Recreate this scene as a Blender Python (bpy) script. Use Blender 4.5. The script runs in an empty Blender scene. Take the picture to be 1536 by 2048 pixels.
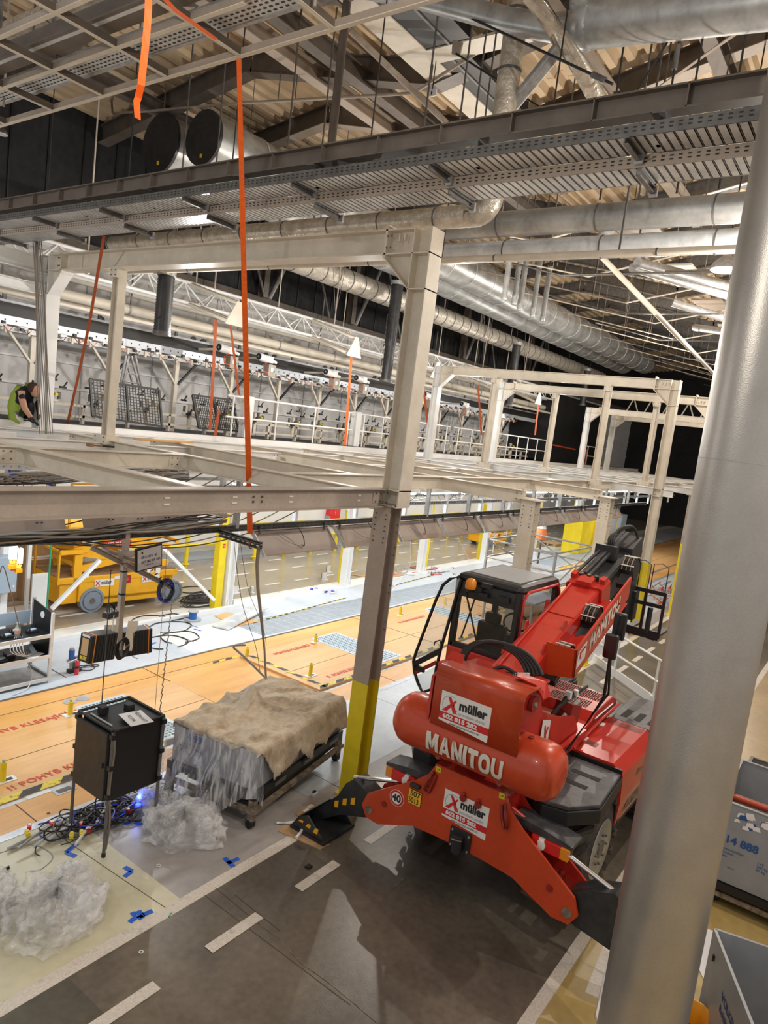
import bpy, math, random
from mathutils import Vector, Matrix, noise as mnoise
V = Vector
random.seed(7)
SC = bpy.context.scene
COL = SC.collection
# ---------------------------------------------------------------- camera (solved from the building's own straight lines)
FPX, CAMZ = 1402.9, 5.0
YAW, PITCH, ROLL = 0.612790988, 0.121848873, 0.125099942
_cy, _sy, _cp, _sp = math.cos(YAW), math.sin(YAW), math.cos(PITCH), math.sin(PITCH)
_fw = V((_cy*_cp, _sy*_cp, -_sp)); _rt = V((_sy, -_cy, 0)); _up = _rt.cross(_fw)
_r2 = _rt*math.cos(ROLL)+_up*math.sin(ROLL); _u2 = -_rt*math.sin(ROLL)+_up*math.cos(ROLL)
CAM = V((0, 0, CAMZ))
def ray(x, y): return _r2*((x-768)/FPX) - _u2*((y-1024)/FPX) + _fw
def gz(x, y, z=0.0):
    d = ray(x, y); return CAM + d*((z-CAMZ)/d.z)
def gy(x, y, Y):
    d = ray(x, y); return CAM + d*(Y/d.y)
def gx(x, y, X):
    d = ray(x, y); return CAM + d*(X/d.x)
cam = bpy.data.cameras.new('camera'); cam.sensor_fit = 'VERTICAL'; cam.sensor_height = 36; cam.sensor_width = 27
cam.lens = FPX/2048*36; cam.clip_start = .05; cam.clip_end = 300
co = bpy.data.objects.new('camera', cam); COL.objects.link(co)
co.matrix_world = Matrix.Translation(CAM) @ Matrix((_r2, _u2, -_fw)).transposed().to_4x4()
SC.camera = co
SC.view_settings.view_transform = 'Standard'; SC.view_settings.look = 'None'; SC.view_settings.gamma = 1
SC.view_settings.exposure = 0.0; SC.view_settings.use_curve_mapping = False
# ---------------------------------------------------------------- materials
MATS = {}
def mat(name, c, r=.5, m=0., var=.0, scale=6., bump=0., bscale=40., c2=None, emit=None, alpha=1., spec=.5, coat=0., trans=0., stretch=(1, 1, 1), lo=.35, hi=.65, detail=4, det2=None):
    M = bpy.data.materials.new(name); M.use_nodes = True
    nt = M.node_tree; b = nt.nodes['Principled BSDF']
    b.inputs['Base Color'].default_value = (*c, 1); b.inputs['Roughness'].default_value = r; b.inputs['Metallic'].default_value = m
    b.inputs['Specular IOR Level'].default_value = spec; b.inputs['Coat Weight'].default_value = coat
    b.inputs['Transmission Weight'].default_value = trans; b.inputs['Alpha'].default_value = alpha
    if emit: b.inputs['Emission Color'].default_value = (*emit[:3], 1); b.inputs['Emission Strength'].default_value = emit[3]
    if var or c2 or bump:
        tc = nt.nodes.new('ShaderNodeTexCoord'); mp = nt.nodes.new('ShaderNodeMapping'); mp.inputs['Scale'].default_value = stretch
        nt.links.new(tc.outputs['Object'], mp.inputs['Vector'])
    if var or c2:
        n = nt.nodes.new('ShaderNodeTexNoise'); n.inputs['Scale'].default_value = scale; n.inputs['Detail'].default_value = detail; n.inputs['Roughness'].default_value = .6
        rp = nt.nodes.new('ShaderNodeValToRGB')
        if c2 is None: c2 = tuple(max(0, x*(1-var)) for x in c); ch = tuple(min(1, x*(1+var*.5)) for x in c)
        else: ch = c
        rp.color_ramp.elements[0].position = lo; rp.color_ramp.elements[1].position = hi
        rp.color_ramp.elements[0].color = (*c2, 1); rp.color_ramp.elements[1].color = (*ch, 1)
        nt.links.new(mp.outputs[0], n.inputs['Vector']); nt.links.new(n.outputs['Fac'], rp.inputs['Fac'])
        out = rp.outputs['Color']
        if det2:   # fine second noise: scratches and specks (scale, amount)
            n2 = nt.nodes.new('ShaderNodeTexNoise'); n2.inputs['Scale'].default_value = det2[0]; n2.inputs['Detail'].default_value = 8
            mr = nt.nodes.new('ShaderNodeMapRange'); mr.inputs['To Min'].default_value = 1-det2[1]; mr.inputs['To Max'].default_value = 1+det2[1]
            mr.inputs['From Min'].default_value = .3; mr.inputs['From Max'].default_value = .7
            mx = nt.nodes.new('ShaderNodeVectorMath'); mx.operation = 'SCALE'
            nt.links.new(mp.outputs[0], n2.inputs['Vector']); nt.links.new(n2.outputs['Fac'], mr.inputs['Value'])
            nt.links.new(out, mx.inputs[0]); nt.links.new(mr.outputs[0], mx.inputs['Scale']); out = mx.outputs[0]
        nt.links.new(out, b.inputs['Base Color'])
    if bump:
        n3 = nt.nodes.new('ShaderNodeTexNoise'); n3.inputs['Scale'].default_value = bscale; n3.inputs['Detail'].default_value = 3
        bp = nt.nodes.new('ShaderNodeBump'); bp.inputs['Strength'].default_value = bump; bp.inputs['Distance'].default_value = .02
        nt.links.new(mp.outputs[0], n3.inputs['Vector']); nt.links.new(n3.outputs['Fac'], bp.inputs['Height']); nt.links.new(bp.outputs[0], b.inputs['Normal'])
    MATS[name] = M; return M
mat('steel_cream', (.70, .64, .54), .42, var=.10, scale=2.5, det2=(30, .04))
mat('steel_beige', (.40, .335, .28), .5, var=.12, scale=2, det2=(30, .05))
mat('steel_white', (.80, .80, .79), .4, var=.06, scale=2)
mat('steel_brown', (.145, .12, .10), .5, var=.2, scale=3)
mat('galv', (.42, .42, .42), .42, .35, var=.22, scale=9, det2=(40, .08))
mat('galv_dark', (.15, .145, .14), .45, .3, var=.25, scale=9)
mat('galv_bright', (.66, .68, .70), .35, .3, var=.2, scale=5)
mat('foil', (.62, .57, .49), .32, .5, var=.25, scale=8, bump=.6, bscale=25)
mat('duct', (.42, .43, .43), .38, .5, var=.3, scale=2.2, det2=(20, .06))
mat('col_silver', (.47, .445, .415), .36, .75, var=.07, scale=3, bump=.08, bscale=120, det2=(60, .03))
mat('roof_sheet', (.62, .48, .32), .6, var=.14, scale=1.2)
mat('dark_wall', (.018, .018, .02), .8, var=.3)
mat('white_wall', (.72, .71, .70), .6, var=.06, scale=.7)
mat('black', (.012, .012, .013), .45)
mat('black_gloss', (.014, .014, .015), .22)
mat('black_plastic', (.028, .029, .032), .38, var=.35, scale=9)
mat('mud_black', (.055, .055, .062), .42, var=.5, scale=7, det2=(50, .2))
mat('grip', (.035, .032, .032), .9)
mat('rubber', (.035, .032, .03), .85, c2=(.10, .085, .07), scale=5)
mat('red', (.52, .028, .018), .28, var=.10, scale=2.5, coat=.35, det2=(25, .05))
mat('red_orange', (.56, .058, .014), .33, var=.08, scale=2.5, coat=.3, det2=(25, .05))
mat('red_dark', (.26, .02, .012), .4)
mat('chrome', (.85, .86, .88), .12, 1.)
mat('white_sticker', (.82, .80, .78), .45)
mat('red_sticker', (.62, .02, .025), .45)
mat('black_print', (.02, .02, .022), .5)
mat('grey_print', (.35, .35, .35), .5)
mat('offwhite', (.74, .70, .62), .45)
mat('plate_yellow', (.90, .50, .02), .45)
mat('yellow', (.82, .64, .02), .42, var=.08, scale=4)
mat('yellow_orange', (.88, .44, .01), .38, var=.08, scale=3)
mat('hazard_yellow', (.72, .56, .03), .5, c2=(.18, .15, .04), scale=14, lo=.36, hi=.46)
mat('hazard_black', (.03, .03, .03), .6, c2=(.22, .2, .17), scale=30, lo=.33, hi=.42)
mat('glass', (.75, .9, .86), .03, alpha=.28, spec=.8)
mat('cab_glass', (.02, .035, .035), .03, alpha=.22, spec=.9)
mat('amber', (.85, .28, .02), .15, alpha=.85)
mat('lens_red', (.6, .02, .015), .18)
mat('lens_white', (.8, .78, .75), .2)
mat('lamp_on', (1, 1, 1), emit=(1, .98, .95, 14))
mat('tube_on', (1, 1, 1), emit=(.86, .94, 1, 5))
mat('lane', (.17, .142, .108), .30, c2=(.085, .072, .060), scale=.6, lo=.38, hi=.62, detail=6, det2=(14, .16), bump=.05, bscale=60)
mat('lane_dark', (.12, .105, .075), .38, c2=(.06, .052, .04), scale=.6, det2=(14, .14))
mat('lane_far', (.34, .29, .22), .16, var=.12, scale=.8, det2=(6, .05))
mat('beige_floor', (.50, .37, .20), .3, c2=(.40, .30, .17), scale=.8, det2=(9, .08))
mat('beige_yellow', (.48, .36, .14), .35, c2=(.40, .28, .10), scale=1.2, det2=(9, .1))
mat('paint_white', (.66, .60, .53), .45, c2=(.50, .46, .41), scale=5, lo=.3, hi=.45, det2=(40, .12))
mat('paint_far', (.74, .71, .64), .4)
mat('cream_floor', (.66, .62, .44), .35, c2=(.56, .53, .38), scale=1.1, det2=(12, .05))
mat('grey_vinyl', (.40, .365, .345), .3, c2=(.34, .32, .31), scale=1.0, det2=(12, .05))
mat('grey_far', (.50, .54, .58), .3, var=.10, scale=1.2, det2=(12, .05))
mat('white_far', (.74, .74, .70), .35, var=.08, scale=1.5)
mat('wood', (.74, .40, .12), .33, c2=(.63, .30, .075), scale=1.6, stretch=(.35, 3.2, 1), lo=.3, hi=.7, detail=5, det2=(9, .06))
mat('wood_pale', (.72, .43, .18), .3, c2=(.64, .34, .12), scale=1.6, stretch=(.35, 3.2, 1), lo=.3, hi=.7, det2=(9, .06))
mat('seam', (.10, .07, .045), .7)
mat('metal_strip', (.46, .47, .48), .35, .5, var=.2, scale=7)
mat('perf_blue', (.50, .60, .66), .4, .25, var=.08)
mat('perf_hole', (.06, .07, .08), .7)
mat('grate_far', (.34, .38, .42), .45, .3, var=.12)
mat('tape_blue', (.02, .12, .62), .5)
mat('stencil_red', (.62, .07, .03), .6)
mat('curb_grey', (.42, .44, .47), .6)
mat('cardboard', (.46, .29, .15), .8, var=.2, scale=5)
mat('tarp', (.60, .51, .39), .85, c2=(.36, .26, .16), scale=2.6, lo=.30, hi=.52, det2=(14, .12), bump=.5, bscale=14, stretch=(1, 1.8, 1))
def film(name, stretch, scale, lo, hi, amin, amax, col):
    M = bpy.data.materials.new(name); M.use_nodes = True; nt = M.node_tree; b = nt.nodes['Principled BSDF']
    b.inputs['Base Color'].default_value = (*col, 1); b.inputs['Roughness'].default_value = .14; b.inputs['Specular IOR Level'].default_value = .9
    tc = nt.nodes.new('ShaderNodeTexCoord'); mp = nt.nodes.new('ShaderNodeMapping'); mp.inputs['Scale'].default_value = stretch
    n = nt.nodes.new('ShaderNodeTexNoise'); n.inputs['Scale'].default_value = scale; n.inputs['Detail'].default_value = 5; n.inputs['Distortion'].default_value = .8
    mr = nt.nodes.new('ShaderNodeMapRange'); mr.inputs['From Min'].default_value = lo; mr.inputs['From Max'].default_value = hi; mr.inputs['To Min'].default_value = amin; mr.inputs['To Max'].default_value = amax
    n2 = nt.nodes.new('ShaderNodeTexNoise'); n2.inputs['Scale'].default_value = scale*1.6; n2.inputs['Detail'].default_value = 2; n2.inputs['Distortion'].default_value = 1.5
    bp = nt.nodes.new('ShaderNodeBump'); bp.inputs['Strength'].default_value = .7; bp.inputs['Distance'].default_value = .03
    L = nt.links.new; L(tc.outputs['Object'], mp.inputs[0]); L(mp.outputs[0], n.inputs['Vector']); L(mp.outputs[0], n2.inputs['Vector']); L(n.outputs['Fac'], mr.inputs['Value']); L(mr.outputs[0], b.inputs['Alpha']); L(n2.outputs['Fac'], bp.inputs['Height']); L(bp.outputs[0], b.inputs['Normal'])
    MATS[name] = M
film('film', (1, 2.6, 1), 3.0, .42, .62, .14, .52, (.92, .92, .93))
film('film_thin', (7, 7, .8), 2.2, .43, .66, .10, .60, (.88, .89, .92))
mat('bin_grey', (.30, .31, .33), .42, var=.08, scale=4)
mat('bin_dark', (.20, .18, .17), .5, var=.1, scale=4)
mat('bin_light', (.36, .39, .42), .4, var=.06, scale=4)
mat('ink_blue', (.02, .09, .30), .5)
mat('rust', (.30, .24, .17), .7, c2=(.10, .07, .05), scale=12)
mat('strap', (.85, .13, .01), .55, var=.12, scale=20)
mat('strap_dark', (.42, .085, .02), .6, var=.12, scale=20)
mat('rail_red', (.42, .06, .02), .35)
mat('bucket', (.90, .42, .02), .4)
mat('trough', (.30, .245, .215), .5, var=.1, scale=3)
mat('trough_edge', (.62, .60, .62), .45)
mat('cable', (.02, .018, .017), .6)
mat('cable_tan', (.22, .17, .12), .6)
mat('cable_grey', (.30, .30, .30), .5)
mat('cable_white', (.62, .63, .63), .5)
mat('cable_blue', (.02, .04, .55), .4)
mat('white_plastic', (.76, .76, .75), .4)
mat('paper', (.76, .77, .80), .7)
mat('tan_panel', (.55, .38, .2), .5)
mat('orange_trim', (.75, .25, .03), .45)
mat('blue_paint', (.02, .12, .42), .4)
mat('ext_red', (.70, .03, .04), .3)
mat('box_blue', (.36, .44, .52), .45)
mat('wheel_grey', (.22, .26, .32), .5)
mat('rubber_black', (.02, .02, .02), .7)
mat('deck_wood', (.28, .17, .08), .8, var=.3, scale=9)
mat('hi_vis', (.34, .46, .06), .7)
mat('navy', (.012, .014, .02), .85)
mat('skin', (.52, .28, .18), .55)
mat('hair', (.05, .028, .018), .8)
mat('orange_cloth', (.90, .25, .08), .7)
mat('pallet', (.50, .37, .22), .8, var=.2)
mat('conv_black', (.02, .019, .018), .5)
mat('perf_rail', (.60, .64, .70), .4, .3)
mat('led_blue', (.05, .1, 1), emit=(.02, .08, 1, 5))
mat('led_amber', (1, .5, .05), emit=(1, .42, .03, 1.5))
mat('green', (.02, .30, .14), .5)
mat('ladder_alu', (.42, .42, .42), .35, .7)
mat('mesh_wire', (.05, .05, .052), .5)
mat('mirror', (.05, .01, .01), .08, .4)
mat('deck_dark', (.045, .045, .05), .7)
# ---------------------------------------------------------------- mesh builder
Z = V((0, 0, 1))
def frame(d, up=Z):
    d = d.normalized(); s = d.cross(up)
    if s.length < 1e-4: s = d.cross(V((1, 0, 0)))
    s.normalize(); return d, s, s.cross(d).normalized()
class MB:
    def __init__(s): s.v = []; s.f = []; s.m = []; s.sm = []; s.mats = []
    def mi(s, m):
        if m not in s.mats: s.mats.append(m)
        return s.mats.index(m)
    def add(s, vs, fs, m, smooth=False):
        o = len(s.v); s.v += [V(p) for p in vs]; k = s.mi(m)
        for f in fs: s.f.append([o+i for i in f]); s.m.append(k); s.sm.append(smooth)
        return s
    def box(s, a, b, m):
        x0, y0, z0 = a; x1, y1, z1 = b
        return s.add([(x0, y0, z0), (x1, y0, z0), (x1, y1, z0), (x0, y1, z0), (x0, y0, z1), (x1, y0, z1), (x1, y1, z1), (x0, y1, z1)],
                     [(0, 3, 2, 1), (4, 5, 6, 7), (0, 1, 5, 4), (1, 2, 6, 5), (2, 3, 7, 6), (3, 0, 4, 7)], m)
    def cbox(s, c, sz, m, R=None):
        hx, hy, hz = sz[0]/2, sz[1]/2, sz[2]/2; vs = []
        for z in (-hz, hz):
            for x, y in ((-hx, -hy), (hx, -hy), (hx, hy), (-hx, hy)):
                p = V((x, y, z)); p = R @ p if R else p; vs.append(V(c)+p)
        return s.add(vs, [(0, 3, 2, 1), (4, 5, 6, 7), (0, 1, 5, 4), (1, 2, 6, 5), (2, 3, 7, 6), (3, 0, 4, 7)], m)
    def sect(s, p, q, prof, m, up=Z, caps=True, smooth=False):
        p, q = V(p), V(q); d, a, b = frame(q-p, up); n = len(prof)
        vs = [p+a*x+b*y for x, y in prof]+[q+a*x+b*y for x, y in prof]
        fs = [(i, (i+1) % n, n+(i+1) % n, n+i) for i in range(n)]
        s.add(vs, fs, m, smooth)
        if caps: s.add(vs[:n], [tuple(range(n-1, -1, -1))], m); s.add(vs[n:], [tuple(range(n))], m)
        return s
    def bar(s, p, q, w, h, m, up=Z): return s.sect(p, q, [(-w/2, -h/2), (w/2, -h/2), (w/2, h/2), (-w/2, h/2)], m, up)
    def ibeam(s, p, q, w, h, m, up=Z, t=.014):
        a, b, c = w/2, h/2, t/2
        for y in (-1, 1): s.sect(p, q, [(-a, y*b-(t if y > 0 else 0)), (a, y*b-(t if y > 0 else 0)), (a, y*b+(t if y < 0 else 0)), (-a, y*b+(t if y < 0 else 0))], m, up)
        return s.sect(p, q, [(-c, -b+t), (c, -b+t), (c, b-t), (-c, b-t)], m, up)
    def chan(s, p, q, w, h, m, up=Z, t=.01, side=1):
        a, b = w/2, h/2
        pr = [(-a, -b), (a, -b), (a, -b+t), (-a+t, -b+t), (-a+t, b-t), (a, b-t), (a, b), (-a, b)]
        if side < 0: pr = [(-x, y) for x, y in pr][::-1]
        return s.sect(p, q, pr, m, up)
    def tube(s, p, q, r, m, r2=None, n=10, caps=True):
        p, q = V(p), V(q); r2 = r if r2 is None else r2; d, a, b = frame(q-p)
        vs = [];
        for c, rr in ((p, r), (q, r2)):
            for i in range(n):
                t = 2*math.pi*i/n; vs.append(c+a*math.cos(t)*rr+b*math.sin(t)*rr)
        s.add(vs, [(i, (i+1) % n, n+(i+1) % n, n+i) for i in range(n)], m, True)
        if caps: s.add(vs[:n], [tuple(range(n-1, -1, -1))], m); s.add(vs[n:], [tuple(range(n))], m)
        return s
    def path(s, pts, r, m, n=6, smooth=True):
        pts = [V(p) for p in pts]
        if m.startswith('cable') and 3 <= len(pts) <= 16 and not isinstance(r, (list, tuple)):   # cables bend smoothly
            q = [pts[0]]+pts+[pts[-1]]; S = 4; pts = [(q[i]*2+(q[i+1]-q[i-1])*t+(q[i-1]*2-q[i]*5+q[i+1]*4-q[i+2])*t*t+(-q[i-1]+q[i]*3-q[i+1]*3+q[i+2])*t**3)*.5 for i in range(1, len(q)-2) for t in (j/S for j in range(S))]+[pts[-1]]
        k = len(pts); vs = []; pa = None
        for j, c in enumerate(pts):
            d = (pts[min(j+1, k-1)]-pts[max(j-1, 0)])
            if d.length < 1e-6: d = V((0, 0, 1))
            d.normalize()
            if pa is None: _, a, b = frame(d)
            else:
                a = (pa-d*pa.dot(d))
                a = a.normalized() if a.length > 1e-4 else frame(d)[1]
                b = d.cross(a)
            pa = a; rr = r[j] if isinstance(r, (list, tuple)) else r
            for i in range(n):
                t = 2*math.pi*i/n; vs.append(c+a*math.cos(t)*rr+b*math.sin(t)*rr)
        fs = [(j*n+i, j*n+(i+1) % n, (j+1)*n+(i+1) % n, (j+1)*n+i) for j in range(k-1) for i in range(n)]
        s.add(vs, fs, m, smooth)
        return s.add(vs[:n], [tuple(range(n-1, -1, -1))], m).add(vs[-n:], [tuple(range(n))], m)
    def lathe(s, c, d, prof, m, n=20, smooth=True):
        d, a, b = frame(V(d)); c = V(c); vs = []
        for h, r in prof:
            for i in range(n):
                t = 2*math.pi*i/n; vs.append(c+d*h+a*math.cos(t)*r+b*math.sin(t)*r)
        fs = [(j*n+i, j*n+(i+1) % n, (j+1)*n+(i+1) % n, (j+1)*n+i) for j in range(len(prof)-1) for i in range(n)]
        s.add(vs, fs, m, smooth)
        s.add(vs[:n], [tuple(range(n-1, -1, -1))], m); return s.add(vs[-n:], [tuple(range(n))], m)
    def prism(s, poly, ext, m):
        poly = [V(p) for p in poly]; e = V(ext); n = len(poly)
        vs = poly+[p+e for p in poly]
        return s.add(vs, [tuple(range(n-1, -1, -1)), tuple(range(n, 2*n))]+[(i, (i+1) % n, n+(i+1) % n, n+i) for i in range(n)], m)
    def quad(s, pts, m): return s.add(pts, [tuple(range(len(pts)))], m)
    def flat(s, x0, x1, y0, y1, z, m, t=.0): return s.add([(x0, y0, z), (x1, y0, z), (x1, y1, z), (x0, y1, z)], [(0, 1, 2, 3)], m)
    def text(s, body, size, o, xd, yd, m, bold=0., align='LEFT', sx=1., lift=.002, space=1.):
        cu = bpy.data.curves.new('t', 'FONT'); cu.body = body; cu.size = size; cu.offset = bold; cu.align_x = align; cu.align_y = 'CENTER'; cu.space_character = space
        cu.resolution_u = 3
        ob = bpy.data.objects.new('t', cu); me = bpy.data.meshes.new_from_object(ob)
        xd, yd = V(xd).normalized(), V(yd).normalized(); nd = xd.cross(yd)
        vs = [V(o)+xd*v.co.x*sx+yd*v.co.y+nd*lift for v in me.vertices]; fs = [tuple(p.vertices) for p in me.polygons]
        s.add(vs, fs, m)
        bpy.data.objects.remove(ob); bpy.data.meshes.remove(me); bpy.data.curves.remove(cu); return s
    def build(s, name, parent=None, kind=None, smooth=None, bevel=0, rec=True):
        off = V((0, 0, 0))
        if parent:
            q = parent
            while q: off += q.location; q = q.parent
        elif s.v:
            xs = [p.x for p in s.v]; ys = [p.y for p in s.v]; zs = [p.z for p in s.v]
            off = V(((min(xs)+max(xs))/2, (min(ys)+max(ys))/2, min(zs)))
        me = bpy.data.meshes.new(name); me.from_pydata([p-off for p in s.v], [], s.f); me.update()
        for m in s.mats: me.materials.append(MATS[m])
        me.polygons.foreach_set('material_index', s.m)
        me.polygons.foreach_set('use_smooth', [bool(x) if smooth is None else smooth for x in s.sm])
        o = bpy.data.objects.new(name, me); COL.objects.link(o)
        if parent: o.parent = parent
        else: o.location = off
        if kind: o['kind'] = kind
        if bevel:
            b = o.modifiers.new('bevel', 'BEVEL'); b.width = bevel; b.segments = 2; b.limit_method = 'ANGLE'; b.angle_limit = .7
        return o
def tag(o, label, cat, group=None, kind=None):
    o['label'] = label; o['category'] = cat
    if group: o['group'] = group
    if kind: o['kind'] = kind
    return o
def thing(name, label, cat, loc, group=None):
    o = bpy.data.objects.new(name, None); o.empty_display_size = .2; COL.objects.link(o); o.location = V(loc)
    return tag(o, label, cat, group)
def dup(o, dx, label=None, parent=None):
    c = o.copy(); COL.objects.link(c)
    if parent: c.parent = parent
    else:
        c.location = o.location + V(dx)
        if label: c['label'] = label
    for ch in list(o.children): dup(ch, (0, 0, 0), None, c)
    return c
def arc(p, q, sag, n=10, side=V((0, 0, -1))):
    p, q = V(p), V(q); return [p.lerp(q, i/n)+side*(sag*4*(i/n)*(1-i/n)) for i in range(n+1)]
ORD = ['nearest', 'second', 'third', 'fourth', 'fifth', 'sixth', 'seventh', 'eighth', 'ninth', 'tenth', 'eleventh', 'twelfth', 'thirteenth', 'fourteenth', 'fifteenth', 'sixteenth', 'seventeenth', 'eighteenth', 'nineteenth', 'twentieth']
# ================================================================ SETTING
X0, X1 = -6, 62
def structure(mb, name, **k): return mb.build(name, kind='structure', **k)
b = MB(); b.box((X0, 1.80, -.2), (X1, 4.93, 0), 'lane')
b.flat(2.2, 3.2, 4.0, 4.93, .002, 'lane_dark'); b.flat(-2, 2.2, 3.0, 4.93, .002, 'lane_dark')
b.flat(6.0, 11.4, 3.6, 4.93, .002, 'lane_far' if 0 else 'lane')
k = 0; x = 3.01-1.22*4
while x < 40:
    if x > 2.2: b.flat(x, x+.65, 4.27, 4.39, .005, 'paint_white')
    x += 1.22
for (a, c) in (((410, 1791), (700, 2010)), ((470, 1790), (560, 1862))): b.bar(gz(*a)+Z*.001, gz(*c)+Z*.001, .008, .004, 'seam')
b.bar(gz(430, 1775)+Z*.001, gz(520, 1850)+Z*.001, .006, .004, 'seam'); b.path([gz(520, 1850)+Z*.001, gz(560, 1880)+Z*.001, gz(600, 1925)+Z*.001, gz(650, 1960)+Z*.001, gz(700, 2000)+Z*.001, gz(752, 2045)+Z*.001], .006, 'rust', n=4)
structure(b, 'floor')
b = MB(); b.box((X0, -14, -.2), (X1, 1.68, 0), 'beige_floor'); b.flat(2, 9.5, -3, 1.67, .003, 'beige_yellow')
structure(b, 'floor')
b = MB(); b.box((X0, 1.68, -.2), (X1, 1.80, .002), 'paint_white'); structure(b, 'trim_1')
b = MB(); b.box((X0, 4.93, -.2), (X1, 5.07, .002), 'paint_white'); structure(b, 'trim_2')
b = MB(); b.box((X0, 5.07, -.2), (4.48, 7.1, 0), 'cream_floor'); b.bar(gz(240, 1755)+Z*.001, gz(330, 1815)+Z*.001, .006, .004, 'seam')
b.bar(gz(130, 1680)+Z*.001, gz(240, 1755)+Z*.001, .006, .004, 'seam')
structure(b, 'floor')
b = MB(); b.box((4.48, 5.07, -.2), (X1, 7.1, 0), 'grey_vinyl')
for x in (7.4, 10.4, 13.4, 16.4, 19.5): b.bar((x, 5.1, .001), (x, 7.05, .001), .008, .004, 'seam')
b.flat(6.9, 40, 5.5, 7.1, .002, 'grey_far')
structure(b, 'floor')
# timber conveyor floor with a lower near strip and raised boards behind
b = MB(); b.box((X0, 7.1, -.2), (X1, 7.22, .004), 'metal_strip'); structure(b, 'trim_3')
b = MB(); b.box((X0, 7.22, -.2), (X1, 7.72, 0), 'wood')
for x in (0.5, 4.14, 7.8, 11.4, 15, 18.6, 22.2, 25.8): b.bar((x, 7.22, .001), (x, 7.72, .001), .012, .004, 'seam')
b.box((X0, 7.72, -.2), (9.75, 7.8, .001), 'metal_strip'); b.box((9.75, 7.72, -.2), (X1, 7.8, .001), 'metal_strip')
for px, py, w, h in ((226, 878, .30, .16), (395, 860, .26, .15)):
    p = gz(px/3.072, 1300+py/3.072); 
    b.box((p.x-w/2, p.y-h/2, 0), (p.x+w/2, p.y+h/2, .004), 'metal_strip' if px > 300 else 'white_plastic')
    if px > 300: b.box((p.x-w/2+.04, p.y-h/2+.03, .004), (p.x+w/2-.04, p.y+h/2-.03, .006), 'steel_brown')
for px, py in ((56, 1595), (97, 1627), (82, 1643)):
    p = gz(px, py); b.tube(p, p+Z*.003, .022, 'seam', n=10)
structure(b, 'floor')
b = MB(); b.box((X0, 7.8, -.2), (X1, 10.6, 0), 'wood')
b.box((9.75, 7.8, 0), (X1, 9.95, .04), 'wood_pale'); b.box((-1, 7.8, 0), (7.9, 9.72, .012), 'wood_pale')
zt = .014
for y in (8.75,): b.bar((-2, y, zt), (7.9, y, zt), .008, .003, 'seam')
for y in (8.75,): b.bar((9.8, y, .042), (40, y, .042), .008, .003, 'seam')
b.bar((7.9, 7.8, zt), (7.9, 10.6, .003), .01, .005, 'seam'); b.bar((-2, 10.1, .002), (9.6, 10.1, .002), .008, .003, 'seam')
for x in (1.2, 4.6): b.bar((x, 9.72, .002), (x, 10.6, .002), .01, .004, 'seam')
for x in (14.2, 18.6, 23, 27.4): b.bar((x, 7.8, .042), (x, 9.95, .042), .012, .004, 'seam')
for x in (14.2, 18.6, 23): b.bar((x, 9.95, .002), (x, 10.6, .002), .012, .004, 'seam')
# hazard tape along the raised edges
def hazard(p, q, w, z, n):
    p, q = V(p), V(q); d = (q-p)/n; s = V((-d.y, d.x, 0)).normalized()*w; sk = d*.45
    for i in range(n):
        a = p+d*i; c = a+d
        b.add([a+V((0, 0, z)), c+V((0, 0, z)), c+s+sk+V((0, 0, z)), a+s+sk+V((0, 0, z))], [(0, 1, 2, 3)], 'hazard_yellow' if i % 2 else 'hazard_black')
hazard((-2.1, 7.8, 0), (7.9, 7.8, 0), .13, .015, 38)
hazard((9.78, 7.81, 0), (16.4, 7.81, 0), .1, .043, 28); hazard((9.9, 9.9, 0), (9.9, 7.85, 0), .09, .043, 10)
hazard((9.1, 10.0, 0), (9.75, 10.0, 0), .08, .003, 4)
hazard((17.5, 8.6, 0), (19.8, 8.6, 0), .09, .045, 12); hazard((19.8, 8.6, 0), (19.8, 9.9, 0), .09, .045, 8); hazard((24, 7.9, 0), (27, 7.9, 0), .12, .045, 12); hazard((27, 9, 0), (30, 9, 0), .12, .045, 12)
# perforated plates let into the boards
def perf(x0, x1, y0, y1, z, nx, ny):
    b.box((x0, y0, z-.01), (x1, y1, z+.003), 'perf_blue')
    for i in range(nx):
        for j in range(ny):
            x = x0+.05+(x1-x0-.1)*(i+.5)/nx; y = y0+.05+(y1-y0-.1)*(j+.5)/ny
            w = (x1-x0)/nx*.28; h = (y1-y0)/ny*.22
            if (i+j) % 2: w, h = h*.9, w*.9
            b.flat(x-w, x+w, y-h, y+h, z+.005, 'perf_hole')
perf(6.06, 6.93, 7.95, 9.72, .012, 12, 24); perf(11.85, 12.72, 7.98, 9.9, .042, 12, 24); perf(16.6, 17.4, 8.0, 9.9, .042, 8, 14); perf(21.5, 22.4, 8.0, 9.9, .042, 8, 12)
R45 = V((1, 0, 0))
b.text('!! POHYB KLESAJÍCÍ', .155, (4.22, 8.06, .016), (1, 0.05, 0), (-.12, 1, 0), 'stencil_red', bold=.004, space=1.12)
b.text('POHYB KLESAJÍCÍ !!', .155, (4.55, 9.57, .016), (1, 0.0, 0), (-.12, 1, 0), 'stencil_red', bold=.004, space=1.12)
b.text('POHYB KLESAJÍCÍ  !!', .14, (10.4, 9.62, .044), (1, 0, 0), (0, 1, 0), 'stencil_red', bold=.004)
b.text('!!  POHYB KLESAJÍCÍ', .14, (10.35, 8.12, .044), (1, 0, 0), (0, 1, 0), 'stencil_red', bold=.004)
b.text('!!  POHYB KLESAJÍCÍ', .14, (14.8, 9.5, .044), (1, 0, 0), (0, 1, 0), 'stencil_red', bold=.004)
for px, py in ((512, 298), (430, 318)):
    p = gz(px/3.072, 1300+py/3.072); p.z = .003; b.tube(p, p+Z*.003, .11, 'metal_strip', n=16); b.tube(p+Z*.003, p+Z*.005, .06, 'grey_print', n=12)
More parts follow.
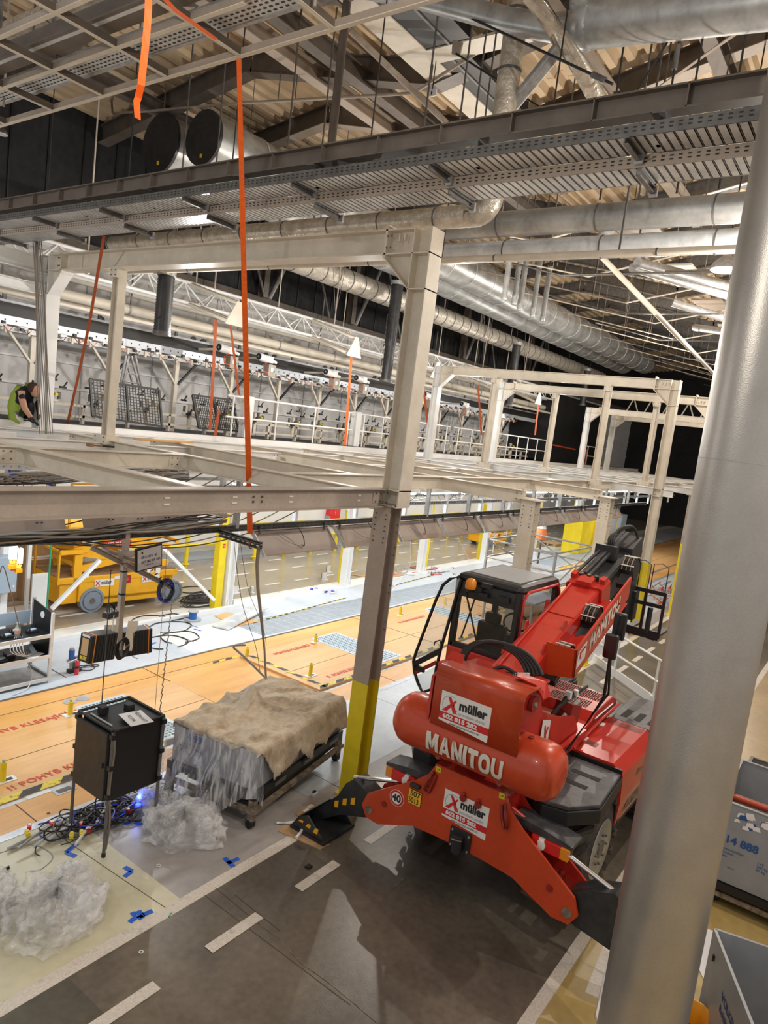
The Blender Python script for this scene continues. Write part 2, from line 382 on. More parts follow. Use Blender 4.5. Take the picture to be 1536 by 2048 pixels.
structure(b, 'floor')
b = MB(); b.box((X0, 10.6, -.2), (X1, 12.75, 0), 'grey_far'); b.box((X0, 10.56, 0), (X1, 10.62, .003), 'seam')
b.flat(9.2, 11.3, 10.65, 12.0, .002, 'white_far')
b.flat(11.15, 40, 10.7, 11.7, .003, 'grate_far')
for i in range(90):
    x = 11.2+i*.3; b.bar((x, 10.72, .0045), (x, 11.68, .0045), .02, .003, 'grey_far')
for j in range(1, 6): b.bar((11.15, 10.7+j*.165, .005), (40, 10.7+j*.165, .005), .012, .003, 'curb_grey')
hz = [(11.6, 11.35), (15.2, 11.95)]
for i in range(34):
    a = V((11.6+i*.12, 11.5+i*.012, .007)); b.add([a, a+V((.12, 0, 0)), a+V((.15, .06, 0)), a+V((.03, .06, 0))], [(0, 1, 2, 3)], 'hazard_yellow' if i % 2 else 'black')
for i in range(30):
    a = V((17.0+i*.14, 12.0+i*.012, .007)); b.add([a, a+V((.14, 0, 0)), a+V((.17, .07, 0)), a+V((.03, .07, 0))], [(0, 1, 2, 3)], 'hazard_yellow' if i % 2 else 'black')
for x, y, w in ((6.6, 10.9, .5), (8.1, 11.0, .5), (9.6, 11.2, .4), (5.7, 11.3, .45), (10.3, 11.9, .5)): b.bar((x, y, .003), (x, y+w, .003), .02, .003, 'seam')
structure(b, 'floor')
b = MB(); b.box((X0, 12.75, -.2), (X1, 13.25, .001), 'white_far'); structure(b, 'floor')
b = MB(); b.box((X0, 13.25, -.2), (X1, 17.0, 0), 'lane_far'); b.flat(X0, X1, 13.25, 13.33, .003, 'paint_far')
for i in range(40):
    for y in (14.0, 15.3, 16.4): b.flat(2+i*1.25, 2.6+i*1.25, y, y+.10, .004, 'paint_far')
structure(b, 'floor')
b = MB(); b.box((X0, 17.0, -.2), (X1, 17.32, .10), 'curb_grey'); structure(b, 'baseboard_back')
b = MB(); b.box((X0, 17.3, 0), (X1, 17.6, 3.9), 'white_wall'); b.box((X0, 17.27, .1), (X1, 17.3, .32), 'curb_grey'); structure(b, 'wall_back')
b = MB(); b.box((X0, 17.6, 3.9), (X1, 17.9, 8.5), 'white_wall')
for z, h in ((4.9, .05), (5.55, .04), (6.1, .05), (6.9, .05), (7.6, .06), (8.2, .08)): b.box((X0, 17.54, z), (X1, 17.6, z+h), 'steel_white')
for i in range(24): b.box((4+i*2.15, 17.58, 3.9), (4.03+i*2.15, 17.6, 8.5), 'curb_grey')
structure(b, 'wall_back')
b = MB(); b.box((X0, 17.6, 8.5), (X1, 17.9, 12.6), 'dark_wall')
for i in range(60): b.box((2+i*.9, 17.57, 8.5), (2.04+i*.9, 17.6, 12.2), 'black')
b.box((X0, 17.4, 8.4), (X1, 17.6, 8.62), 'steel_brown'); structure(b, 'wall_back')
b = MB(); b.box((X1-4, -14, -.2), (X1-3.6, 17.9, 12.6), 'dark_wall'); b.box((X1-4.1, -14, 7.6), (X1-4, 12, 9.6), 'galv_dark'); structure(b, 'wall_end')
g = thing('cross_truss', 'white lattice truss crossing the hall beyond the far portals', 'truss', (41, 5, 7.2))
for z in (7.1, 8.3): m = MB(); m.tube((41, -6, z), (41, 13.5, z), .07, 'steel_cream', n=8); m.build('chord', g)
for i in range(18):
    y = -5+i; m = MB(); m.tube((41, y, 7.1), (41, y+.5, 8.3), .04, 'steel_cream', n=6); m.tube((41, y+.5, 8.3), (41, y+1, 7.1), .04, 'steel_cream', n=6); m.build('lattice', g)
# ---- folded corrugated roof, ribs running along the hall
YN = [(-14, 11.3), (-11.8, 11.3), (-7, 12.35), (-2.2, 11.3), (2.6, 12.35), (7.4, 11.3), (12.2, 12.35), (17.9, 11.6)]
def roofz(y):
    for (a, za), (c, zc) in zip(YN, YN[1:]):
        if a <= y <= c: return za+(zc-za)*(y-a)/(c-a)
    return 11.3
for (a, za), (c, zc) in zip(YN[1:], YN[2:]):
    b = MB(); P = .32; y = a; pts = []
    while y < c-.001:
        for dy, dz in ((0, 0), (.12, 0), (.16, .11), (.28, .11)):
            if y+dy < c: pts.append((y+dy, roofz(y+dy)+dz))
        y += P
    pts.append((c, roofz(c)))
    n = len(pts); vs = [(1.0, p, q) for p, q in pts]+[(58.2, p, q) for p, q in pts]
    b.add(vs, [(i, n+i, n+i+1, i+1) for i in range(n-1)], 'roof_sheet')
    b.add([(1, a, za+.2), (58.2, a, za+.2), (58.2, c, zc+.2), (1, c, zc+.2)], [(0, 1, 2, 3)], 'steel_brown')
    structure(b, 'ceiling')
# girders across the hall, following the roof folds
GX = [5.2, 7.9, 10.55, 13.05, 15.9, 18.6, 21.3, 24.2, 27.2, 30.4, 33.8, 37.5, 41.5, 46, 51]
for i, x in enumerate(GX):
    g = thing('roof_girder', 'brown steel roof girder crossing the hall, %s from the camera' % ORD[i], 'beam', (x, 7.4, 11), 'roof girders following the folded roof')
    for j, ((a, za), (c, zc)) in enumerate(zip(YN[3:], YN[4:])):
        m = MB(); m.ibeam((x, a, za-.24), (x, min(c, 17.5), zc-.24), .2, .44, 'steel_brown' if i < 5 else 'galv_dark', t=.02)
        if i in (2, 3): m.bar((x, a, za-.465), (x, min(c, 17.5), zc-.465), .3, .015, 'steel_beige' if i == 3 else 'steel_brown')
        m.build('span', g)
for i, (y, z) in enumerate(((10.15, 11.45), (5.2, 11.3), (14.9, 11.5), (9.0, 11.2), (3.4, 11.6))):
    m = MB(); m.ibeam((2.5, y, z), (20 if i else 13, y, z), .24, .3, 'steel_beige' if i in (0, 1) else 'steel_brown', t=.02)
    tag(m.build('purlin_beam'), 'steel beam under the roof running lengthwise, %s' % ['above the two big duct ends', 'beside the roof hatch', 'nearest the black upper wall', 'just left of the vertical foil pipe', 'upper right beyond the tubular truss'][i], 'beam')
# roof hatch (white lined opening)
g = thing('roof_hatch', 'white lined rectangular roof opening with black interior near the foil pipe', 'hatch', (9.3, 6.3, 11))
m = MB(); zz = 10.92
for a, c in (((7.0, 7.05), (13.0, 7.55)), ((9.6, 5.4), (10.0, 7.05))): m.box((a[0], a[1], zz), (c[0], c[1], zz+.04), 'steel_cream')
m.build('lining', g)
m = MB(); m.box((8.3, 6.25, zz+.02), (9.6, 7.05, zz+.3), 'black'); m.box((10.0, 6.5, zz+.02), (12.2, 7.05, zz+.3), 'black'); m.box((8.3, 6.6, zz+.0), (9.6, 6.64, zz+.02), 'galv_dark'); m.box((10.0, 6.78, zz+.0), (12.2, 6.82, zz+.02), 'galv_dark'); m.build('opening', g)
# black wall framing: posts with diagonal tube braces
for i, px in enumerate((370, 534, 711, 940, 1070)):
    p = gy(px, 520+i*35, 17.2); x = p.x
    g = thing('wall_post', 'dark steel post with tube brace against the black upper wall, %s from the left' % ORD[i].replace('nearest', 'first'), 'post', (x, 17.3, 8.6), 'posts of the black upper wall')
    m = MB(); m.ibeam((x, 17.3, 8.6), (x, 17.3, 11.6), .22, .26, 'steel_brown', up=V((0, 1, 0))); m.build('post', g)
    m = MB(); m.tube((x+.2, 17.2, 8.6), (x+1.6, 17.2, 11.4), .07, 'galv'); m.build('brace', g)
    m = MB(); m.tube((x+3.2, 17.2, 8.6), (x+1.8, 17.2, 11.2), .05, 'galv_dark'); m.build('brace', g)
# ---------------------------------------------------------------- ducts
def duct(x0, x1, y, z, r, step, label, m1='duct', cap=False, seam='galv_bright'):
    g = thing('ventilation_duct', label, 'duct', (x0, y, z-r))
    m = MB(); m.tube((x0, y, z), (x1, y, z), r, m1, n=32); m.build('pipe', g)
    x = x0+step
    while x < x1: m = MB(); m.tube((x, y, z), (x+.035, y, z), r+.012, seam, n=32); x += step; m.build('joint_ring', g)
    if cap:
        m = MB(); m.tube((x0-.03, y, z), (x0+.03, y, z), r+.02, 'black_plastic', n=32); m.build('end_cap', g)
        m = MB(); m.box((x0-.045, y-.03, z-r*.75), (x0-.03, y+.03, z-r*.62), 'yellow'); m.build('sticker', g)
    x = x0+1.2
    while x < x1:
        m = MB(); m.tube((x, y, z+r), (x, y, roofz(y)-.02), .008, 'galv_dark', n=5); x += 3.2; m.build('hanger', g)
    return g
c = gy(408, 276, 12.5); duct(c.x, 42, 12.5, c.z, .53, 1.35, 'large spiral ventilation duct with black end cap, right of the pair', cap=True)
c = gy(322, 287, 13.75); duct(c.x, 42, 13.75, c.z, .60, 1.35, 'large ventilation duct with black end cap, left and behind its twin', cap=True)
duct(12.2, 41, 14.6, 9.3, .33, .62, 'foil wrapped duct below the two large ducts', m1='foil', seam='galv_dark')
# black flexible drops
for px, py0, py1, w, nm in ((333, 552, 668, .17, 'left'), (795, 570, 765, .20, 'centre'), (1034, 690, 812, .19, 'right'), (1175, 742, 810, .17, 'far right')):
    Yp = 13.9 if nm != 'left' else 12.4
    a = gy(px, py0, Yp); c = gy(px-10, py1, Yp)
    g = thing('flexible_duct', 'black flexible duct hanging down, %s' % {'left': 'between the first portal legs at the left', 'centre': 'just left of the near portal column', 'right': 'above the second portal', 'far right': 'farthest, before the dark end wall'}[nm], 'duct', (a.x, a.y, c.z), 'black flexible duct drops')
    m = MB(); n = 40; z0 = c.z; z1 = a.z
    m.lathe((a.x, a.y, z0), (0, 0, 1), [((z1-z0)*i/n, w*(1 if i % 2 else .93)*(.88 if i < n*.4 and nm == 'centre' else 1)) for i in range(n+1)], 'black_plastic', n=20); m.build('bellows', g)
    m = MB(); m.tube((a.x, a.y, z1), (a.x, a.y, z1+.12), w*1.12, 'galv', n=20); m.tube((a.x, a.y, z0-.03), (a.x, a.y, z0+.05), w*1.04, 'galv_dark', n=20); m.tube((a.x, a.y, z1+.1), (a.x, a.y, min(9.0, z1+2.2)), w*.8, 'black_plastic', n=14); m.build('collar', g)
# five short spiral pipes
for i, (px, a0, a1) in enumerate(((1022, 500, 604), (1040, 520, 613), (1052, 527, 625), (1078, 540, 638), (1098, 552, 646))):
    a = gy(px, a0, 8.5); c = gy(px-6, a1, 8.5)
    m = MB(); n = 26; m.lathe((a.x, a.y, c.z), (0, 0, 1), [((a.z+.25-c.z)*k/n, .075 if k % 2 else .066) for k in range(n+1)], 'duct', n=12)
    m.tube((a.x, a.y, a.z+.2), (a.x, a.y, roofz(a.y)), .012, 'galv_dark', n=5)
    tag(m.build('spiral_pipe'), 'short galvanised spiral pipe hanging vertically, %s from the left' % ORD[i].replace('nearest', 'first'), 'pipe', 'five hanging spiral pipes')
# ---------------------------------------------------------------- pipes crossing the hall
def ypipe(label, x, z, r, y0, y1, m1, band=1.0, bm='galv_dark', cat='pipe', name='insulated_pipe', hang=True):
    g = thing(name, label, cat, (x, y0, z-r)); m = MB(); m.tube((x, y0, z), (x, y1, z), r, m1, n=24); m.build('pipe', g)
    y = y0+band*.6
    while y < y1: m = MB(); m.tube((x, y, z), (x, y+.02, z), r+.006, bm, n=24); y += band; m.build('band', g)
    if hang:
        y = y0+1
        while y < y1: m = MB(); m.bar((x, y, z+r), (x, y, roofz(y)-.02), .02, .02, 'galv_dark'); y += 2.6; m.build('hanger', g)
    return g
e = gx(948, 447, 8.3)
g = ypipe('foil wrapped pipe running left from an elbow above the near portal', 8.3, 7.87, .145, e.y, 13.2, 'foil', .95)
t = gx(1005, 0, 8.3)
m = MB(); pts = [(8.3, e.y+.1, 7.87), (8.3, e.y, 7.87)]+[(8.3, e.y-.22*math.sin(a), 7.87+.22*(1-math.cos(a))) for a in (math.pi/16*k for k in range(1, 9))]+[(8.3, e.y-.22, 8.2)]
m.path(pts, .148, 'foil', n=24); m.build('elbow', g)
m = MB(); m.tube((8.3, e.y-.22, 8.08), (8.3, e.y-.22, 11.4), .145, 'foil', n=20); m.build('riser', g)
for zz in (8.9, 9.6, 10.3): m = MB(); m.tube((8.3, e.y-.22, zz), (8.3, e.y-.22, zz+.03), .155, 'galv_dark', n=20); m.build('band', g)
ypipe('big galvanised pipe crossing the hall above the others, upper of the pair', 9.3, 8.06, .175, -3, 6.6, 'duct', 1.45, name='large_pipe')
ypipe('big galvanised pipe crossing the hall, lower of the pair', 9.58, 7.76, .15, -3, 6.6, 'galv_bright', 1.45, name='large_pipe')
ypipe('thin cream pipe crossing the hall below the big pipes', 8.9, 7.48, .042, -3, 13.5, 'steel_cream', 2.2, name='thin_pipe')
ypipe('thin grey pipe crossing high behind the cable trays', 12.5, 8.6, .05, -3, 6, 'steel_beige', 2.2, name='thin_pipe')
for i, (x, z) in enumerate(((4.85, 9.55), (5.05, 9.42))):
    ypipe('cream insulated pipe above the steel grid at top left, %s' % ('upper', 'lower')[i], x-.3*i, z-.25*i, .12, 6.0, 14, 'foil', 1.3, name='insulated_pipe')
# ---------------------------------------------------------------- runway beam and cable trays
g = thing('runway_beam', 'long brown I-beam hung above the perforated cable trays', 'beam', (5.9, 5, 7.7))
m = MB(); m.ibeam((5.9, -2.5, 7.8), (5.9, 14.5, 7.8), .14, .19, 'steel_brown', t=.014)
m.build('beam', g)
y = -2
while y < 14: m = MB(); m.box((5.83, y, 7.71), (5.97, y+.012, 7.89), 'steel_brown'); y += .75; m.build('stiffener', g)
for px, py in ((955, 285), (1325, 215), (630, 330), (480, 365), (300, 385), (165, 405)):
    y = gx(px, py, 5.9).y; m = MB(); m.bar((5.98, y, 7.72), (5.98, y, 7.5), .05, .05, 'galv_dark'); m.box((5.82, y-.05, 7.69), (6.02, y+.05, 7.71), 'galv_dark'); m.build('clamp', g)
for y in (-1.2, .9, 2.9, 4.9, 7.0, 9.1, 11.2, 13.2):
    m = MB(); m.tube((5.9, y, 7.89), (5.9, y, roofz(y)-.02), .008, 'black', n=6); m.build('hanger_rod', g)
def tray(x0, x1, lab, m1, lip, dz=0.):
    Z5 = 7.5+dz
    g = thing('cable_tray', lab, 'cable tray', ((x0+x1)/2, 5, 7.5))
    m = MB()
    for x in (x0, x1):
        m.box((x-.006, -2.5, Z5), (x+.006, 14, Z5+.1), lip)
    y = -2.4
    while y < 14:
        for x in (x0, x1):
            for z in (Z5+.035, Z5+.065): m.flat(0, 0, 0, 0, 0, 'black') if 0 else m.add([(x-.008, y, z), (x-.008, y+.03, z), (x-.008, y+.03, z+.012), (x-.008, y, z+.012)], [(0, 1, 2, 3)], 'black')
        y += .07
    m.build('side_rail', g)
    m = MB(); y = -2.4
    while y < 14:
        m.box((x0, y, Z5), (x1, y+.054, Z5+.003), m1); m.box((x0, y+.06, Z5), (x1, y+.066, Z5+.02), 'galv_dark'); y += .075
    m.box((x0, -2.5, Z5+.025), (x1, 14, Z5+.03), 'black')
    m.build('slotted_floor', g); return g
t1 = tray(5.75, 6.10, 'perforated cable tray crossing the hall, nearer of the pair', 'galv_bright', 'galv_dark')
t2 = tray(6.12, 6.50, 'perforated cable tray crossing the hall, farther of the pair', 'galv_bright', 'steel_beige', -.10)
for px, py in ((1303, 392), (940, 422), (677, 447), (465, 463), (300, 476), (165, 486), (50, 495)):
    y = gx(px, py, 6.55).y
    for tt, xa, xb, zz in ((t1, 5.72, 6.10, 7.465), (t2, 6.12, 6.60, 7.365)):
        m = MB(); m.chan((xa, y, zz), (xb, y, zz), .04, .06, 'galv_dark'); m.box((xb-.03, y-.035, zz-.05), (xb, y+.035, zz+.04), 'galv'); m.build('bracket_arm', tt)
# coiled black cable lying on the tray
g = thing('cable_coil', 'coil of black cable lying on the near cable tray', 'cable', gx(700, 330, 6.1)+Z*.0)
p0 = gx(700, 333, 6.1); p0.z = 7.56
m = MB()
for k in range(9):
    r = .26+.01*k; m.path([p0+V((r*.55*math.cos(a)+.02*math.sin(k), r*1.35*math.sin(a), .02+.016*(k % 5)+.02*math.sin(a*2+k))) for a in (math.tau*i/22 for i in range(23))], .012, 'cable', n=5)
m.build('loop', g)
m = MB(); m.tube(p0+V((.12, .26, .02)), p0+V((.12, .28, .12)), .03, 'white_plastic'); m.build('tie', g)
m = MB()
for k in range(14):
    y0 = gx(740+k*9, 330, 6.1).y; m.path([(5.95+.04*(k % 5), y0-t*.22, 7.56+.09*abs(math.sin(t*1.3+k))) for t in range(0, 9)], .007, 'cable_grey', n=4)
tag(m.build('loose_cables'), 'thin grey loops of cable lying on the near cable tray right of the black coil', 'cable')
m = MB()
for k in range(10):
    m.path([(6.05+.03*(k % 5), 9+.5*t, 7.56+.015*((k+t) % 3)) for t in range(0, 9)], .009, 'cable', n=4)
tag(m.build('loose_cables'), 'black cables lying in the near cable tray at the far left', 'cable')
# ---------------------------------------------------------------- tubular roof truss
g = thing('tubular_truss', 'heavy grey tubular steel roof truss with branching node at top right', 'truss', (8, 3.8, 9))
N = V((8, 3.8, 9.76)); t_ = gx(768, -20, 8)
m = MB(); a = gx(1172, 50, 8); c = gx(1536, 4, 8); m.tube(a, c+(c-a)*1.6, .25, 'duct', n=28); m.lathe(a-V((0, .02, .26)), (0, 0, 1), [(.26+.26*math.sin(t), max(.01, .26*math.cos(t))) for t in (math.pi*(k/12-.5) for k in range(13))], 'duct', n=24); m.build('main_chord', g)
m = MB(); m.path([gx(1230, 45, 8), gx(1165, 55, 8), gx(1100, 56, 8), gx(1020, 42, 8), gx(900, 10, 8), gx(830, -8, 8), gx(700, -30, 8)], [.2, .19, .15, .14, .14, .14, .14], 'duct', n=20); m.build('side_chord', g)
m = MB(); m.tube(gx(1140, 70, 8), gx(985, 260, 8.6), .085, 'galv', n=16); m.build('diagonal', g)
m = MB(); m.tube(gx(1160, 30, 8), gx(1165, -60, 7.4), .12, 'duct', n=16); m.build('diagonal', g)
m = MB(); m.tube(gx(1170, 60, 8), gx(1160, -40, 9.5), .1, 'duct', n=16); m.build('diagonal', g)
m = MB(); a = gx(875, 5, 8.0); c = gx(1225, 168, 7.7); m.tube(a, c, .016, 'black'); d = (c-a).normalized(); m.tube(c-d*.1-d*.2, c-d*.2+d*.1, .035, 'galv_dark'); m.build('tie_rod', g)
g2 = thing('tie_rod', 'black tension rod slanting down right from the roof hatch', 'rod', gx(910, 105, 9)); m = MB(); m.tube(gx(912, 107, 9), gx(1085, 218, 9), .014, 'black'); m.build('rod', g2); m = MB(); m.prism([gx(905, 80, 9), gx(925, 84, 9), gx(918, 112, 9), gx(903, 108, 9)], (.03, 0, 0), 'steel_beige'); m.build('gusset', g2)
for i, (a, c) in enumerate((((1345, 68), (1275, 180)), ((1360, 70), (1345, 170)), ((1250, 75), (1232, 190)), ((1495, 50), (1475, 150)), ((1408, 60), (1390, 160)))):
    m = MB(); p = gx(*a, 8.2); q = gx(*c, 8.2 if i else 7.9)
    q2 = V((p.x, p.y, 7.9)) if i else q
    m.tube(V((p.x, p.y, roofz(p.y))) if i else p, q2, .012, 'black', n=6)
    if i == 1: m.tube(p-Z*.35, p-Z*.1, .03, 'galv_dark', n=8)
    tag(m.build('hanger_rod'), 'black hanger rod below the big tubular truss, %s from the left' % ['third', 'fourth', 'second', 'last', 'next to last'][i], 'rod', 'hanger rods under the tubular truss')
# foil duct, cream pipe, poles
m = MB(); a = gz(1060, -15, 9.8); c = gz(1265, 335, 8.6); m.path([a, gz(1165, 140, 9.3), gz(1215, 235, 9.0), c], .105, 'foil', n=18); tag(m.build('foil_duct'), 'foil covered duct sloping down right behind the truss node', 'duct')
m = MB(); m.tube(gx(700, 60, 8.6), gx(893, 246, 10.4), .05, 'steel_beige', n=12); tag(m.build('sloping_pipe'), 'cream pipe sloping down right across the brown girder', 'pipe')
m = MB(); a = gx(688, 60, 8); m.tube((a.x, a.y, 8.4), (a.x, a.y, 11.2), .062, 'steel_brown', n=14); tag(m.build('vertical_pole'), 'brown vertical round pole hanging from the steel grid to the runway beam', 'pole')
m = MB(); m.path([gx(222, 182, 10), gx(225, 226, 10), gx(300, 222, 10), gx(500, 205, 10), gx(768, 190, 10), gx(828, 186, 10), gx(905, 136, 10), gx(985, 86, 10)], .028, 'steel_beige', n=8)
for px, py, t in ((328, 217, 180), (556, 200, 155), (590, 198, 148), (862, 160, 175)): p = gx(px, py, 10); m.tube(p, V((p.x, p.y, p.z+.5)), .012, 'steel_brown', n=5)
tag(m.build('sprinkler_pipe'), 'thin sprinkler pipe bending under the roof above the duct ends', 'pipe')
m = MB(); p = gx(864, 186, 9.2); m.cbox(p, (.02, .16, .1), 'white_plastic'); m.tube(p, p+Z*.45, .008, 'black', n=5); m.cbox(p-V((.012, 0, 0)), (.004, .02, .05), 'black'); tag(m.build('hanging_bracket'), 'small white hanging bracket below the roof hatch', 'bracket')
m = MB(); m.path([gx(1290, 195, 9), gx(1500, 47, 9)], .022, 'steel_beige', n=8); tag(m.build('thin_pipe'), 'thin cream pipe slanting up right under the tubular truss', 'pipe')
# far sprinkler pipes and conduits following the roof
for i in range(10):
    x = 14.5+i*3.1; m = MB()
    m.tube((x, 12.0, 10.4), (x, 7.0, 9.35), .022, 'steel_cream' if i % 2 else 'steel_beige', n=6); m.tube((x, 7.0, 9.35), (x, 2.6, 10.3), .022, 'steel_cream', n=6)
    for y in (11, 9, 8, 5): m.tube((x, y, 10.4-(12-y)*.21 if y > 7 else 9.35+(7-y)*.21), (x, y, roofz(y)), .008, 'steel_beige', n=4)
    tag(m.build('sprinkler_pipe'), 'thin sprinkler pipe bent under the far roof bays, %s from the camera' % ORD[i], 'pipe', 'far sprinkler pipes')
m = MB(); m.tube(gz(1195, 505, 9.4), gz(1310, 625, 8.2), .06, 'steel_cream', n=10); m.tube(gz(1310, 625, 8.2), gz(1440, 760, 8.2), .06, 'steel_cream', n=10)
tag(m.build('sloping_pipe'), 'long cream pipe slanting down right below the far roof', 'pipe')
for i, (a, c, y) in enumerate((((1275, 525), (1470, 575), 4.2), ((1265, 535), (1455, 590), 4.4), ((1345, 605), (1460, 640), 4.6), ((1330, 545), (1480, 540), 3.6), ((1390, 655), (1460, 665), 4.8), ((1180, 500), (1220, 460), 6))):
    m = MB(); p = gy(*a, y+1.5); q = gy(*c, y); m.tube(p, q, .12 if i != 3 else .05, 'galv', n=12)
    tag(m.build('truss_tube'), 'grey steel tube of the far roof truss beside the round column, %s from the top' % ORD[i].replace('nearest', 'first'), 'tube', 'far truss tubes')
for i in range(7):
    x = 16+i*4.6; m = MB(); m.path([(x, 9.5, 9.6), (x+.8, 7.4, 9.2), (x+.8, 3, 9.2)], .03, 'galv_dark', n=6)
    m.box((x+1, 5.6, 10.6), (x+3.6, 6.6, 10.66), 'steel_cream' if i % 2 else 'steel_beige')
    m.tube((x+1.2, 6, 10.66), (x+1.2, 6, roofz(6)), .01, 'black', n=4)
    m.tube((x, 8, 9.33), (x, 8, roofz(8)), .01, 'black', n=4)
    tag(m.build('ceiling_panel'), 'pale flat panel with conduit under the far roof, %s from the camera' % ORD[i], 'panel', 'far ceiling panels')
# exit style sign far
p = gx(1307, 635, 40)
# lamps
def bay_lamp(p, r, lab, on):
    g = thing('high_bay_lamp', lab, 'lamp', p, None)
    m = MB(); m.lathe(p, (0, 0, 1), [(0, r), (.02, r*1.0), (r*.45, r*.85), (r*.8, r*.5), (r*.95, r*.3), (r*1.6, r*.28), (r*1.65, r*.05)], 'galv' if on else 'galv_dark', n=20); m.build('reflector', g)
    m = MB(); m.tube(p-Z*.0, p-Z*.012, r*.93, 'lamp_on' if on else 'lens_white', n=20); m.build('lamp_glass', g)
    m = MB(); m.tube(p+Z*r*1.6, V((p.x, p.y, roofz(p.y)-.02)), .012, 'black', n=5); m.build('suspension', g)
bay_lamp(gx(1450, 540, 13), .24, 'lit high bay lamp glowing white beside the round column', True)
bay_lamp(gy(925, 648, 15.8), .22, 'dim cage high bay lamp before the black wall, centre', False)
bay_lamp(gy(1090, 714, 15.8), .22, 'dim high bay lamp before the black wall, farthest right', False)
bay_lamp(gx(632, 522, 11), .17, 'dim high bay lamp seen just under the near portal beam', False)
bay_lamp(gx(3, 268, 7), .12, 'dim high bay lamp cut by the left edge of the view', False)
# ---------------------------------------------------------------- steel grid top left with orange straps
g = thing('suspended_grid', 'welded cream steel grid hanging at top left', 'frame', (4.6, 7, 8.2))
for x, y0 in ((4.6, 2.4), (4.02, 4.8), (3.42, 4.8)):
    m = MB(); m.bar((x, y0, 8.23), (x, 12.5, 8.23), .012, .07, 'steel_beige'); m.bar((x, y0, 8.19), (x, 12.5, 8.19), .045, .008, 'steel_cream'); m.build('long_bar', g)
for y in (9.85, 8.72, 7.68, 6.55, 5.48, 4.35, 10.95):
    m = MB(); m.bar((2.6, y, 8.23), (4.59, y, 8.23), .012, .07, 'steel_brown'); m.bar((2.6, y, 8.188), (4.57, y, 8.188), .045, .006, 'steel_cream'); m.build('cross_bar', g)
for y in (9.3, 6.6, 4.3):
    m = MB(); m.tube((4.3, y, 8.2), (4.3, y, roofz(y)), .014, 'steel_beige', n=6); m.build('hanger_rod', g)
g = thing('light_trough', 'perforated steel tray lying inside the grid at top left', 'tray', (4.2, 7, 8.3))
m = MB(); m.box((4.14, 3.4, 8.30), (4.36, 12, 8.31), 'galv_bright'); y = 3.5
while y < 12:
    for x in (4.18, 4.23, 4.28, 4.33): m.box((x-.012, y, 8.296), (x+.004, y+.035, 8.30), 'black')
    y += .07
m.build('perforated_floor', g)
m = MB(); m.box((4.10, 3.4, 8.29), (4.14, 12, 8.36), 'galv'); m.box((4.36, 3.4, 8.29), (4.40, 12, 8.36), 'galv'); m.build('side_rail', g)
g = thing('light_channel', 'grey steel channel running beside the perforated tray in the grid', 'channel', (3.9, 7, 8.3))
m = MB(); m.box((3.74, 4.9, 8.29), (3.96, 12, 8.42), 'steel_brown'); m.box((3.78, 4.9, 8.285), (3.82, 12, 8.29), 'galv_bright'); m.build('channel', g)
for y in (9.6, 8.5, 7.4, 6.3): m = MB(); m.bar((3.85, y, 8.42), (3.85, y, 9.2), .03, .03, 'galv_dark'); m.build('hanger', g)
def strap(pts, w, label, m1='strap', wd=V((0, 1, 0)), twist=0, grp=None):
    pts = [V(p) for p in pts]; vs = []; n = len(pts); w2 = w if isinstance(w, tuple) else (w, w)
    for i, p in enumerate(pts):
        a = twist*i/(n-1); side = V((math.sin(a)*.8+_r2.x*.0, 1, 0)).normalized()
        side = (Matrix.Rotation(a, 3, 'Z') @ wd).normalized()
        ww = w2[0]+(w2[1]-w2[0])*i/(n-1); vs += [p-side*ww/2, p+side*ww/2]
    m = MB(); m.add(vs, [(2*i, 2*i+1, 2*i+3, 2*i+2) for i in range(n-1)], m1)
    o = m.build('lifting_strap'); s = o.modifiers.new('thick', 'SOLIDIFY'); s.thickness = .004
    return tag(o, label, 'strap', grp)
W = V((.57, -.82, 0))
SX = 2.55
strap([gx(298, -60, SX), gx(297, 20, SX), gx(294, 60, SX), gx(290, 100, SX), gx(286, 135, SX), gx(282, 170, SX), gx(276, 196, SX+.02), gx(273, 204, SX), gx(275, 238, SX)], .040, 'orange strap end dangling free at top left', wd=W, twist=1.0)
strap([gx(300, -60, 2.6), gx(322, -10, 2.6), gx(350, 20, 2.8), gx(395, 52, 3.2), gx(432, 78, 3.6)], .035, 'orange strap slanting across the steel grid at top left', wd=V((.7, 0, .7)))
SA, SB = gx(478, 118, 4.62), gy(500, 1068, 8.25)
strap([SA.lerp(SB, t/16) for t in range(0, 17)], (.045, .095), 'long bright orange strap hanging from the grid to the perforated arm', wd=W, twist=.5)
strap([gx(210, 370, 6.3), gx(204, 400, 6.3), gx(198, 415, 6.3)], .06, 'rust orange strap looped over the runway beam at left', 'strap_dark', wd=W)
for i, px in enumerate((113, 135)):
    strap([gx(px, 420, 6.34), gx(px-3, 430, 6.34), gx(px+2, 446, 6.36)], .05, 'short rust strap loop on the cable tray, %s' % ('left', 'right')[i], 'strap_dark', wd=V((.3, .9, 0)))
strap([gx(208, 472, 6.9), gx(180, 640, 7.6), gx(155, 760, 8.0), gx(130, 868, 8.3)], .055, 'rust orange strap slanting down beside the left portal leg', 'strap_dark', wd=W)
# ================================================================ MEZZANINE STEELWORK
def bolts(m, c, n, u, v, r=.012, mm='galv_dark'):
    c, n, u, v = V(c), V(n), V(u), V(v)
    for i in (-1, 1):
        for j in (-1, 1): m.tube(c+u*i+v*j, c+u*i+v*j+n*.012, r, mm, n=6)
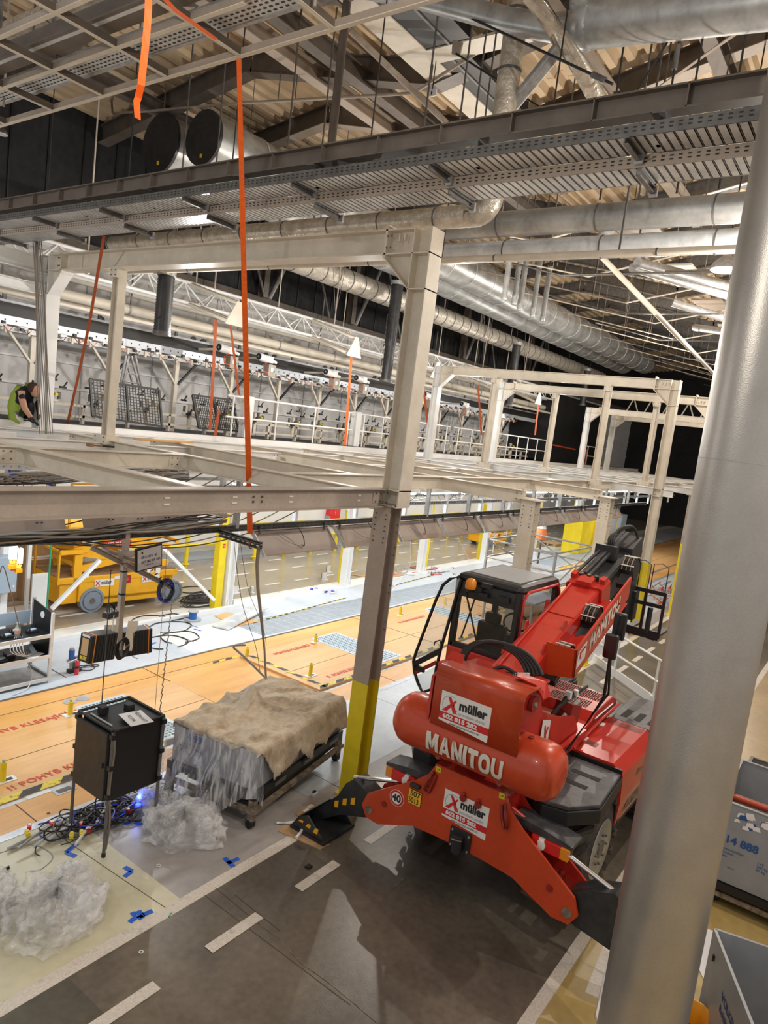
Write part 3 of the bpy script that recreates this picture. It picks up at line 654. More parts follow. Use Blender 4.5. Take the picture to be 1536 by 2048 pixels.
# near columns (row y = 5.15); lower part yellow
def column(x, y, lab, full=4.0, paint='steel_beige', w=.26, ylow=1.5):
    g = thing('steel_column', lab, 'column', (x, y, 0))
    m = MB(); m.ibeam((x, y, 0), (x, y, ylow), w, w, 'yellow', up=V((1, 0, 0)), t=.018); m.build('yellow_base', g)
    m = MB(); m.ibeam((x, y, ylow), (x, y, full), w, w, paint, up=V((1, 0, 0)), t=.018); m.build('shaft', g)
    m = MB(); m.box((x-.2, y-.2, full), (x+.2, y+.2, full+.02), paint); m.box((x-.17, y-.17, 0), (x+.17, y+.17, .025), 'yellow'); m.build('end_plate', g)
    m = MB()
    for zz in (2.4, 2.9, 3.4, 3.7): bolts(m, (x, y-w/2, zz), (0, -1, 0), (.07, 0, 0), (0, 0, .05), .009, 'seam')
    for zz in (3.55, 3.7, 3.85): bolts(m, (x-w/2, y, zz), (-1, 0, 0), (0, .08, 0), (0, 0, .03), .009, 'seam')
    m.build('bolt_holes', g); return g
column(7.4, 5.15, 'near mezzanine column with yellow base beside the draped container', 4.0, ylow=1.62)
column(11.9, 5.15, 'beige mezzanine column rising right behind the cab roof', 4.0, 'steel_cream')
column(16.15, 5.15, 'beige mezzanine column just left of the black boom head', 4.0, 'steel_cream')
column(24.3, 5.0, 'mezzanine column with yellow base seen just left of the round column', 4.0, w=.24, ylow=2.4)
# portal frames standing across the deck
def portal(x, y0, y1, zt, z0, posts, lab, w=.24, h=.27):
    g = thing('portal_frame', lab, 'frame', (x, (y0+y1)/2, z0))
    U = V((1, 0, 0))
    m = MB(); m.ibeam((x, y0, z0 if z0 < 1 else z0-.18), (x, y0, zt), w, w, 'steel_cream', up=V((0, 1, 0)), t=.018)
    m.build('right_leg', g)
    m = MB(); m.ibeam((x, y1, 4.05), (x, y1, zt), w, w, 'steel_white', up=V((0, 1, 0)), t=.018); m.build('left_leg', g)
    m = MB(); m.ibeam((x, y0+w/2, zt-h/2), (x, y1-w/2, zt-h/2), w, h, 'steel_cream', t=.018); m.build('crossbeam', g)
    for s, yy in ((1, y0+w/2), (-1, y1-w/2)):
        m = MB(); m.prism([(x-.008, yy, zt-h), (x-.008, yy+s*.45, zt-h), (x-.008, yy, zt-h-.42)], (.016, 0, 0), 'steel_cream'); m.bar((x, yy, zt-h-.43), (x, yy+s*.46, zt-h), w*.9, .014, 'steel_white' if s < 0 else 'steel_cream')
        m.box((x-w/2, min(yy, yy-s*w), zt-h-.43), (x+w/2, max(yy, yy-s*w), zt-h-.415), 'steel_cream')
        m.box((x-w/2, min(yy, yy-s*w), zt-h), (x+w/2, max(yy, yy-s*w), zt-h+.014), 'steel_cream'); m.build('knee_bracket', g)
        m = MB(); m.box((x-w/2, min(yy+s*.40, yy+s*.43), zt-h-.05), (x+w/2, max(yy+s*.40, yy+s*.43), zt+.06), 'steel_cream'); bolts(m, (x-w/2+.005, yy+s*.36, zt-h/2), (-1, 0, 0), (0, .03, 0), (0, 0, .07)); m.build('splice_plate', g)
    m = MB()
    for yy in (y0+.24, y0+.32): m.cbox((x-w/2-.01, yy, zt-.12), (.05, .012, .09), 'steel_cream')
    m.box((x-w/2-.02, y0-w/2, 4.2), (x+w/2, y0+w/2, 4.215), 'steel_cream'); m.box((x-w/2-.02, y0-w/2, 3.99), (x+w/2, y0+w/2, 4.0), 'steel_cream'); bolts(m, (x-w/2+.01, y0+w/2-.06, 4.1), (-1, 0, 0), (0, .03, 0), (0, 0, .06)); m.build('lug', g)
    for yy in posts:
        m = MB(); m.ibeam((x, yy, 4.1), (x, yy, zt-h), .16, .18, 'steel_cream', up=V((0, 1, 0)), t=.012); m.box((x-.13, yy-.1, zt-h-.16), (x+.0, yy+.1, zt-h), 'steel_cream'); m.box((x-.16, yy-.2, 4.06), (x+.1, yy+.2, 4.22), 'steel_cream')
        bolts(m, (x-.16, yy, 4.14), (-1, 0, 0), (0, .13, 0), (0, 0, .04), .01, 'seam'); bolts(m, (x-.13, yy, zt-h-.08), (-1, 0, 0), (0, .06, 0), (0, 0, .04), .01, 'seam'); m.build('post', g)
    if z0 < 1:
        m = MB(); m.ibeam((x, y0, 0), (x, y0, 2.1), w+.004, w+.004, 'yellow', up=V((0, 1, 0)), t=.02); m.build('yellow_base', g)
    return g
portal(7.4, 5.05, 13.72, 7.43, 4.18, (11.45,), 'tall near cream portal frame standing on the mezzanine edge', w=.27, h=.31)
portal(20.3, 5.12, 12.75, 7.2, .0, (6.95, 10.6), 'second cream portal frame, its right leg running down to the floor')
portal(24.6, 4.95, 12.55, 7.18, 4.2, (6.7, 10.3), 'third cream portal frame, right end behind the round column')
portal(33.6, 5.0, 12.3, 7.1, 4.2, (), 'fourth portal frame farther down the deck')
portal(37.5, 5.0, 12.3, 7.1, 4.2, (), 'farthest portal frame before the dark opening')
# deck beams
def dbeam(p, q, lab, m1='steel_cream', w=.16, h=.24, grp=None, holes=(), end=True):
    p, q = V(p), V(q); g = thing('deck_beam', lab, 'beam', (p+q)/2, grp)
    m = MB(); m.ibeam(p-Z*h/2, q-Z*h/2, w, h, m1, t=.014); m.build('beam', g)
    m = MB(); d = (q-p).normalized(); s = d.cross(Z)
    for c in (p+d*.12, q-d*.12):
        m.cbox(c-Z*h/2, (abs(d.x)*.2+abs(s.x)*.03+.001, abs(d.y)*.2+abs(s.y)*.03+.001, h*.62), m1)
        for k in (-1, 1): bolts(m, c-Z*h/2+s*.017*k, s*k, d*.05, Z*.05, .011, 'galv_dark')
    m.build('cleat', g)
    if holes:
        m = MB()
        for hx in holes:
            for dz in (-.09, -.15): m.cbox((hx, p.y-.012, p.z+dz), (.06, .006, .018), 'offwhite')
        for hx in (5.0, 5.12):
            for dz in (-.09, -.14): m.tube((hx, p.y-.010, p.z+dz), (hx, p.y-.018, p.z+dz), .013, 'seam', n=8)
        m.build('bolt_hole', g)
    return g
dbeam((-3, 5.15, 4.215), (7.25, 5.15, 4.215), 'long near beam running left from the yellow based column', 'steel_beige', .16, .235, holes=(3.95, 4.75, 5.55, 6.75))
dbeam((-3, 9.25, 4.14), (4.67, 9.25, 4.14), 'cream deck beam at far left carrying the bolted cleat'); dbeam((4.83, 9.25, 4.14), (7.3, 9.25, 4.14), 'cream deck beam bridging the two slanting beams at left')
for x, y0, y1, lab in ((4.75, 5.24, 12.7, 'cream deck beam slanting across the left, bright from tube light'), (7.4, 5.3, 12.7, 'cream deck beam meeting the near column from the left'), (9.2, 7.2, 12.7, 'cream deck beam just beyond the near column'),
                       (11.9, 5.28, 12.7, 'cream deck beam ending on the column behind the cab'), (14.0, 7.2, 12.7, 'cream deck beam between the two beige columns'), (16.15, 5.28, 12.7, 'cream deck beam ending on the column beside the boom head'),
                       (0.6, 5.24, 12.7, 'cream deck beam at the extreme left edge')):
    dbeam((x, y0, 4.15), (x, y1, 4.13), lab, 'steel_cream' if x > 4 else 'steel_white')
for i, x in enumerate((18.2, 22.4, 24.6, 26.8, 29, 31.2, 33.6, 36, 38.5, 41)):
    m = MB(); m.ibeam((x, 5.2 if i % 2 else 7.1, 4.03), (x, 12.7, 4.03), .2, .22, 'steel_white')
    tag(m.build('deck_beam'), 'white cross beam of the far deck, %s beyond the second beige column' % ORD[i].replace('nearest', 'first'), 'beam', 'far deck cross beams')
dbeam((7.5, 7.1, 4.15), (46, 7.1, 4.15), 'cream edge beam running along the deck beyond the near column')
dbeam((-3, 11.45, 4.08), (11.8, 11.45, 4.08), 'white lengthwise deck beam under the inner portal post', 'steel_white'); dbeam((12, 11.4, 4.1), (46, 11.4, 4.1), 'white lengthwise deck beam of the far deck', 'steel_white')
dbeam((12, 9.2, 4.12), (46, 9.2, 4.12), 'white middle lengthwise beam of the far deck', 'steel_white')
dbeam((-3, 12.9, 4.12), (46, 12.9, 4.12), 'white lengthwise beam over the far row of columns', 'steel_white')
dbeam((-3, 13.7, 4.1), (12, 13.7, 4.1), 'white lengthwise beam under the left portal leg', 'steel_white')
m = MB(); m.ibeam((-3, 13.72, 7.2), (7.3, 13.72, 7.2), .2, .3, 'steel_white'); m.ibeam((-3, 13.72, 6.75), (7.3, 13.72, 6.75), .18, .2, 'steel_white')
tag(m.build('twin_beam'), 'pair of white beams meeting the left corner of the near portal', 'beam')
# short posts on the deck edge with white faces
for i, (px, py) in enumerate(((488, 880), (706, 893))):
    x = gy(px, py, 14.3).x; m = MB(); m.ibeam((x, 14.3, 4.0), (x, 14.3, 5.32), .26, .24, 'steel_white', up=V((0, 1, 0)), t=.016)
    tag(m.build('stub_column'), 'white stub column standing between the railings, %s' % ('left with strap beside it', 'right')[i], 'column')
# hammer-like tool on the deck beam
g = thing('hand_hammer', 'long handled hammer lying on the white deck beam at left', 'hammer', (6.2, 9.3, 4.1))
a = gz(180, 890, 4.1); c = gz(229, 894, 4.1); m = MB(); m.tube(a, c, .014, 'deck_wood'); m.tube(a+(c-a)*.5, c, .017, 'black'); m.build('handle', g); m = MB(); m.cbox(a, (.06, .13, .05), 'deck_wood'); m.build('head', g)
m = MB(); a = gz(275, 879, 4.16); c = gz(380, 884, 4.16); m.cbox((a+c)/2, ((c-a).length, .22, .03), 'wood_pale', Matrix.Rotation(math.atan2((c-a).y, (c-a).x), 3, 'Z'))
tag(m.build('wooden_board'), 'wooden board lying on the deck behind the portal post', 'board')
# bundle of cables left
m = MB()
for k in range(8):
    a = gy(66+k*2.2, 480, 12.6); c = gy(80+k*3.6, 868, 12.6); m.path([a+(c-a)*t/6+V((.015*math.sin(k+t), 0, 0)) for t in range(7)], .009, 'cable_grey' if k % 3 else 'cable_tan', n=5)
tag(m.build('cable_bundle'), 'grey cable bundle hanging vertically left of the left portal leg', 'cable')
# ================================================================ FAR ROW OF COLUMNS, GUARD RAIL
for i, x in enumerate((11.75, 16.5, 20.8, 25.6, 30.5, 36)):
    g = thing('wall_side_column', 'white column of the far row beside a yellow post, %s from the camera' % ORD[i], 'column', (x, 12.95, 0), 'far row columns')
    m = MB(); m.ibeam((x+.22, 12.9, 0), (x+.22, 12.9, 3.98), .22, .24, 'steel_white', up=V((1, 0, 0)), t=.016); m.build('shaft', g)
    m = MB(); m.box((x+.05, 12.7, 0), (x+.42, 13.1, .03), 'steel_white'); m.box((x+.36, 12.75, 0), (x+.38, 13.1, .2), 'steel_white'); m.box((x+.1, 12.7, .03), (x+.12, 12.75, .25), 'steel_white'); m.build('base_plate', g)
    y = 12.95 if i % 2 == 0 else 13.2; xx = x-.08 if i == 0 else x+.47
    g = thing('yellow_post', 'yellow square guard post on the far row of columns, %s from the camera' % ORD[i], 'post', (xx, y, 0), 'yellow guard posts')
    m = MB(); m.box((xx-.11, y-.1, 0), (xx+.11, y+.1, 2.45 if i == 0 else 2.6), 'yellow'); m.build('post', g, bevel=.01)
    if i == 0: m = MB(); m.box((xx-.03, y-.106, 1.55), (xx+.05, y-.1, 1.65), 'red_sticker'); m.text('16', .07, (xx-.03, y-.107, 1.6), (1, 0, 0), (0, 0, 1), 'white_sticker'); m.build('sticker', g)
g = thing('guard_rail', 'yellow tubular guard rail standing along the far white wall', 'railing', (20, 16.75, 0))
for z in (1.22, .68): m = MB(); m.tube((9.3, 16.75, z), (40, 16.75, z), .05, 'yellow', n=12); m.build('rail', g)
for i in range(22):
    x = 9.5+i*1.42; m = MB(); m.tube((x, 16.75, 0), (x, 16.75, 1.26), .065, 'yellow', n=12); m.tube((x, 16.75, .1), (x, 16.75, .115), .12, 'yellow', n=12); m.build('post', g)
# fire hose box on the wall
p = gy(664, 1025, 17.25); g = thing('hose_cabinet', 'red fire hose cabinet on the far white wall', 'cabinet', (p.x, 17.2, p.z-.3)); m = MB(); m.box((p.x-.32, 17.08, p.z-.33), (p.x+.32, 17.3, p.z+.33), 'ext_red'); m.build('case', g, bevel=.02)
m = MB(); m.box((p.x-.36, 17.06, p.z-.36), (p.x-.32, 17.3, p.z-.1), 'grey_print'); m.text('!', .2, (p.x-.02, 17.075, p.z), (1, 0, 0), (0, 0, 1), 'white_sticker'); m.build('marking', g)
# ================================================================ LIGHT AND TOOL RAILS UNDER THE DECK
YR = 9.0; ZR = 5-.231*YR   # 3.0
g = thing('service_rail', 'long perforated steel rail with cables hanging under the deck', 'rail', (12, YR, ZR))
for x0, x1 in ((-2, 9.9), (9.9, 34)):
    m = MB(); m.chan((x0, YR, ZR), (x1, YR, ZR), .07, .11, 'galv_dark', side=1); m.build('rail', g)
m = MB(); x = -1.9
while x < 20:
    for dz in (-.028, .022): m.box((x, YR-.041, ZR+dz), (x+.05, YR-.034, ZR+dz+.010), 'black')
    x += .13
m.build('slot', g)
for x in (8.4, 12.6, 14.6, 16.7, 18.8, 20.9, 23.2, 25.5, 28, 31): m = MB(); m.chan((x, YR, ZR), (x, YR, 4.0), .1, .07, 'galv', up=V((1, 0, 0))); m.build('hanger', g)
# cables on it
cm = {0: 'cable', 1: 'cable_tan', 2: 'cable_grey'}
m = MB()
for k in range(17):
    pts = []; z0 = ZR+.04+.010*(k % 6)
    for t in range(0, 25):
        x = -2+t*.42; pts.append((x, YR-.06+.13*math.sin(k*1.7+t*.35)*.5, z0+.035*math.sin(k*2.3+t*.9)+max(0, (x-5.5))*.085*(1 if k % 3 == 0 else .25)))
    m.path(pts, .009+.003*(k % 3), cm[k % 3], n=5)
tag(m.build('cable_bundle'), 'tangled black and tan cables running along the service rail at left', 'cable')
m = MB()
for k in range(9):
    m.path(arc((2.5+.3*k, YR+.3, 3.05), (8.6+.5*k, YR+.9, 3.9), .5+.05*k, 14), .011, cm[k % 2], n=5)
tag(m.build('cable_bundle'), 'dark cables swooping up to the deck right of the hanging post', 'cable')
m = MB()
for k in range(26): m.path([gz(-40+t*38, 966-.9*t-(k % 9)*3.2*(.45+.05*t)+4*math.sin(k*2+t*.9)-(k % 3)*.5, 3.55) for t in range(12)], .012, cm[k % 3], n=5)
tag(m.build('cable_bundle'), 'thick mass of cables lying behind the long near beam at left', 'cable')
# lamp troughs
def trough(x0, x1, lab, flip=False, z=None, grp='tilted grey light troughs', y=None):
    y = YR if y is None else y; z = ZR-.14 if z is None else z
    g = thing('light_trough', lab, 'light fixture', ((x0+x1)/2, y, z-.3), grp)
    m = MB()
    if flip: poly = [(0, -.0, .0), (0, .03, .0), (0, .14, .26), (0, .11, .27)]
    else: poly = [(0, -.32, -.32), (0, -.28, -.35), (0, .06, -.03), (0, .02, 0)]
    m.prism([V((x0, y, z))+V(p) for p in poly], (x1-x0, 0, 0), 'trough'); m.build('cover', g)
    m = MB()
    if flip:
        for x in (x0+.4, x0+.9, x0+1.4, x1-.4): m.tube((x, y+.07, z+.18), (x, y+.055, z+.185), .012, 'black', n=6); m.tube((x+.07, y+.07, z+.18), (x+.07, y+.055, z+.185), .012, 'black', n=6)
    else: m.box((x0+.03, y-.0, z+.0), (x1-.03, y+.2, z+.05), 'trough'); m.box((x0, y-.005, z+.05), (x1, y+.0, z+.06), 'black')
    m.build('rim', g)
    if not flip:
        m = MB(); m.prism([(x0-.012, y-.34, z-.33), (x0-.012, y-.28, z-.36), (x0-.012, y+.08, z), (x0-.012, y+.05, z+.06), (x0-.012, y, z+.04)], (.02, 0, 0), 'galv'); m.prism([(x1, y-.32, z-.33), (x1, y-.28, z-.36), (x1, y+.08, z), (x1, y, z+.04)], (.02, 0, 0), 'galv'); m.build('end_bracket', g)
        m = MB(); m.bar((x0+.12, y, z), (x0+.12, y, z+.14), .05, .03, 'galv_dark'); m.bar((x1-.12, y, z), (x1-.12, y, z+.14), .05, .03, 'galv_dark'); m.build('hanger', g)
        m = MB(); xm = (x0+x1)/2; m.path([(xm-.1, y-.05, z+.18), (xm, y-.12, z+.1), (xm+.05, y-.22, z-.05), (xm+.06, y-.27, z-.22), (xm+.02, y-.24, z-.2)], .008, 'cable', n=4); m.path([(xm-.5, y-.05, z), (xm-.3, y-.2, z-.15), (xm+.04, y-.28, z-.24)], .003, 'cable', n=4); m.build('lead', g)
    return g
xs = [8.3]
a = [gy(px, 1070, YR-.15).x for px in (508, 667, 683, 790, 815, 893, 906, 976, 990, 1060)]
trough(gy(508, 1075, YR).x, gy(655, 1060, YR).x, 'first tilted light trough right of the orange strap')
nm = ['second tilted light trough, behind the near column', 'third tilted light trough, half shaded, right of the near column', 'fourth tilted light trough, above the open cab door', 'fifth tilted light trough, above the cab roof', 'sixth tilted light trough', 'seventh tilted light trough', 'eighth tilted light trough', 'ninth tilted light trough', 'farthest tilted light trough']
x = gy(672, 1050, YR).x
for i in range(9):
    trough(x, x+1.9, nm[i]); x += 2.08
trough(-2, gy(128, 1040, YR+.2).x, 'grey light trough with bolt pairs at the far left, upper side', True, ZR+.02, y=YR+.1)
trough(gy(165, 1040, YR+.2).x, gy(392, 1035, YR+.2).x, 'grey light trough with bolt pairs above the hanging post', True, ZR+.02, y=YR+.1)
# second rails with lit fluorescent tubes further in
for j, (yy, zz) in enumerate(((10.1, 3.05), (12.0, 2.95))):
    g = thing('service_rail', ('perforated rail carrying lit tubes, middle line', 'perforated rail carrying lit tubes, far line')[j], 'rail', (20, yy, zz))
    m = MB(); m.chan((8.5, yy, zz), (44, yy, zz), .07, .1, 'galv'); m.chan((8.5, yy, zz+.42), (44, yy, zz+.42), .05, .07, 'galv'); m.build('rail', g)
    m = MB(); x = 8.6
    while x < 30: m.box((x, yy-.041, zz-.01), (x+.06, yy-.034, zz+.012), 'black'); x += .12
    m.build('slot', g)
    for k in range(17):
        m = MB(); x = 9+k*2.1; m.chan((x, yy, zz-.4), (x, yy, 3.95), .09, .08, 'galv_bright', up=V((1, 0, 0)))
        if k % 2: m.bar((x, yy, zz+.1), (x+.3, yy-.3, zz+.45), .03, .05, 'galv_bright')
        m.build('hanger', g)
LAMPX = [11.6+2.05*i for i in range(14)]
for j, (yy, zz) in enumerate(((9.35, 3.44), (11.75, 3.30))):
    for i, x in enumerate(LAMPX):
        g = thing('fluorescent_light', 'lit fluorescent light under the deck, %s in the %s line' % (ORD[i], ('middle', 'far')[j]), 'light', (x, yy, zz), 'fluorescent lights under the deck')
        m = MB(); m.sect((x-.85, yy, zz+.05), (x+.85, yy, zz+.05), [(-.09, -.02), (.09, -.02), (.05, .06), (-.05, .06)], 'steel_white'); m.build('housing', g)
        m = MB(); m.tube((x-.8, yy-.045, zz+.015), (x+.8, yy-.045, zz+.015), .036, 'tube_on', n=8); m.tube((x-.8, yy+.045, zz+.015), (x+.8, yy+.045, zz+.015), .036, 'tube_on', n=8); m.build('tube', g)
# dark wiring behind
for k in range(10):
    m = MB(); x = 14+k*2.2
    for q in range(4): m.path(arc((x, 10.5+.2*q, 3.3), (x+1.6, 10.9+.2*q, 3.25), .22+.06*q, 8), .012, cm[q % 2], n=4)
    tag(m.build('loose_cables'), 'drooping cables between the tube lights, %s span' % ORD[k].replace('nearest', 'first'), 'cable', 'drooping cables between tube lights')
# perforated blue-lit ladder rack near left
m = MB(); m.box((5.2, 12.2, 3.45), (11.0, 12.23, 3.56), 'perf_rail'); m.box((5.2, 12.5, 3.5), (11, 12.53, 3.6), 'galv')
for i in range(44): m.box((5.3+i*.13, 12.195, 3.49), (5.33+i*.13, 12.2, 3.52), 'grey_print')
for x in (6.3, 8.1, 9.6): m.bar((x, 12.2, 3.4), (x, 12.2, 4.0), .09, .05, 'perf_rail')
tag(m.build('perforated_rail'), 'pale blue perforated rail glowing under the deck at left', 'rail')
m = MB(); a = gz(800, 975, 3.6)
for i in range(5): m.bar((10+i*1.2, 12.6, 3.3), (10.4+i*1.2, 12.6, 3.9), .05, .05, 'galv_bright')
tag(m.build('rack_braces'), 'row of bright diagonal braces behind the deck beams at left', 'brace')
# hanging post with arms, PCs and monitor
px_ = gy(254, 1062, YR); xq = px_.x; zb = gy(233, 1300, YR).z
g = thing('hanging_post', 'beige hanging steel post carrying arms above the taped floor', 'post', (xq, YR, zb))
m = MB(); m.bar((xq, YR, zb), (xq, YR, ZR+.12), .075, .075, 'steel_beige'); m.box((xq-.17, YR-.06, ZR+.1), (xq+.17, YR+.06, ZR+.13), 'steel_beige'); m.build('post', g)
za = gy(240, 1112, YR).z
m = MB(); m.chan((xq-.1, YR+.5, za+.02), (xq-.05, YR-.3, za-.0), .035, .06, 'steel_beige'); a = gz(190, 1090, za+.1); 
m.build('cross_arm', g)
q1 = gy(352, 1178, YR-.2); q0 = V((xq+.04, YR, za))
m = MB(); m.chan(V((xq-.55, YR, za+.16)), V((q1.x, YR-.1, q1.z)), .06, .08, 'steel_beige'); m.box((xq-.08, YR-.08, za-.09), (xq+.1, YR+.08, za+.08), 'steel_beige'); m.build('perforated_arm', g)
m = MB();
for i in range(9): c = V((xq+.1, YR, za)).lerp(V((q1.x, YR-.1, q1.z)), i/9.); m.cbox(c+V((0, -.045, 0)), (.055, .012, .014), 'black', Matrix.Rotation(-.4, 3, 'Y'))
m.build('slot', g)
m = MB(); 
for zz in (za-.25, za-.6): m.tube((xq, YR, zz), (xq, YR, zz+.02), .058, 'black', n=8)
m.build('cable_tie', g)
m = MB(); m.prism([(xq-.28, YR-.05, zb+.0), (xq-.09, YR-.05, zb-.0), (xq-.05, YR-.05, zb+.42), (xq-.28, YR-.05, zb+.45)], (0, .01, 0), 'steel_cream'); m.prism([(xq+.07, YR-.05, zb), (xq+.22, YR-.05, zb-.05), (xq+.3, YR-.05, zb+.42), (xq+.12, YR-.05, zb+.45)], (0, .01, 0), 'steel_cream'); m.build('side_plate', g)
# monitor/sign
p = gy(297, 1115, YR-.75)
g = thing('status_display', 'black framed display with lines of text on the hanging post', 'display', p-Z*.2)
R = Matrix.Rotation(.12, 3, 'Z') @ Matrix.Rotation(-.1, 3, 'Y')
m = MB(); m.cbox(p, (.48, .04, .34), 'black', R); m.build('frame', g, bevel=.01)
m = MB(); m.cbox(p+V((0, -.028, 0)), (.43, .006, .29), 'trough_edge', R); m.build('screen', g)
m = MB(); xd = R @ V((1, 0, 0)); zd = R @ V((0, 0, 1)); o = p+R @ V((-.16, -.033, .03))
m.text('GR 6 347.2   63', .045, o, xd, zd, 'black_print', bold=.001); m.text('GKT 062 050  E5A', .045, o-zd*.07, xd, zd, 'black_print', bold=.001); m.text('CTP.BUILD.MHT', .024, o-zd*.12+xd*.05, xd, zd, 'black_print')
m.cbox(p+R @ V((-.14, -.033, .1)), (.025, .004, .03), 'black_print', R); m.build('lettering', g)
# industrial PCs
def ipc(c, ang, lab, front):
    g = thing('industrial_computer', lab, 'computer', c-Z*.2); R = Matrix.Rotation(ang, 3, 'Z') @ Matrix.Rotation(.09 if front else -.05, 3, 'Y')
    m = MB(); m.cbox(c, (.46, .24, .40), 'black', R)
    m.build('case', g, bevel=.012)
    m = MB(); 
    for i in range(7): m.cbox(c+R @ V((-.12+i*.05, -.122, 0)), (.012, .01, .36), 'black_plastic', R)
    m.build('fin', g)
    m = MB(); xx = -.17 if front else .17
    m.cbox(c+R @ V((xx, 0, 0)), (.014, .252, .412), 'orange_trim', R); m.build('orange_stripe', g)
    if front:
        m = MB(); m.cbox(c+R @ V((-.232, .0, .02)), (.006, .13, .24), 'tan_panel', R); m.build('front_panel', g)
        m = MB(); m.cbox(c+R @ V((-.232, 0, -.14)), (.006, .13, .05), 'hazard_yellow', R); m.cbox(c+R @ V((-.232, -.0, .175)), (.006, .15, .03), 'white_sticker', R); m.build('label', g)
    return g
c1 = gy(196, 1292, YR-.3); ipc(c1, .15, 'black industrial computer with tan front panel hanging left of the post', True)
c2 = gy(270, 1281, YR+.05); ipc(c2, -.25, 'black industrial computer with orange edge hanging right of the post', False)
c3 = gy(221, 1229, YR-.1)
g = thing('power_supply_box', 'small black power box with plugged leads on top of the computers', 'power box', c3-Z*.05); m = MB(); m.cbox(c3, (.2, .13, .09), 'black_plastic', Matrix.Rotation(.2, 3, 'Z')); m.build('case', g, bevel=.008)
m = MB()
for k in range(4): m.path([c3+V((-.06+.04*k, 0, .04)), c3+V((-.05+.04*k, .02, .14)), c3+V((.03*k, .02, .17-.02*k)), c3+V((.07, .02, .05))], .007, 'cable', n=5)
m.build('lead', g)
m = MB(); c = gy(241, 1300, YR-.3)
for k in range(6): m.path([c+V((.09*math.cos(a)+.005*k, -.03*k*.3, .15*math.sin(a)+.01*k)) for a in (math.tau*i/16 for i in range(17))], .007, 'cable', n=5)
m.path([gy(228, 1230, YR-.2), gy(225, 1265, YR-.3), c+V((-.05, 0, .1))], .008, 'cable_white', n=5)
tag(m.build('cable_coil'), 'coil of black lead hanging between the two industrial computers', 'cable')
# coil on arm end
m = MB(); c = gy(331, 1182, YR-.1)
for k in range(14): m.path([c+V((.13*math.cos(a)*(1+.02*(k % 4)), -.04+.012*(k % 7), .17*math.sin(a)+.012*(k % 5)-.01)) for a in (math.tau*i/18 for i in range(19))], .008, 'cable' if k % 5 else 'cable_blue', n=5)
tag(m.build('cable_coil'), 'thick coil of dark cable hung on the perforated arm end', 'cable')
# chain with pendant switch
a = gy(330, 1210, YR-.25); pz = gx(317, 1450, a.x*.78)
top = gy(345, 1195, YR-.2); bot = gy(318, 1440, 6.9)
m = MB(); n = 70
pts = [top.lerp(bot, i/n)+V((.006*(-1)**i, .006*(-1)**(i//2), 0)) for i in range(n+1)]
m.path(pts, .008, 'rust', n=5); top2 = gy(318, 1170, YR-.1)
tag(m.build('hoist_chain'), 'rusty chain hanging from the perforated arm to the pendant switch', 'chain')
g = thing('pendant_switch', 'dirty beige pendant switch box hanging on the chain beside the black cabinet', 'switch', bot-Z*.2)
m = MB(); m.lathe(bot-Z*.17, (0, 0, 1), [(0, .05), (.03, .075), (.1, .075), (.12, .06), (.14, .035), (.19, .02)], 'rust', n=8, smooth=False); m.build('housing', g)
m = MB(); m.cbox(bot+V((.06, -.02, -.1)), (.03, .05, .06), 'cable_blue'); m.build('button', g)
for lab, (ax, ay), (cx, cy), yy, mm, r in (('thin black cord hanging from the rail down to the black cabinet socket', (222, 1140), (203, 1418), 7.0, 'cable', .007), ('thin cord hanging beside the hoist chain', (335, 1090), (310, 1420), 7.0, 'cable_tan', .004),
        ('thin black wire loop drooping from the rail end right of the strap', (468, 1085), (520, 1345), 8.0, 'cable', .005), ('second thin wire drooping from the rail end', (480, 1080), (533, 1290), 8.2, 'cable', .004)):
    m = MB(); p = gy(ax, ay, YR-.2); q = gy(cx, cy, yy)
    if yy < 7.5: m.tube(p, q, r, mm, n=5)
    else: m.path([p, p.lerp(q, .4)+V((-.05, 0, -.1)), p.lerp(q, .8)+V((.02, 0, 0)), q], r, mm, n=5)
    tag(m.build('pendant_cable'), lab, 'cord')
# perforated arm with the strap hook
g = thing('cantilever_bracket', 'perforated double arm under the rail where the long strap ends', 'arm', gy(480, 1080, 8.6))
a = gy(437, 1068, YR); c = gy(522, 1095, 8.0); m = MB(); m.chan(a, c, .06, .07, 'galv_dark'); m.chan(a+V((.0, 0, .07)), c+V((0, 0, .07)), .05, .04, 'galv_dark'); m.build('arm', g)
m = MB()
for i in range(9): p = a.lerp(c, (i+.5)/9); m.cbox(p+V((-.035, -.01, .02)), (.01, .05, .014), 'offwhite')
m.build('slot', g)
m = MB(); p = gy(503, 1085, 8.2); m.path([p+V((.05*math.cos(t), 0, .05*math.sin(t)-.05)) for t in (math.tau*i/10 for i in range(9))], .01, 'rail_red', n=6); m.build('hook', g)
# thick hose to the container
m = MB(); m.path([gy(518, 1085, 8.1), gy(514, 1130, 7.9), gy(516, 1180, 7.7), gy(524, 1250, 7.4), gy(529, 1300, 7.2), gy(532, 1355, 6.75)], [.03, .028, .026, .022, .016, .016], 'cable_tan', n=10)
tag(m.build('thick_hose'), 'thick grey brown hose hanging down to the tarp peak', 'hose')
m = MB(); m.path([gy(533, 1358, 6.7), gy(500, 1325, 6.9), gy(475, 1302, 7.1), gy(468, 1296, 7.1), gy(470, 1291, 7.1), gy(490, 1290, 7.1)], .016, 'cable_grey', n=8)
tag(m.build('bent_conduit'), 'grey bent conduit leaning from the tarp peak to the left', 'conduit')
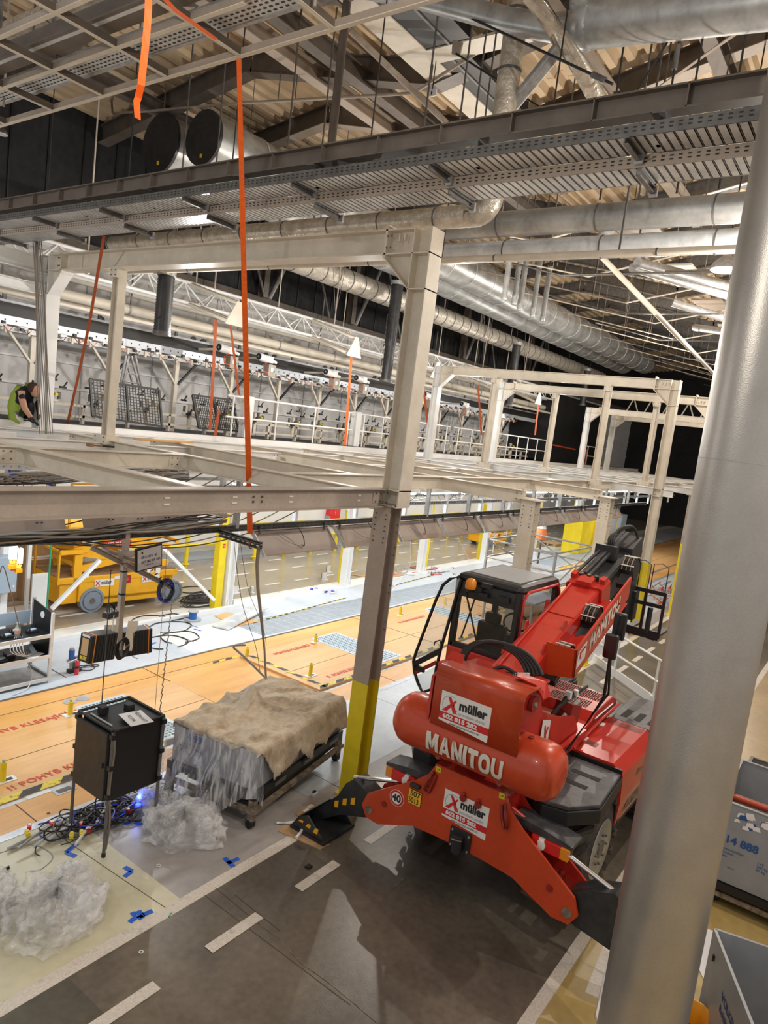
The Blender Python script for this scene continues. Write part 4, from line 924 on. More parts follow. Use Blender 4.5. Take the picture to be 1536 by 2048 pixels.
# ================================================================ BEHIND THE DECK: RAILINGS, CONVEYOR LINE, WORKER
b = MB(); b.box((-3, 14.3, 3.85), (50, 17.6, 4.12), 'deck_dark'); b.box((-3, 14.16, 3.86), (50, 14.3, 4.2), 'steel_white'); b.box((-3, 14.15, 4.2), (50, 14.3, 4.215), 'deck_dark'); structure(b, 'floor')
def railing(x0, x1, lab, n, m1='steel_white'):
    g = thing('railing', lab, 'railing', ((x0+x1)/2, 14.22, 4.2))
    for z in (5.27, 4.72): m = MB(); m.tube((x0, 14.22, z), (x1, 14.22, z), .028, m1, n=8); m.build('rail', g)
    for i in range(n+1): x = x0+(x1-x0)*(.04+.92*i/n); m = MB(); m.tube((x, 14.22, 4.2), (x, 14.22, 5.27), .025, m1, n=8); m.build('post', g)
railing(gy(456, 792, 14.22).x, gy(708, 822, 14.22).x, 'white railing left of the near portal column, behind the deck', 3)
railing(gy(722, 824, 14.22).x, 24.0, 'white railing right of the stub column running behind the near portal', 5)
railing(24.3, 34.0, 'white railing seen through the second and third portals', 8)
railing(39.5, 43.5, 'short white railing in front of the dark opening', 2)
m = MB(); m.tube((34, 14.2, 5.1), (37.6, 14.2, 5.0), .04, 'rail_red'); m.tube((39.5, 14.2, 5.1), (39.5, 14.2, 4.2), .04, 'rail_red'); tag(m.build('red_barrier'), 'red bar closing the gap between the far railings', 'bar')
b = MB(); b.box((36, 14.9, 4.2), (43, 17.5, 7.8), 'black'); tag(b.build('dark_booth'), 'large black booth opening at the far end of the line', 'booth')
# conveyor beam and rail
YC = 16.0
g = thing('overhead_conveyor', 'long black overhead conveyor with perforated white rail before the white wall', 'conveyor', (18, YC, 6.2))
m = MB(); m.box((-3, YC, 6.34), (35.8, YC+.3, 6.62), 'conv_black'); m.build('belt', g)
m = MB(); m.box((-3, YC-.03, 6.16), (35.8, YC, 6.34), 'perf_rail'); m.box((-3, YC-.02, 6.62), (35.8, YC+.0, 6.67), 'galv'); m.build('side_rail', g)
m = MB(); x = 5.5
while x < 26: m.tube((x, YC-.032, 6.25), (x, YC-.03, 6.25), .022, 'black', n=8); x += .24
m.build('rail_hole', g)
for i in range(7):
    x = 7.2+i*2.8; m = MB()
    for dx in (0, .35): m.tube((x+dx, YC+.1, 6.68), (x+dx, YC+.14, 6.68), .09, 'black', n=12)
    m.build('roller', g)
for i in range(14): m = MB(); x = 5.5+i*2.3; m.bar((x, YC+.35, 6.6), (x, YC+.35, 7.1), .05, .08, 'galv_dark'); m.build('hanger', g)
# long white pipes and lattice girder
for i, (y, z, r) in enumerate(((15.7, 7.02, .13), (15.5, 6.82, .035), (15.9, 7.42, .06), (15.0, 6.72, .05))):
    m = MB(); m.tube((-3, y, z), (36, y, z), r, 'steel_cream', n=14)
    if i == 0:
        x = 0.
        while x < 36: m.tube((x, y, z), (x+.05, y, z), r+.015, 'galv', n=14); x += 2.6
        for k in range(10): m.bar((k*3.5, y, z+r), (k*3.5, y, 9), .03, .03, 'galv_dark')
    tag(m.build('white_pipe'), ('thick cream pipe', 'thin cream pipe', 'middle cream pipe', 'lower cream pipe')[i]+' running lengthwise in front of the white wall', 'pipe')
g = thing('lattice_girder', 'long white triangular lattice girder in front of the white wall', 'girder', (18, 15.1, 7.3))
for y, z in ((15.1, 7.95), (14.9, 7.42), (15.4, 7.42)): m = MB(); m.tube((-1, y, z), (35.5, y, z), .045, 'steel_white', n=8); m.build('chord', g)
for s, yb in ((0, 14.9), (1, 15.4)):
    m = MB(); x = 0.
    while x < 34.5: m.tube((x, yb, 7.42), (x+.55, 15.1, 7.95), .024, 'steel_white', n=6); m.tube((x+.55, 15.1, 7.95), (x+1.1, yb, 7.42), .024, 'steel_white', n=6); x += 1.1
    m.build('lattice', g)
for i, (px, py) in enumerate(((474, 630), (710, 696), (873, 742), (1000, 772), (1078, 797))):
    c = gy(px, py, 13.3); y0 = 13.3
    g = thing('girder_outrigger', 'short white tubular outrigger with triangular end plate, %s from the left' % ORD[i].replace('nearest', 'first'), 'girder', c, 'outriggers of the lattice girder')
    for a_, b_ in ((0, .28), (-.22, -.2), (.22, -.2)):
        m = MB(); m.tube((c.x+a_, y0, c.z+b_), (c.x+a_*.8, 15.3, 7.7+b_), .05, 'steel_cream', n=8); m.build('tube', g)
    m = MB(); m.prism([(c.x-.34, y0, c.z-.26), (c.x+.34, y0, c.z-.26), (c.x+.12, y0, c.z+.32), (c.x-.02, y0, c.z+.32)], (0, .03, 0), 'steel_cream'); m.build('end_plate', g)
    m = MB(); m.tube((c.x, 14.2, 7.8), (c.x, 14.2, 11.9), .02, 'steel_beige', n=6)
    m.tube((c.x, 14.2, 8.1), (c.x-1.0, 14.2, 11.9), .01, 'galv_dark', n=4); m.tube((c.x, 14.2, 8.1), (c.x+.6, 14.2, 11.9), .01, 'galv_dark', n=4); m.build('hanger_rod', g)
for i in range(8):
    x = 9+i*3.; m = MB(); m.tube((x, 15.2, 7.9), (x, 15.2, 11.4), .018, 'steel_cream', n=6); tag(m.build('hanger_rod'), 'pale rod holding the lattice girder from the roof, %s from the left' % ORD[i].replace('nearest', 'first'), 'rod', 'rods of the lattice girder')
# fixture stands under the conveyor: post with Y arms
def stand(x, i):
    g = thing('fixture_stand', 'cream stand with slanting arms and small clamps under the conveyor, %s from the left' % ORD[i].replace('nearest', 'first'), 'stand', (x, 15.9, 4.12), 'fixture stands on the conveyor line')
    m = MB(); m.bar((x, 15.9, 4.12), (x, 15.9, 6.0), .11, .11, 'steel_cream', up=V((0, 1, 0))); m.build('post', g)
    for s in (-1, 1): m = MB(); m.bar((x+s*.05, 15.85, 5.4), (x+s*.6, 15.8, 6.02), .07, .05, 'steel_cream' if s < 0 else 'black'); m.build('arm', g)
    m = MB(); m.box((x-.95, 15.7, 6.0), (x+.95, 15.85, 6.1), 'steel_white')
    for k in range(4): m.cbox((x-.8+k*.45, 15.65, 6.1), (.16, .1, .06), 'steel_white'); m.cbox((x-.75+k*.5, 15.6, 6.02), (.05, .05, .14), 'steel_cream')
    m.build('bench_bar', g)
    m = MB()
    for k in range(5): m.cbox((x-.85+k*.4+.05*(i % 3), 15.6, 6.16-.1*(k % 2)), (.07, .07, .06), 'black'); m.path([(x-.8+k*.4, 15.6, 6.1), (x-.7+k*.4, 15.55, 5.98), (x-.6+k*.4, 15.6, 6.08)], .01, 'black' if k % 2 else 'strap', n=4)
    m.build('clamp', g)
def motor(x, zm, i):
    g = thing('drive_motor', 'white electric drive motor with black fan end on the conveyor, %s from the left' % ORD[i].replace('nearest', 'first'), 'motor', (x, 15.6, 6.5), 'conveyor drive motors')
    m = MB(); m.tube((x-.2, 14.8, zm), (x+.12, 14.8, zm-.03), .11, 'steel_white', n=14); m.box((x+.1, 14.72, zm-.12), (x+.30, 14.9, zm+.06), 'steel_white'); m.tube((x+.28, 14.8, zm-.04), (x+.48, 14.78, zm-.08), .045, 'steel_white', n=8); m.bar((x+.1, 14.8, zm), (x+.1, 15.98, zm-.05), .06, .06, 'steel_cream'); m.build('body', g)
    m = MB(); m.tube((x-.215, 14.8, zm), (x-.2, 14.8, zm), .09, 'black', n=14); m.tube((x-.22, 14.8, zm), (x-.215, 14.8, zm), .03, 'galv', n=8); m.build('fan_cover', g)
    m = MB(); m.path([(x+.1, 14.75, zm-.12), (x-.08, 14.72, zm-.22), (x-.05, 14.72, zm-.38), (x+.15, 14.72, zm-.42)], .014, 'strap', n=5); m.build('cable', g)
    m = MB(); m.box((x+.18, 14.75, zm-.48), (x+.46, 14.95, zm-.16), 'steel_beige'); m.cbox((x+.30, 14.74, zm-.3), (.10, .02, .12), 'white_plastic'); m.cbox((x+.39, 14.74, zm-.34), (.05, .03, .05), 'green'); m.build('control_box', g)
sx = [gy(px, py, 15.9).x for px, py in ((175, 800), (335, 830), (515, 830), (558, 830), (617, 850), (677, 860), (732, 860), (772, 860))]
for i in range(14): stand(6.3+i*1.95, i)
for i, (px, py) in enumerate(((450, 697), (528, 715), (660, 745), (720, 757), (855, 790), (928, 808), (1000, 830))): q = gy(px, py, 14.8); motor(q.x, q.z, i)
# clamping fixtures on low frame behind railing
random.seed(3)
def fixture(x, y, i):
    g = thing('clamp_fixture', 'small toggle clamp fixture on the low frame behind the railing, %s cluster from the left' % ORD[i].replace('nearest', 'first') if i < 20 else 'small toggle clamp fixture far along the low frame behind the railing', 'fixture', (x, y, 4.12), 'toggle clamp fixtures')
    m = MB(); m.bar((x, y, 4.3), (x, y, 4.9), .1, .08, 'steel_cream', up=V((0, 1, 0))); m.box((x-.25, y-.05, 4.62), (x+.25, y+.03, 4.68), 'steel_cream'); m.build('stand', g)
    m = MB()
    for dx, dz in ((-.3, .15), (.1, .25), (.32, .1), (-.1, -.2)): m.cbox((x+dx, y-.08, 4.85+dz), (.14, .07, .05), 'black'); m.tube((x+dx, y-.1, 4.85+dz), (x+dx+.08, y-.1, 4.98+dz), .018, 'black', n=6); m.cbox((x+dx*.8, y-.06, 4.72+dz*.4), (.05, .05, .16), 'galv_dark')
    m.build('clamp', g)
    m = MB(); m.cbox((x+.16, y-.1, 4.78), (.07, .07, .06), 'yellow'); m.build('knob', g)
for i in range(20): fixture(7.0+i*1.3+random.uniform(-.2, .2), 15.3, i)
g = thing('low_frame', 'long low cream frame carrying the toggle clamp fixtures', 'frame', (20, 15.4, 4.2)); 
for z in (4.3, 4.55): m = MB(); m.box((5.5, 15.3, z), (34, 15.36, z+.06), 'steel_cream'); m.build('rail', g)
for i in range(24): m = MB(); m.box((5.6+i*1.2, 15.3, 4.12), (5.66+i*1.2, 15.4, 4.6), 'steel_cream'); m.build('leg', g)
# steel mesh panels and ladder
def mesh_panel(cs, lab):
    g = thing('mesh_panel', lab, 'panel', cs[2]); P = lambda u, v: (cs[0].lerp(cs[1], u)).lerp(cs[3].lerp(cs[2], u), v)
    m = MB()
    for u in (0, .5, 1): m.bar(P(u, 0), P(u, 1), .05, .05, 'mesh_wire', up=V((0, 1, 0)))
    for v in (0, 1): m.bar(P(0, v), P(1, v), .05, .05, 'mesh_wire')
    m.build('frame', g); m = MB()
    for i in range(1, 22): m.bar(P(i/22, 0), P(i/22, 1), .016, .016, 'mesh_wire', up=V((0, 1, 0)))
    for i in range(1, 13): m.bar(P(0, i/13), P(1, i/13), .016, .016, 'mesh_wire')
    m.build('wire_mesh', g)
mesh_panel([gy(180, 758, 14.9), gy(318, 780, 14.9), gy(324, 853, 14.7), gy(185, 832, 14.7)], 'black wire mesh panel leaning behind the inner portal post')
mesh_panel([gy(385, 790, 14.9), gy(466, 800, 14.9), gy(478, 862, 14.7), gy(398, 856, 14.7)], 'smaller black wire mesh panel leaning left of the stub column')
g = thing('step_ladder', 'aluminium double step ladder standing behind the wire mesh panel', 'ladder', gy(265, 770, 15.3))
for a, c in (((252, 712), (240, 775)), ((258, 712), (245, 775)), ((270, 710), (284, 778)), ((262, 712), (280, 778)), ((250, 710), (268, 778))):
    m = MB(); m.tube(gy(*a, 15.1), gy(*c, 15.2), .03, 'ladder_alu', n=6); m.build('rail', g)
for y_ in (728, 745, 762): m = MB(); m.tube(gy(247+(745-y_)*.1, y_, 15.15), gy(276+(y_-745)*.15, y_+5, 15.15), .02, 'ladder_alu', n=6); m.build('rung', g)
# crouching worker in hi-vis vest
g = thing('person', 'crouching worker with dark hair, yellow high visibility vest and black gloves, reaching down', 'person', gy(50, 850, 14.0))
YP = 13.9
def pp(x, y, dy=0): return gy(x, y, YP+dy)
# one continuous body via skin modifier
jt = [('pelvis', pp(50, 828, .25), .15), ('spine', pp(44, 808, .2), .15), ('chest', pp(50, 786, .0), .17), ('neck', pp(60, 778, -.1), .06), ('head0', pp(64, 776, -.15), .07),
      ('shL', pp(42, 785, -.18), .075), ('elL', pp(47, 815, -.35), .05), ('wrL', pp(62, 836, -.45), .036), ('hdL', pp(66, 841, -.5), .04),
      ('shR', pp(70, 788, .1), .07), ('elR', pp(76, 812, -.1), .05), ('wrR', pp(78, 832, -.3), .036), ('hdR', pp(76, 838, -.4), .04),
      ('knL', pp(62, 806, -.25), .09), ('anL', pp(60, 838, -.05), .055), ('toL', pp(66, 842, -.2), .045),
      ('knR', pp(76, 808, .15), .09), ('anR', pp(74, 838, .3), .055), ('toR', pp(80, 842, .2), .045), ('hpL', pp(50, 826, .05), .12), ('hpR', pp(60, 828, .35), .12)]
ix = {n: i for i, (n, _, _) in enumerate(jt)}
ed = [('pelvis', 'spine'), ('spine', 'chest'), ('chest', 'neck'), ('neck', 'head0'), ('chest', 'shL'), ('shL', 'elL'), ('elL', 'wrL'), ('wrL', 'hdL'), ('chest', 'shR'), ('shR', 'elR'), ('elR', 'wrR'), ('wrR', 'hdR'),
      ('pelvis', 'hpL'), ('hpL', 'knL'), ('knL', 'anL'), ('anL', 'toL'), ('pelvis', 'hpR'), ('hpR', 'knR'), ('knR', 'anR'), ('anR', 'toR')]
me = bpy.data.meshes.new('body'); me.from_pydata([p-g.location for _, p, _ in jt], [(ix[a], ix[c]) for a, c in ed], []); me.update()
bo = bpy.data.objects.new('body', me); COL.objects.link(bo); bo.parent = g
sk = bo.modifiers.new('skin', 'SKIN'); me.materials.append(MATS['navy'])
for i, (_, _, r) in enumerate(jt): me.skin_vertices[0].data[i].radius = (r, r)
me.skin_vertices[0].data[0].use_root = True; ss = bo.modifiers.new('sub', 'SUBSURF'); ss.levels = 2; ss.render_levels = 2
hc = pp(67, 781, -.2)
m = MB(); m.lathe(hc+V((.02, -.02, -.12)), (0, 0, 1), [(0, .03), (.03, .065), (.08, .085), (.15, .09), (.2, .075), (.24, .03)], 'skin', n=14); m.lathe(hc+V((.02, -.1, .0)), (0, -1, -.3), [(0, .02), (.03, .006)], 'skin', n=8)
m.build('head', g)
m = MB(); m.lathe(hc+V((.0, .01, -.04)), (-.1, .1, 1), [(0, .09), (.06, .105), (.13, .1), (.18, .07), (.2, .02)], 'hair', n=14); m.build('hair', g)
m = MB(); m.path([pp(42, 785, -.2), pp(45, 802, -.3), pp(50, 818, -.38), pp(62, 835, -.47)], [.08, .065, .055, .04], 'skin', n=10); m.build('bare_arm', g)
m = MB(); m.path([pp(40, 783, -.16), pp(45, 800, -.27)], [.09, .08], 'navy', n=10); m.build('sleeve', g)
m = MB(); m.path([pp(60, 775, .1), pp(52, 782, .1), pp(42, 796, .22), pp(36, 815, .28), pp(37, 832, .25), pp(46, 838, .2)], [.13, .2, .2, .19, .19, .13], 'hi_vis', n=14); m.build('safety_vest', g)
m = MB(); m.path([pp(33, 824, .1), pp(37, 835, .05), pp(44, 840, .05)], [.05, .05, .05], 'white_sticker', n=8); m.build('vest_band', g)
hp = pp(66, 841, -.5); m = MB(); m.path([pp(62, 836, -.47), hp, hp+V((.03, -.02, -.03))], [.045, .055, .04], 'black', n=8)
for k in range(5): m.path([hp+V((.02+.0*k, -.04+.02*k, -.02)), hp+V((.07, -.05+.023*k, -.05)), hp+V((.1, -.045+.02*k, -.09))], [.014, .012, .009], 'black', n=6)
m.build('glove', g)
# orange straps hanging from outriggers (pairs)
for i, (a, c, dd) in enumerate((((432, 640), (420, 860), 0), ((461, 650), (478, 790), 1), ((703, 712), (690, 890), 0), ((845, 760), (858, 870), 0), ((956, 770), (963, 870), 1), ((1078, 800), (1070, 870), 0), ((438, 820), (430, 872), 1))):
    strap([gy(*a, 13.8), gy((a[0]+c[0])/2, (a[1]+c[1])/2, 13.8), gy(*c, 13.8)], .075 if i != 1 else .06, 'orange strap hanging behind the deck, %s' % ['far left, long', 'leaning beside the stub column', 'left of the near portal column', 'right of the near portal column', 'between second and third portal legs', 'farthest right', 'short piece at the wire mesh'][i], 'strap' if i in (2,) else 'strap_dark', wd=W)
# ================================================================ ROTATING TELEHANDLER
CY = 3.03
tel = thing('telehandler', 'red telescopic handler with black cab parked on the brown lane', 'telehandler', (8.6, CY, 0))
def part(m, name, **k): return m.build(name, tel, **k)
def mir(p): return (p[0], 2*CY-p[1], p[2])
XP = 6.5
half = [(1.27, .71), (1.33, .55), (1.25, .42), (1.07, .41), (.62, .60), (.15, .63)]
top_ = [(.42, 1.42), (.50, 1.27), (.66, 1.13), (.88, .98)]
outl = [(CY+a, z) for a, z in half]+[(CY-a, z) for a, z in half[::-1]]+[(CY-a, z) for a, z in top_[::-1]]+[(CY+a, z) for a, z in top_]
m = MB(); m.prism([(XP, y, z) for y, z in outl], (.03, 0, 0), 'red_orange'); pl = part(m, 'stabiliser_beam')
m = MB(); m.prism([(XP+.34, y, z) for y, z in outl], (.03, 0, 0), 'red'); m.box((XP+.03, CY-.9, .66), (XP+.34, CY+.9, .72), 'red'); m.box((XP+.03, CY-.45, .6), (XP+.5, CY+.45, 1.4), 'red'); m.build('rear_plate', tel)
m = MB()
for s in (-1, 1):
    for a, z, r, mm in ((1.22, .53, .05, 'rust'), (1.02, .69, .035, 'red_dark')): m.tube((XP-.012, CY+s*a, z), (XP+.4, CY+s*a, z), r, mm, n=16)
m.build('pivot_pin', tel)
for s in (-1, 1):
    m = MB()
    arm = [(1.16, .42), (1.2, .62), (1.42, .72), (1.53, .76), (1.64, .66), (1.74, .46), (2.06, .14), (2.14, .05), (1.95, .05), (1.67, .24), (1.38, .34)] if s > 0 else [(1.14, .44), (1.2, .70), (1.40, .82), (1.62, .91), (1.70, .84), (1.78, .6), (2.22, .14), (2.3, .05), (2.05, .05), (1.70, .34), (1.3, .40)]
    FO = 0 if s > 0 else .32
    m.prism([(XP+.06, CY+s*a, z) for a, z in arm], (.25, 0, 0), 'black_plastic'); 
    m.build('stabiliser_leg', tel)
    m = MB(); y0, y1 = sorted((CY+s*(1.60+FO), CY+s*(2.14+FO)))
    m.box((XP-.30, y0, .012), (XP+.30, y1, .045), 'black_plastic')
    for xx in (XP-.28, XP+.27): m.prism([(xx, CY+s*(1.62+FO), .045), (xx, CY+s*(2.12+FO), .045), (xx, CY+s*(2.02+FO), .2), (xx, CY+s*(1.9+FO), .26)], (.02, 0, 0), 'black_plastic')
    m.prism([(XP-.28, CY+s*(2.14+FO), .04), (XP+.28, CY+s*(2.14+FO), .04), (XP+.28, CY+s*(2.02+FO), .22), (XP-.28, CY+s*(2.02+FO), .22)], (0, -s*.02, 0), 'black_plastic'); m.build('stabiliser_foot', tel)
    m = MB()
    for k, (a, z) in enumerate(((1.50, .50), (1.62, .44), (1.74, .36)) if s > 0 else ()): m.add([(XP+.052, CY+s*(a-.03), z-.04), (XP+.052, CY+s*(a+.03), z-.06), (XP+.052, CY+s*(a+.03), z+.02), (XP+.052, CY+s*(a-.03), z+.05)], [(0, 1, 2, 3)], 'yellow_orange')
    for k in range(3 if s > 0 else 0): a = 1.72+k*.12; m.add([(XP-.284, CY+s*(a), .1+.02*k), (XP-.284, CY+s*(a+.07), .1+.02*k), (XP-.284, CY+s*(a+.04), .17), (XP-.284, CY+s*(a-.01), .17)], [(0, 1, 2, 3)], 'yellow_orange')
    if s > 0: m.build('hazard_mark', tel)
    m = MB(); m.tube((XP+.17, CY+s*.75, 1.10 if s < 0 else 1.0), (XP+.17, CY+s*1.60, .86 if s < 0 else .72), .026, 'chrome', n=12); m.tube((XP+.17, CY+s*.4, 1.2), (XP+.17, CY+s*.8, 1.08 if s < 0 else .98), .05, 'red', n=12)
    m.build('stabiliser_cylinder', tel)
    # lamp clusters
    y0 = CY+s*.70; y1 = CY+s*1.12; 
    m = MB(); m.prism([(XP+.12, CY+s*.55, 1.10), (XP+.12, CY+s*1.14, 1.08), (XP+.12, CY+s*1.14, 1.12), (XP+.12, CY+s*.9, 1.16), (XP+.12, CY+s*.5, 1.2)], (.28, 0, 0), 'mud_black'); m.box((XP+.15, min(y0, y1), .95), (XP+.22, max(y0, y1), 1.12), 'black_plastic'); m.build('lamp_bracket', tel)
    m = MB(); seg = [(.72, .80, 'lens_red'), (.80, .86, 'lens_white'), (.86, 1.03, 'lens_red'), (1.03, 1.12, 'amber')]
    for a, c_, mm in seg: ya, yb = sorted((CY+s*a, CY+s*c_)); m.box((XP+.09, ya, .965), (XP+.16, yb, 1.085), mm)
    m.tube((XP+.075, CY+s*.83, 1.02), (XP+.1, CY+s*.83, 1.02), .05, 'lens_white', n=16); m.tube((XP+.07, CY+s*.765, 1.03), (XP+.1, CY+s*.765, 1.03), .04, 'lens_red', n=16)
    m.build('tail_light', tel, bevel=.006)
    m = MB(); m.path([(XP-.01, CY+s*.43, 1.33), (XP-.05, CY+s*.47, 1.24), (XP-.04, CY+s*.50, 1.1), (XP-.02, CY+s*.46, 1.08), (XP-.03, CY+s*.42, 1.2), (XP-.01, CY+s*.40, 1.3)], .018, 'red_dark', n=8); m.build('lifting_eye', tel)
m = MB()
for dy in (.04, -.14): m.tube((XP-.03, CY+dy, 1.19), (XP+.02, CY+dy, 1.19), .038, 'red_dark', n=16); m.cbox((XP-.02, CY+dy, 1.245), (.03, .03, .02), 'red')
m.build('plug', tel)
m = MB(); m.box((XP-.03, CY-.12, .62), (XP, CY+.13, .84), 'black_plastic'); m.tube((XP-.08, CY-.0, .62), (XP-.08, CY-.0, .80), .055, 'black_plastic', n=14); m.path([(XP-.12, CY-.06, .78), (XP-.15, CY+.02, .78), (XP-.12, CY+.06, .76), (XP-.1, CY-.0, .77)], .008, 'galv', n=6); m.tube((XP-.06, CY, .57), (XP-.06, CY, .64), .03, 'black', n=10)
bolts(m, (XP-.03, CY, .73), (-1, 0, 0), (0, .1, 0), (0, 0, .085), .012, 'galv'); m.build('tow_hitch', tel, bevel=.006)
# curved counterweight
def arcpt(y, th, r=.295, cx=6.52, cz=1.82): return V((cx-r*math.cos(th), y, cz+r*math.sin(th)))
m = MB(); prof = []
L = 1.86
for i in range(25):
    t = i/24; y = -L/2+L*t; e = min(t, 1-t)*L
    r = .30*(1-(max(0, 1-e/.20))**3*.27)-.02*math.exp(-((t-.5)/.25)**2); prof.append((y, r))
prof = [(-L/2-.035, .10), (-L/2-.02, .17)]+prof+[(L/2+.02, .17), (L/2+.035, .10)]
m.lathe((6.52, CY, 1.82), (0, 1, 0), prof, 'red_orange', n=40); cw = part(m, 'counterweight')
def ring(w, a0, a1, n=14):
    q = []; pt = lambda t, rx, ry: (w/2+rx*math.copysign(abs(math.cos(t))**.75, math.cos(t)), .5+ry*math.copysign(abs(math.sin(t))**.75, math.sin(t)))
    for i in range(n):
        t0, t1 = a0+(a1-a0)*i/n, a0+(a1-a0)*(i+1)/n; q.append([pt(t0, w/2, .5), pt(t1, w/2, .5), pt(t1, w/2-.25, .27), pt(t0, w/2-.25, .27)])
    return q
BOX = lambda x0, y0, x1, y1: [(x0, y0), (x1, y0), (x1, y1), (x0, y1)]
GLY = {'M': (1.02, [BOX(0, 0, .26, 1), BOX(.76, 0, 1.02, 1), [(.08, 1), (.34, 1), (.62, .2), (.40, .2)], [(.94, 1), (.68, 1), (.40, .2), (.62, .2)]]),
       'A': (.95, [[(0, 0), (.27, 0), (.60, 1), (.34, 1)], [(.95, 0), (.68, 0), (.35, 1), (.61, 1)], [(.22, .18), (.73, .18), (.66, .40), (.29, .40)]]),
       'N': (.86, [BOX(0, 0, .25, 1), BOX(.61, 0, .86, 1), [(0, 1), (.28, 1), (.86, 0), (.58, 0)]]), 'I': (.27, [BOX(0, 0, .27, 1)]),
       'T': (.80, [BOX(0, .76, .80, 1), BOX(.265, 0, .535, .76)]), 'O': (.88, ring(.88, 0, math.tau, 28)),
       'U': (.86, [BOX(0, .45, .25, 1), BOX(.61, .45, .86, 1)]+ring(.86, math.pi, math.tau, 16)+[BOX(0, .4, .25, .55), BOX(.61, .4, .86, .55)])}
def block_text(m, body, fn, mm, gap=.09):
    """heavy block capitals; fn maps (u 0..1, v 0..1) to a point in space"""
    W_ = sum(GLY[c][0]+gap for c in body)-gap; x = 0
    for c in body:
        for q in GLY[c][1]:
            K = 5
            for i in range(K):
                for j in range(3):
                    P_ = lambda u, v: (lambda a_, b_: ((x+a_[0]+(b_[0]-a_[0])*v)/W_, a_[1]+(b_[1]-a_[1])*v))((q[0][0]+(q[1][0]-q[0][0])*u, q[0][1]+(q[1][1]-q[0][1])*u), (q[3][0]+(q[2][0]-q[3][0])*u, q[3][1]+(q[2][1]-q[3][1])*u))
                    m.add([fn(*P_(j/3, i/K)), fn(*P_((j+1)/3, i/K)), fn(*P_((j+1)/3, (i+1)/K)), fn(*P_(j/3, (i+1)/K))], [(0, 1, 2, 3)], mm)
        x += GLY[c][0]+gap
m = MB(); block_text(m, 'MANITOU', lambda u, v: arcpt(CY+.44-u*.90, math.radians(-8)+(v-.5)*.215/.30, .3045), 'offwhite'); m.build('lettering', tel)
m = MB()
for y in (CY+.60, CY-.60): m.tube(arcpt(y, 1.45, .26), arcpt(y, 1.45, .305), .03, 'red_dark', n=14); m.tube(arcpt(y, 1.45, .30), arcpt(y, 1.45, .312), .012, 'chrome', n=10)
m.build('filler_cap', tel)
m = MB()
for dy in (.33, -.40): m.tube((6.4, CY+dy, 1.57), (6.33, CY+dy, 1.6), .03, 'red_dark', n=12)
m.build('bolt_recess', tel)
# orange rear mast sheet
def sheet(y0, y1, pr, mm, t=.02):
    m = MB(); n = len(pr)
    vs = [(x, y0, z) for x, z in pr]+[(x, y1, z) for x, z in pr]
    m.add(vs, [(i, i+1, n+i+1, n+i) for i in range(n-1)], mm, True); return m
pr = [(6.25, 1.965), (6.25, 2.50)]+[(6.25+.10*(1-math.cos(a)), 2.50+.10*math.sin(a)) for a in (math.pi/2*k/8 for k in range(1, 9))]+[(6.66, 2.59)]
o = sheet(CY-.56, CY+.44, pr, 'red_orange').build('rear_cover', tel); md = o.modifiers.new('s', 'SOLIDIFY'); md.thickness = .018
# side mast cheeks
for s, mm in ((-1, 'red'), (1, 'red')):
    y = CY+s*.47 - (.015 if s < 0 else 0)
    m = MB(); m.prism([(6.27, y, 1.92), (6.27, y, 2.46), (6.46, y, 2.54), (6.62, y, 2.57), (6.85, y, 2.42), (7.0, y, 2.2), (7.6, y, 1.98), (8.1, y, 1.85), (8.3, y, 1.62), (8.2, y, 1.5), (7.0, y, 1.45), (6.6, y, 1.5)], (0, .03, 0), mm); m.build('mast_cheek', tel)
    m = MB(); yy = y+(-.01 if s < 0 else .03); m.tube((6.62, yy, 2.40), (6.62, yy+s*.04, 2.40), .085, 'red_dark', n=18); m.tube((6.62, yy+s*.04, 2.40), (6.62, yy+s*.055, 2.40), .03, 'galv', n=6); m.build('pivot_boss', tel)
m = MB(); m.prism([(6.60, CY-.52, 2.60), (6.60, CY-.30, 2.62), (6.74, CY-.28, 2.62), (6.92, CY-.50, 2.55), (6.90, CY-.58, 2.44), (6.66, CY-.60, 2.46)], (0, 0, .012), 'red'); m.prism([(6.52, CY+.30, 2.58), (6.52, CY+.50, 2.58), (6.62, CY+.5, 2.64), (6.62, CY+.34, 2.64)], (.02, 0, .02), 'red'); m.build('cover_flap', tel)
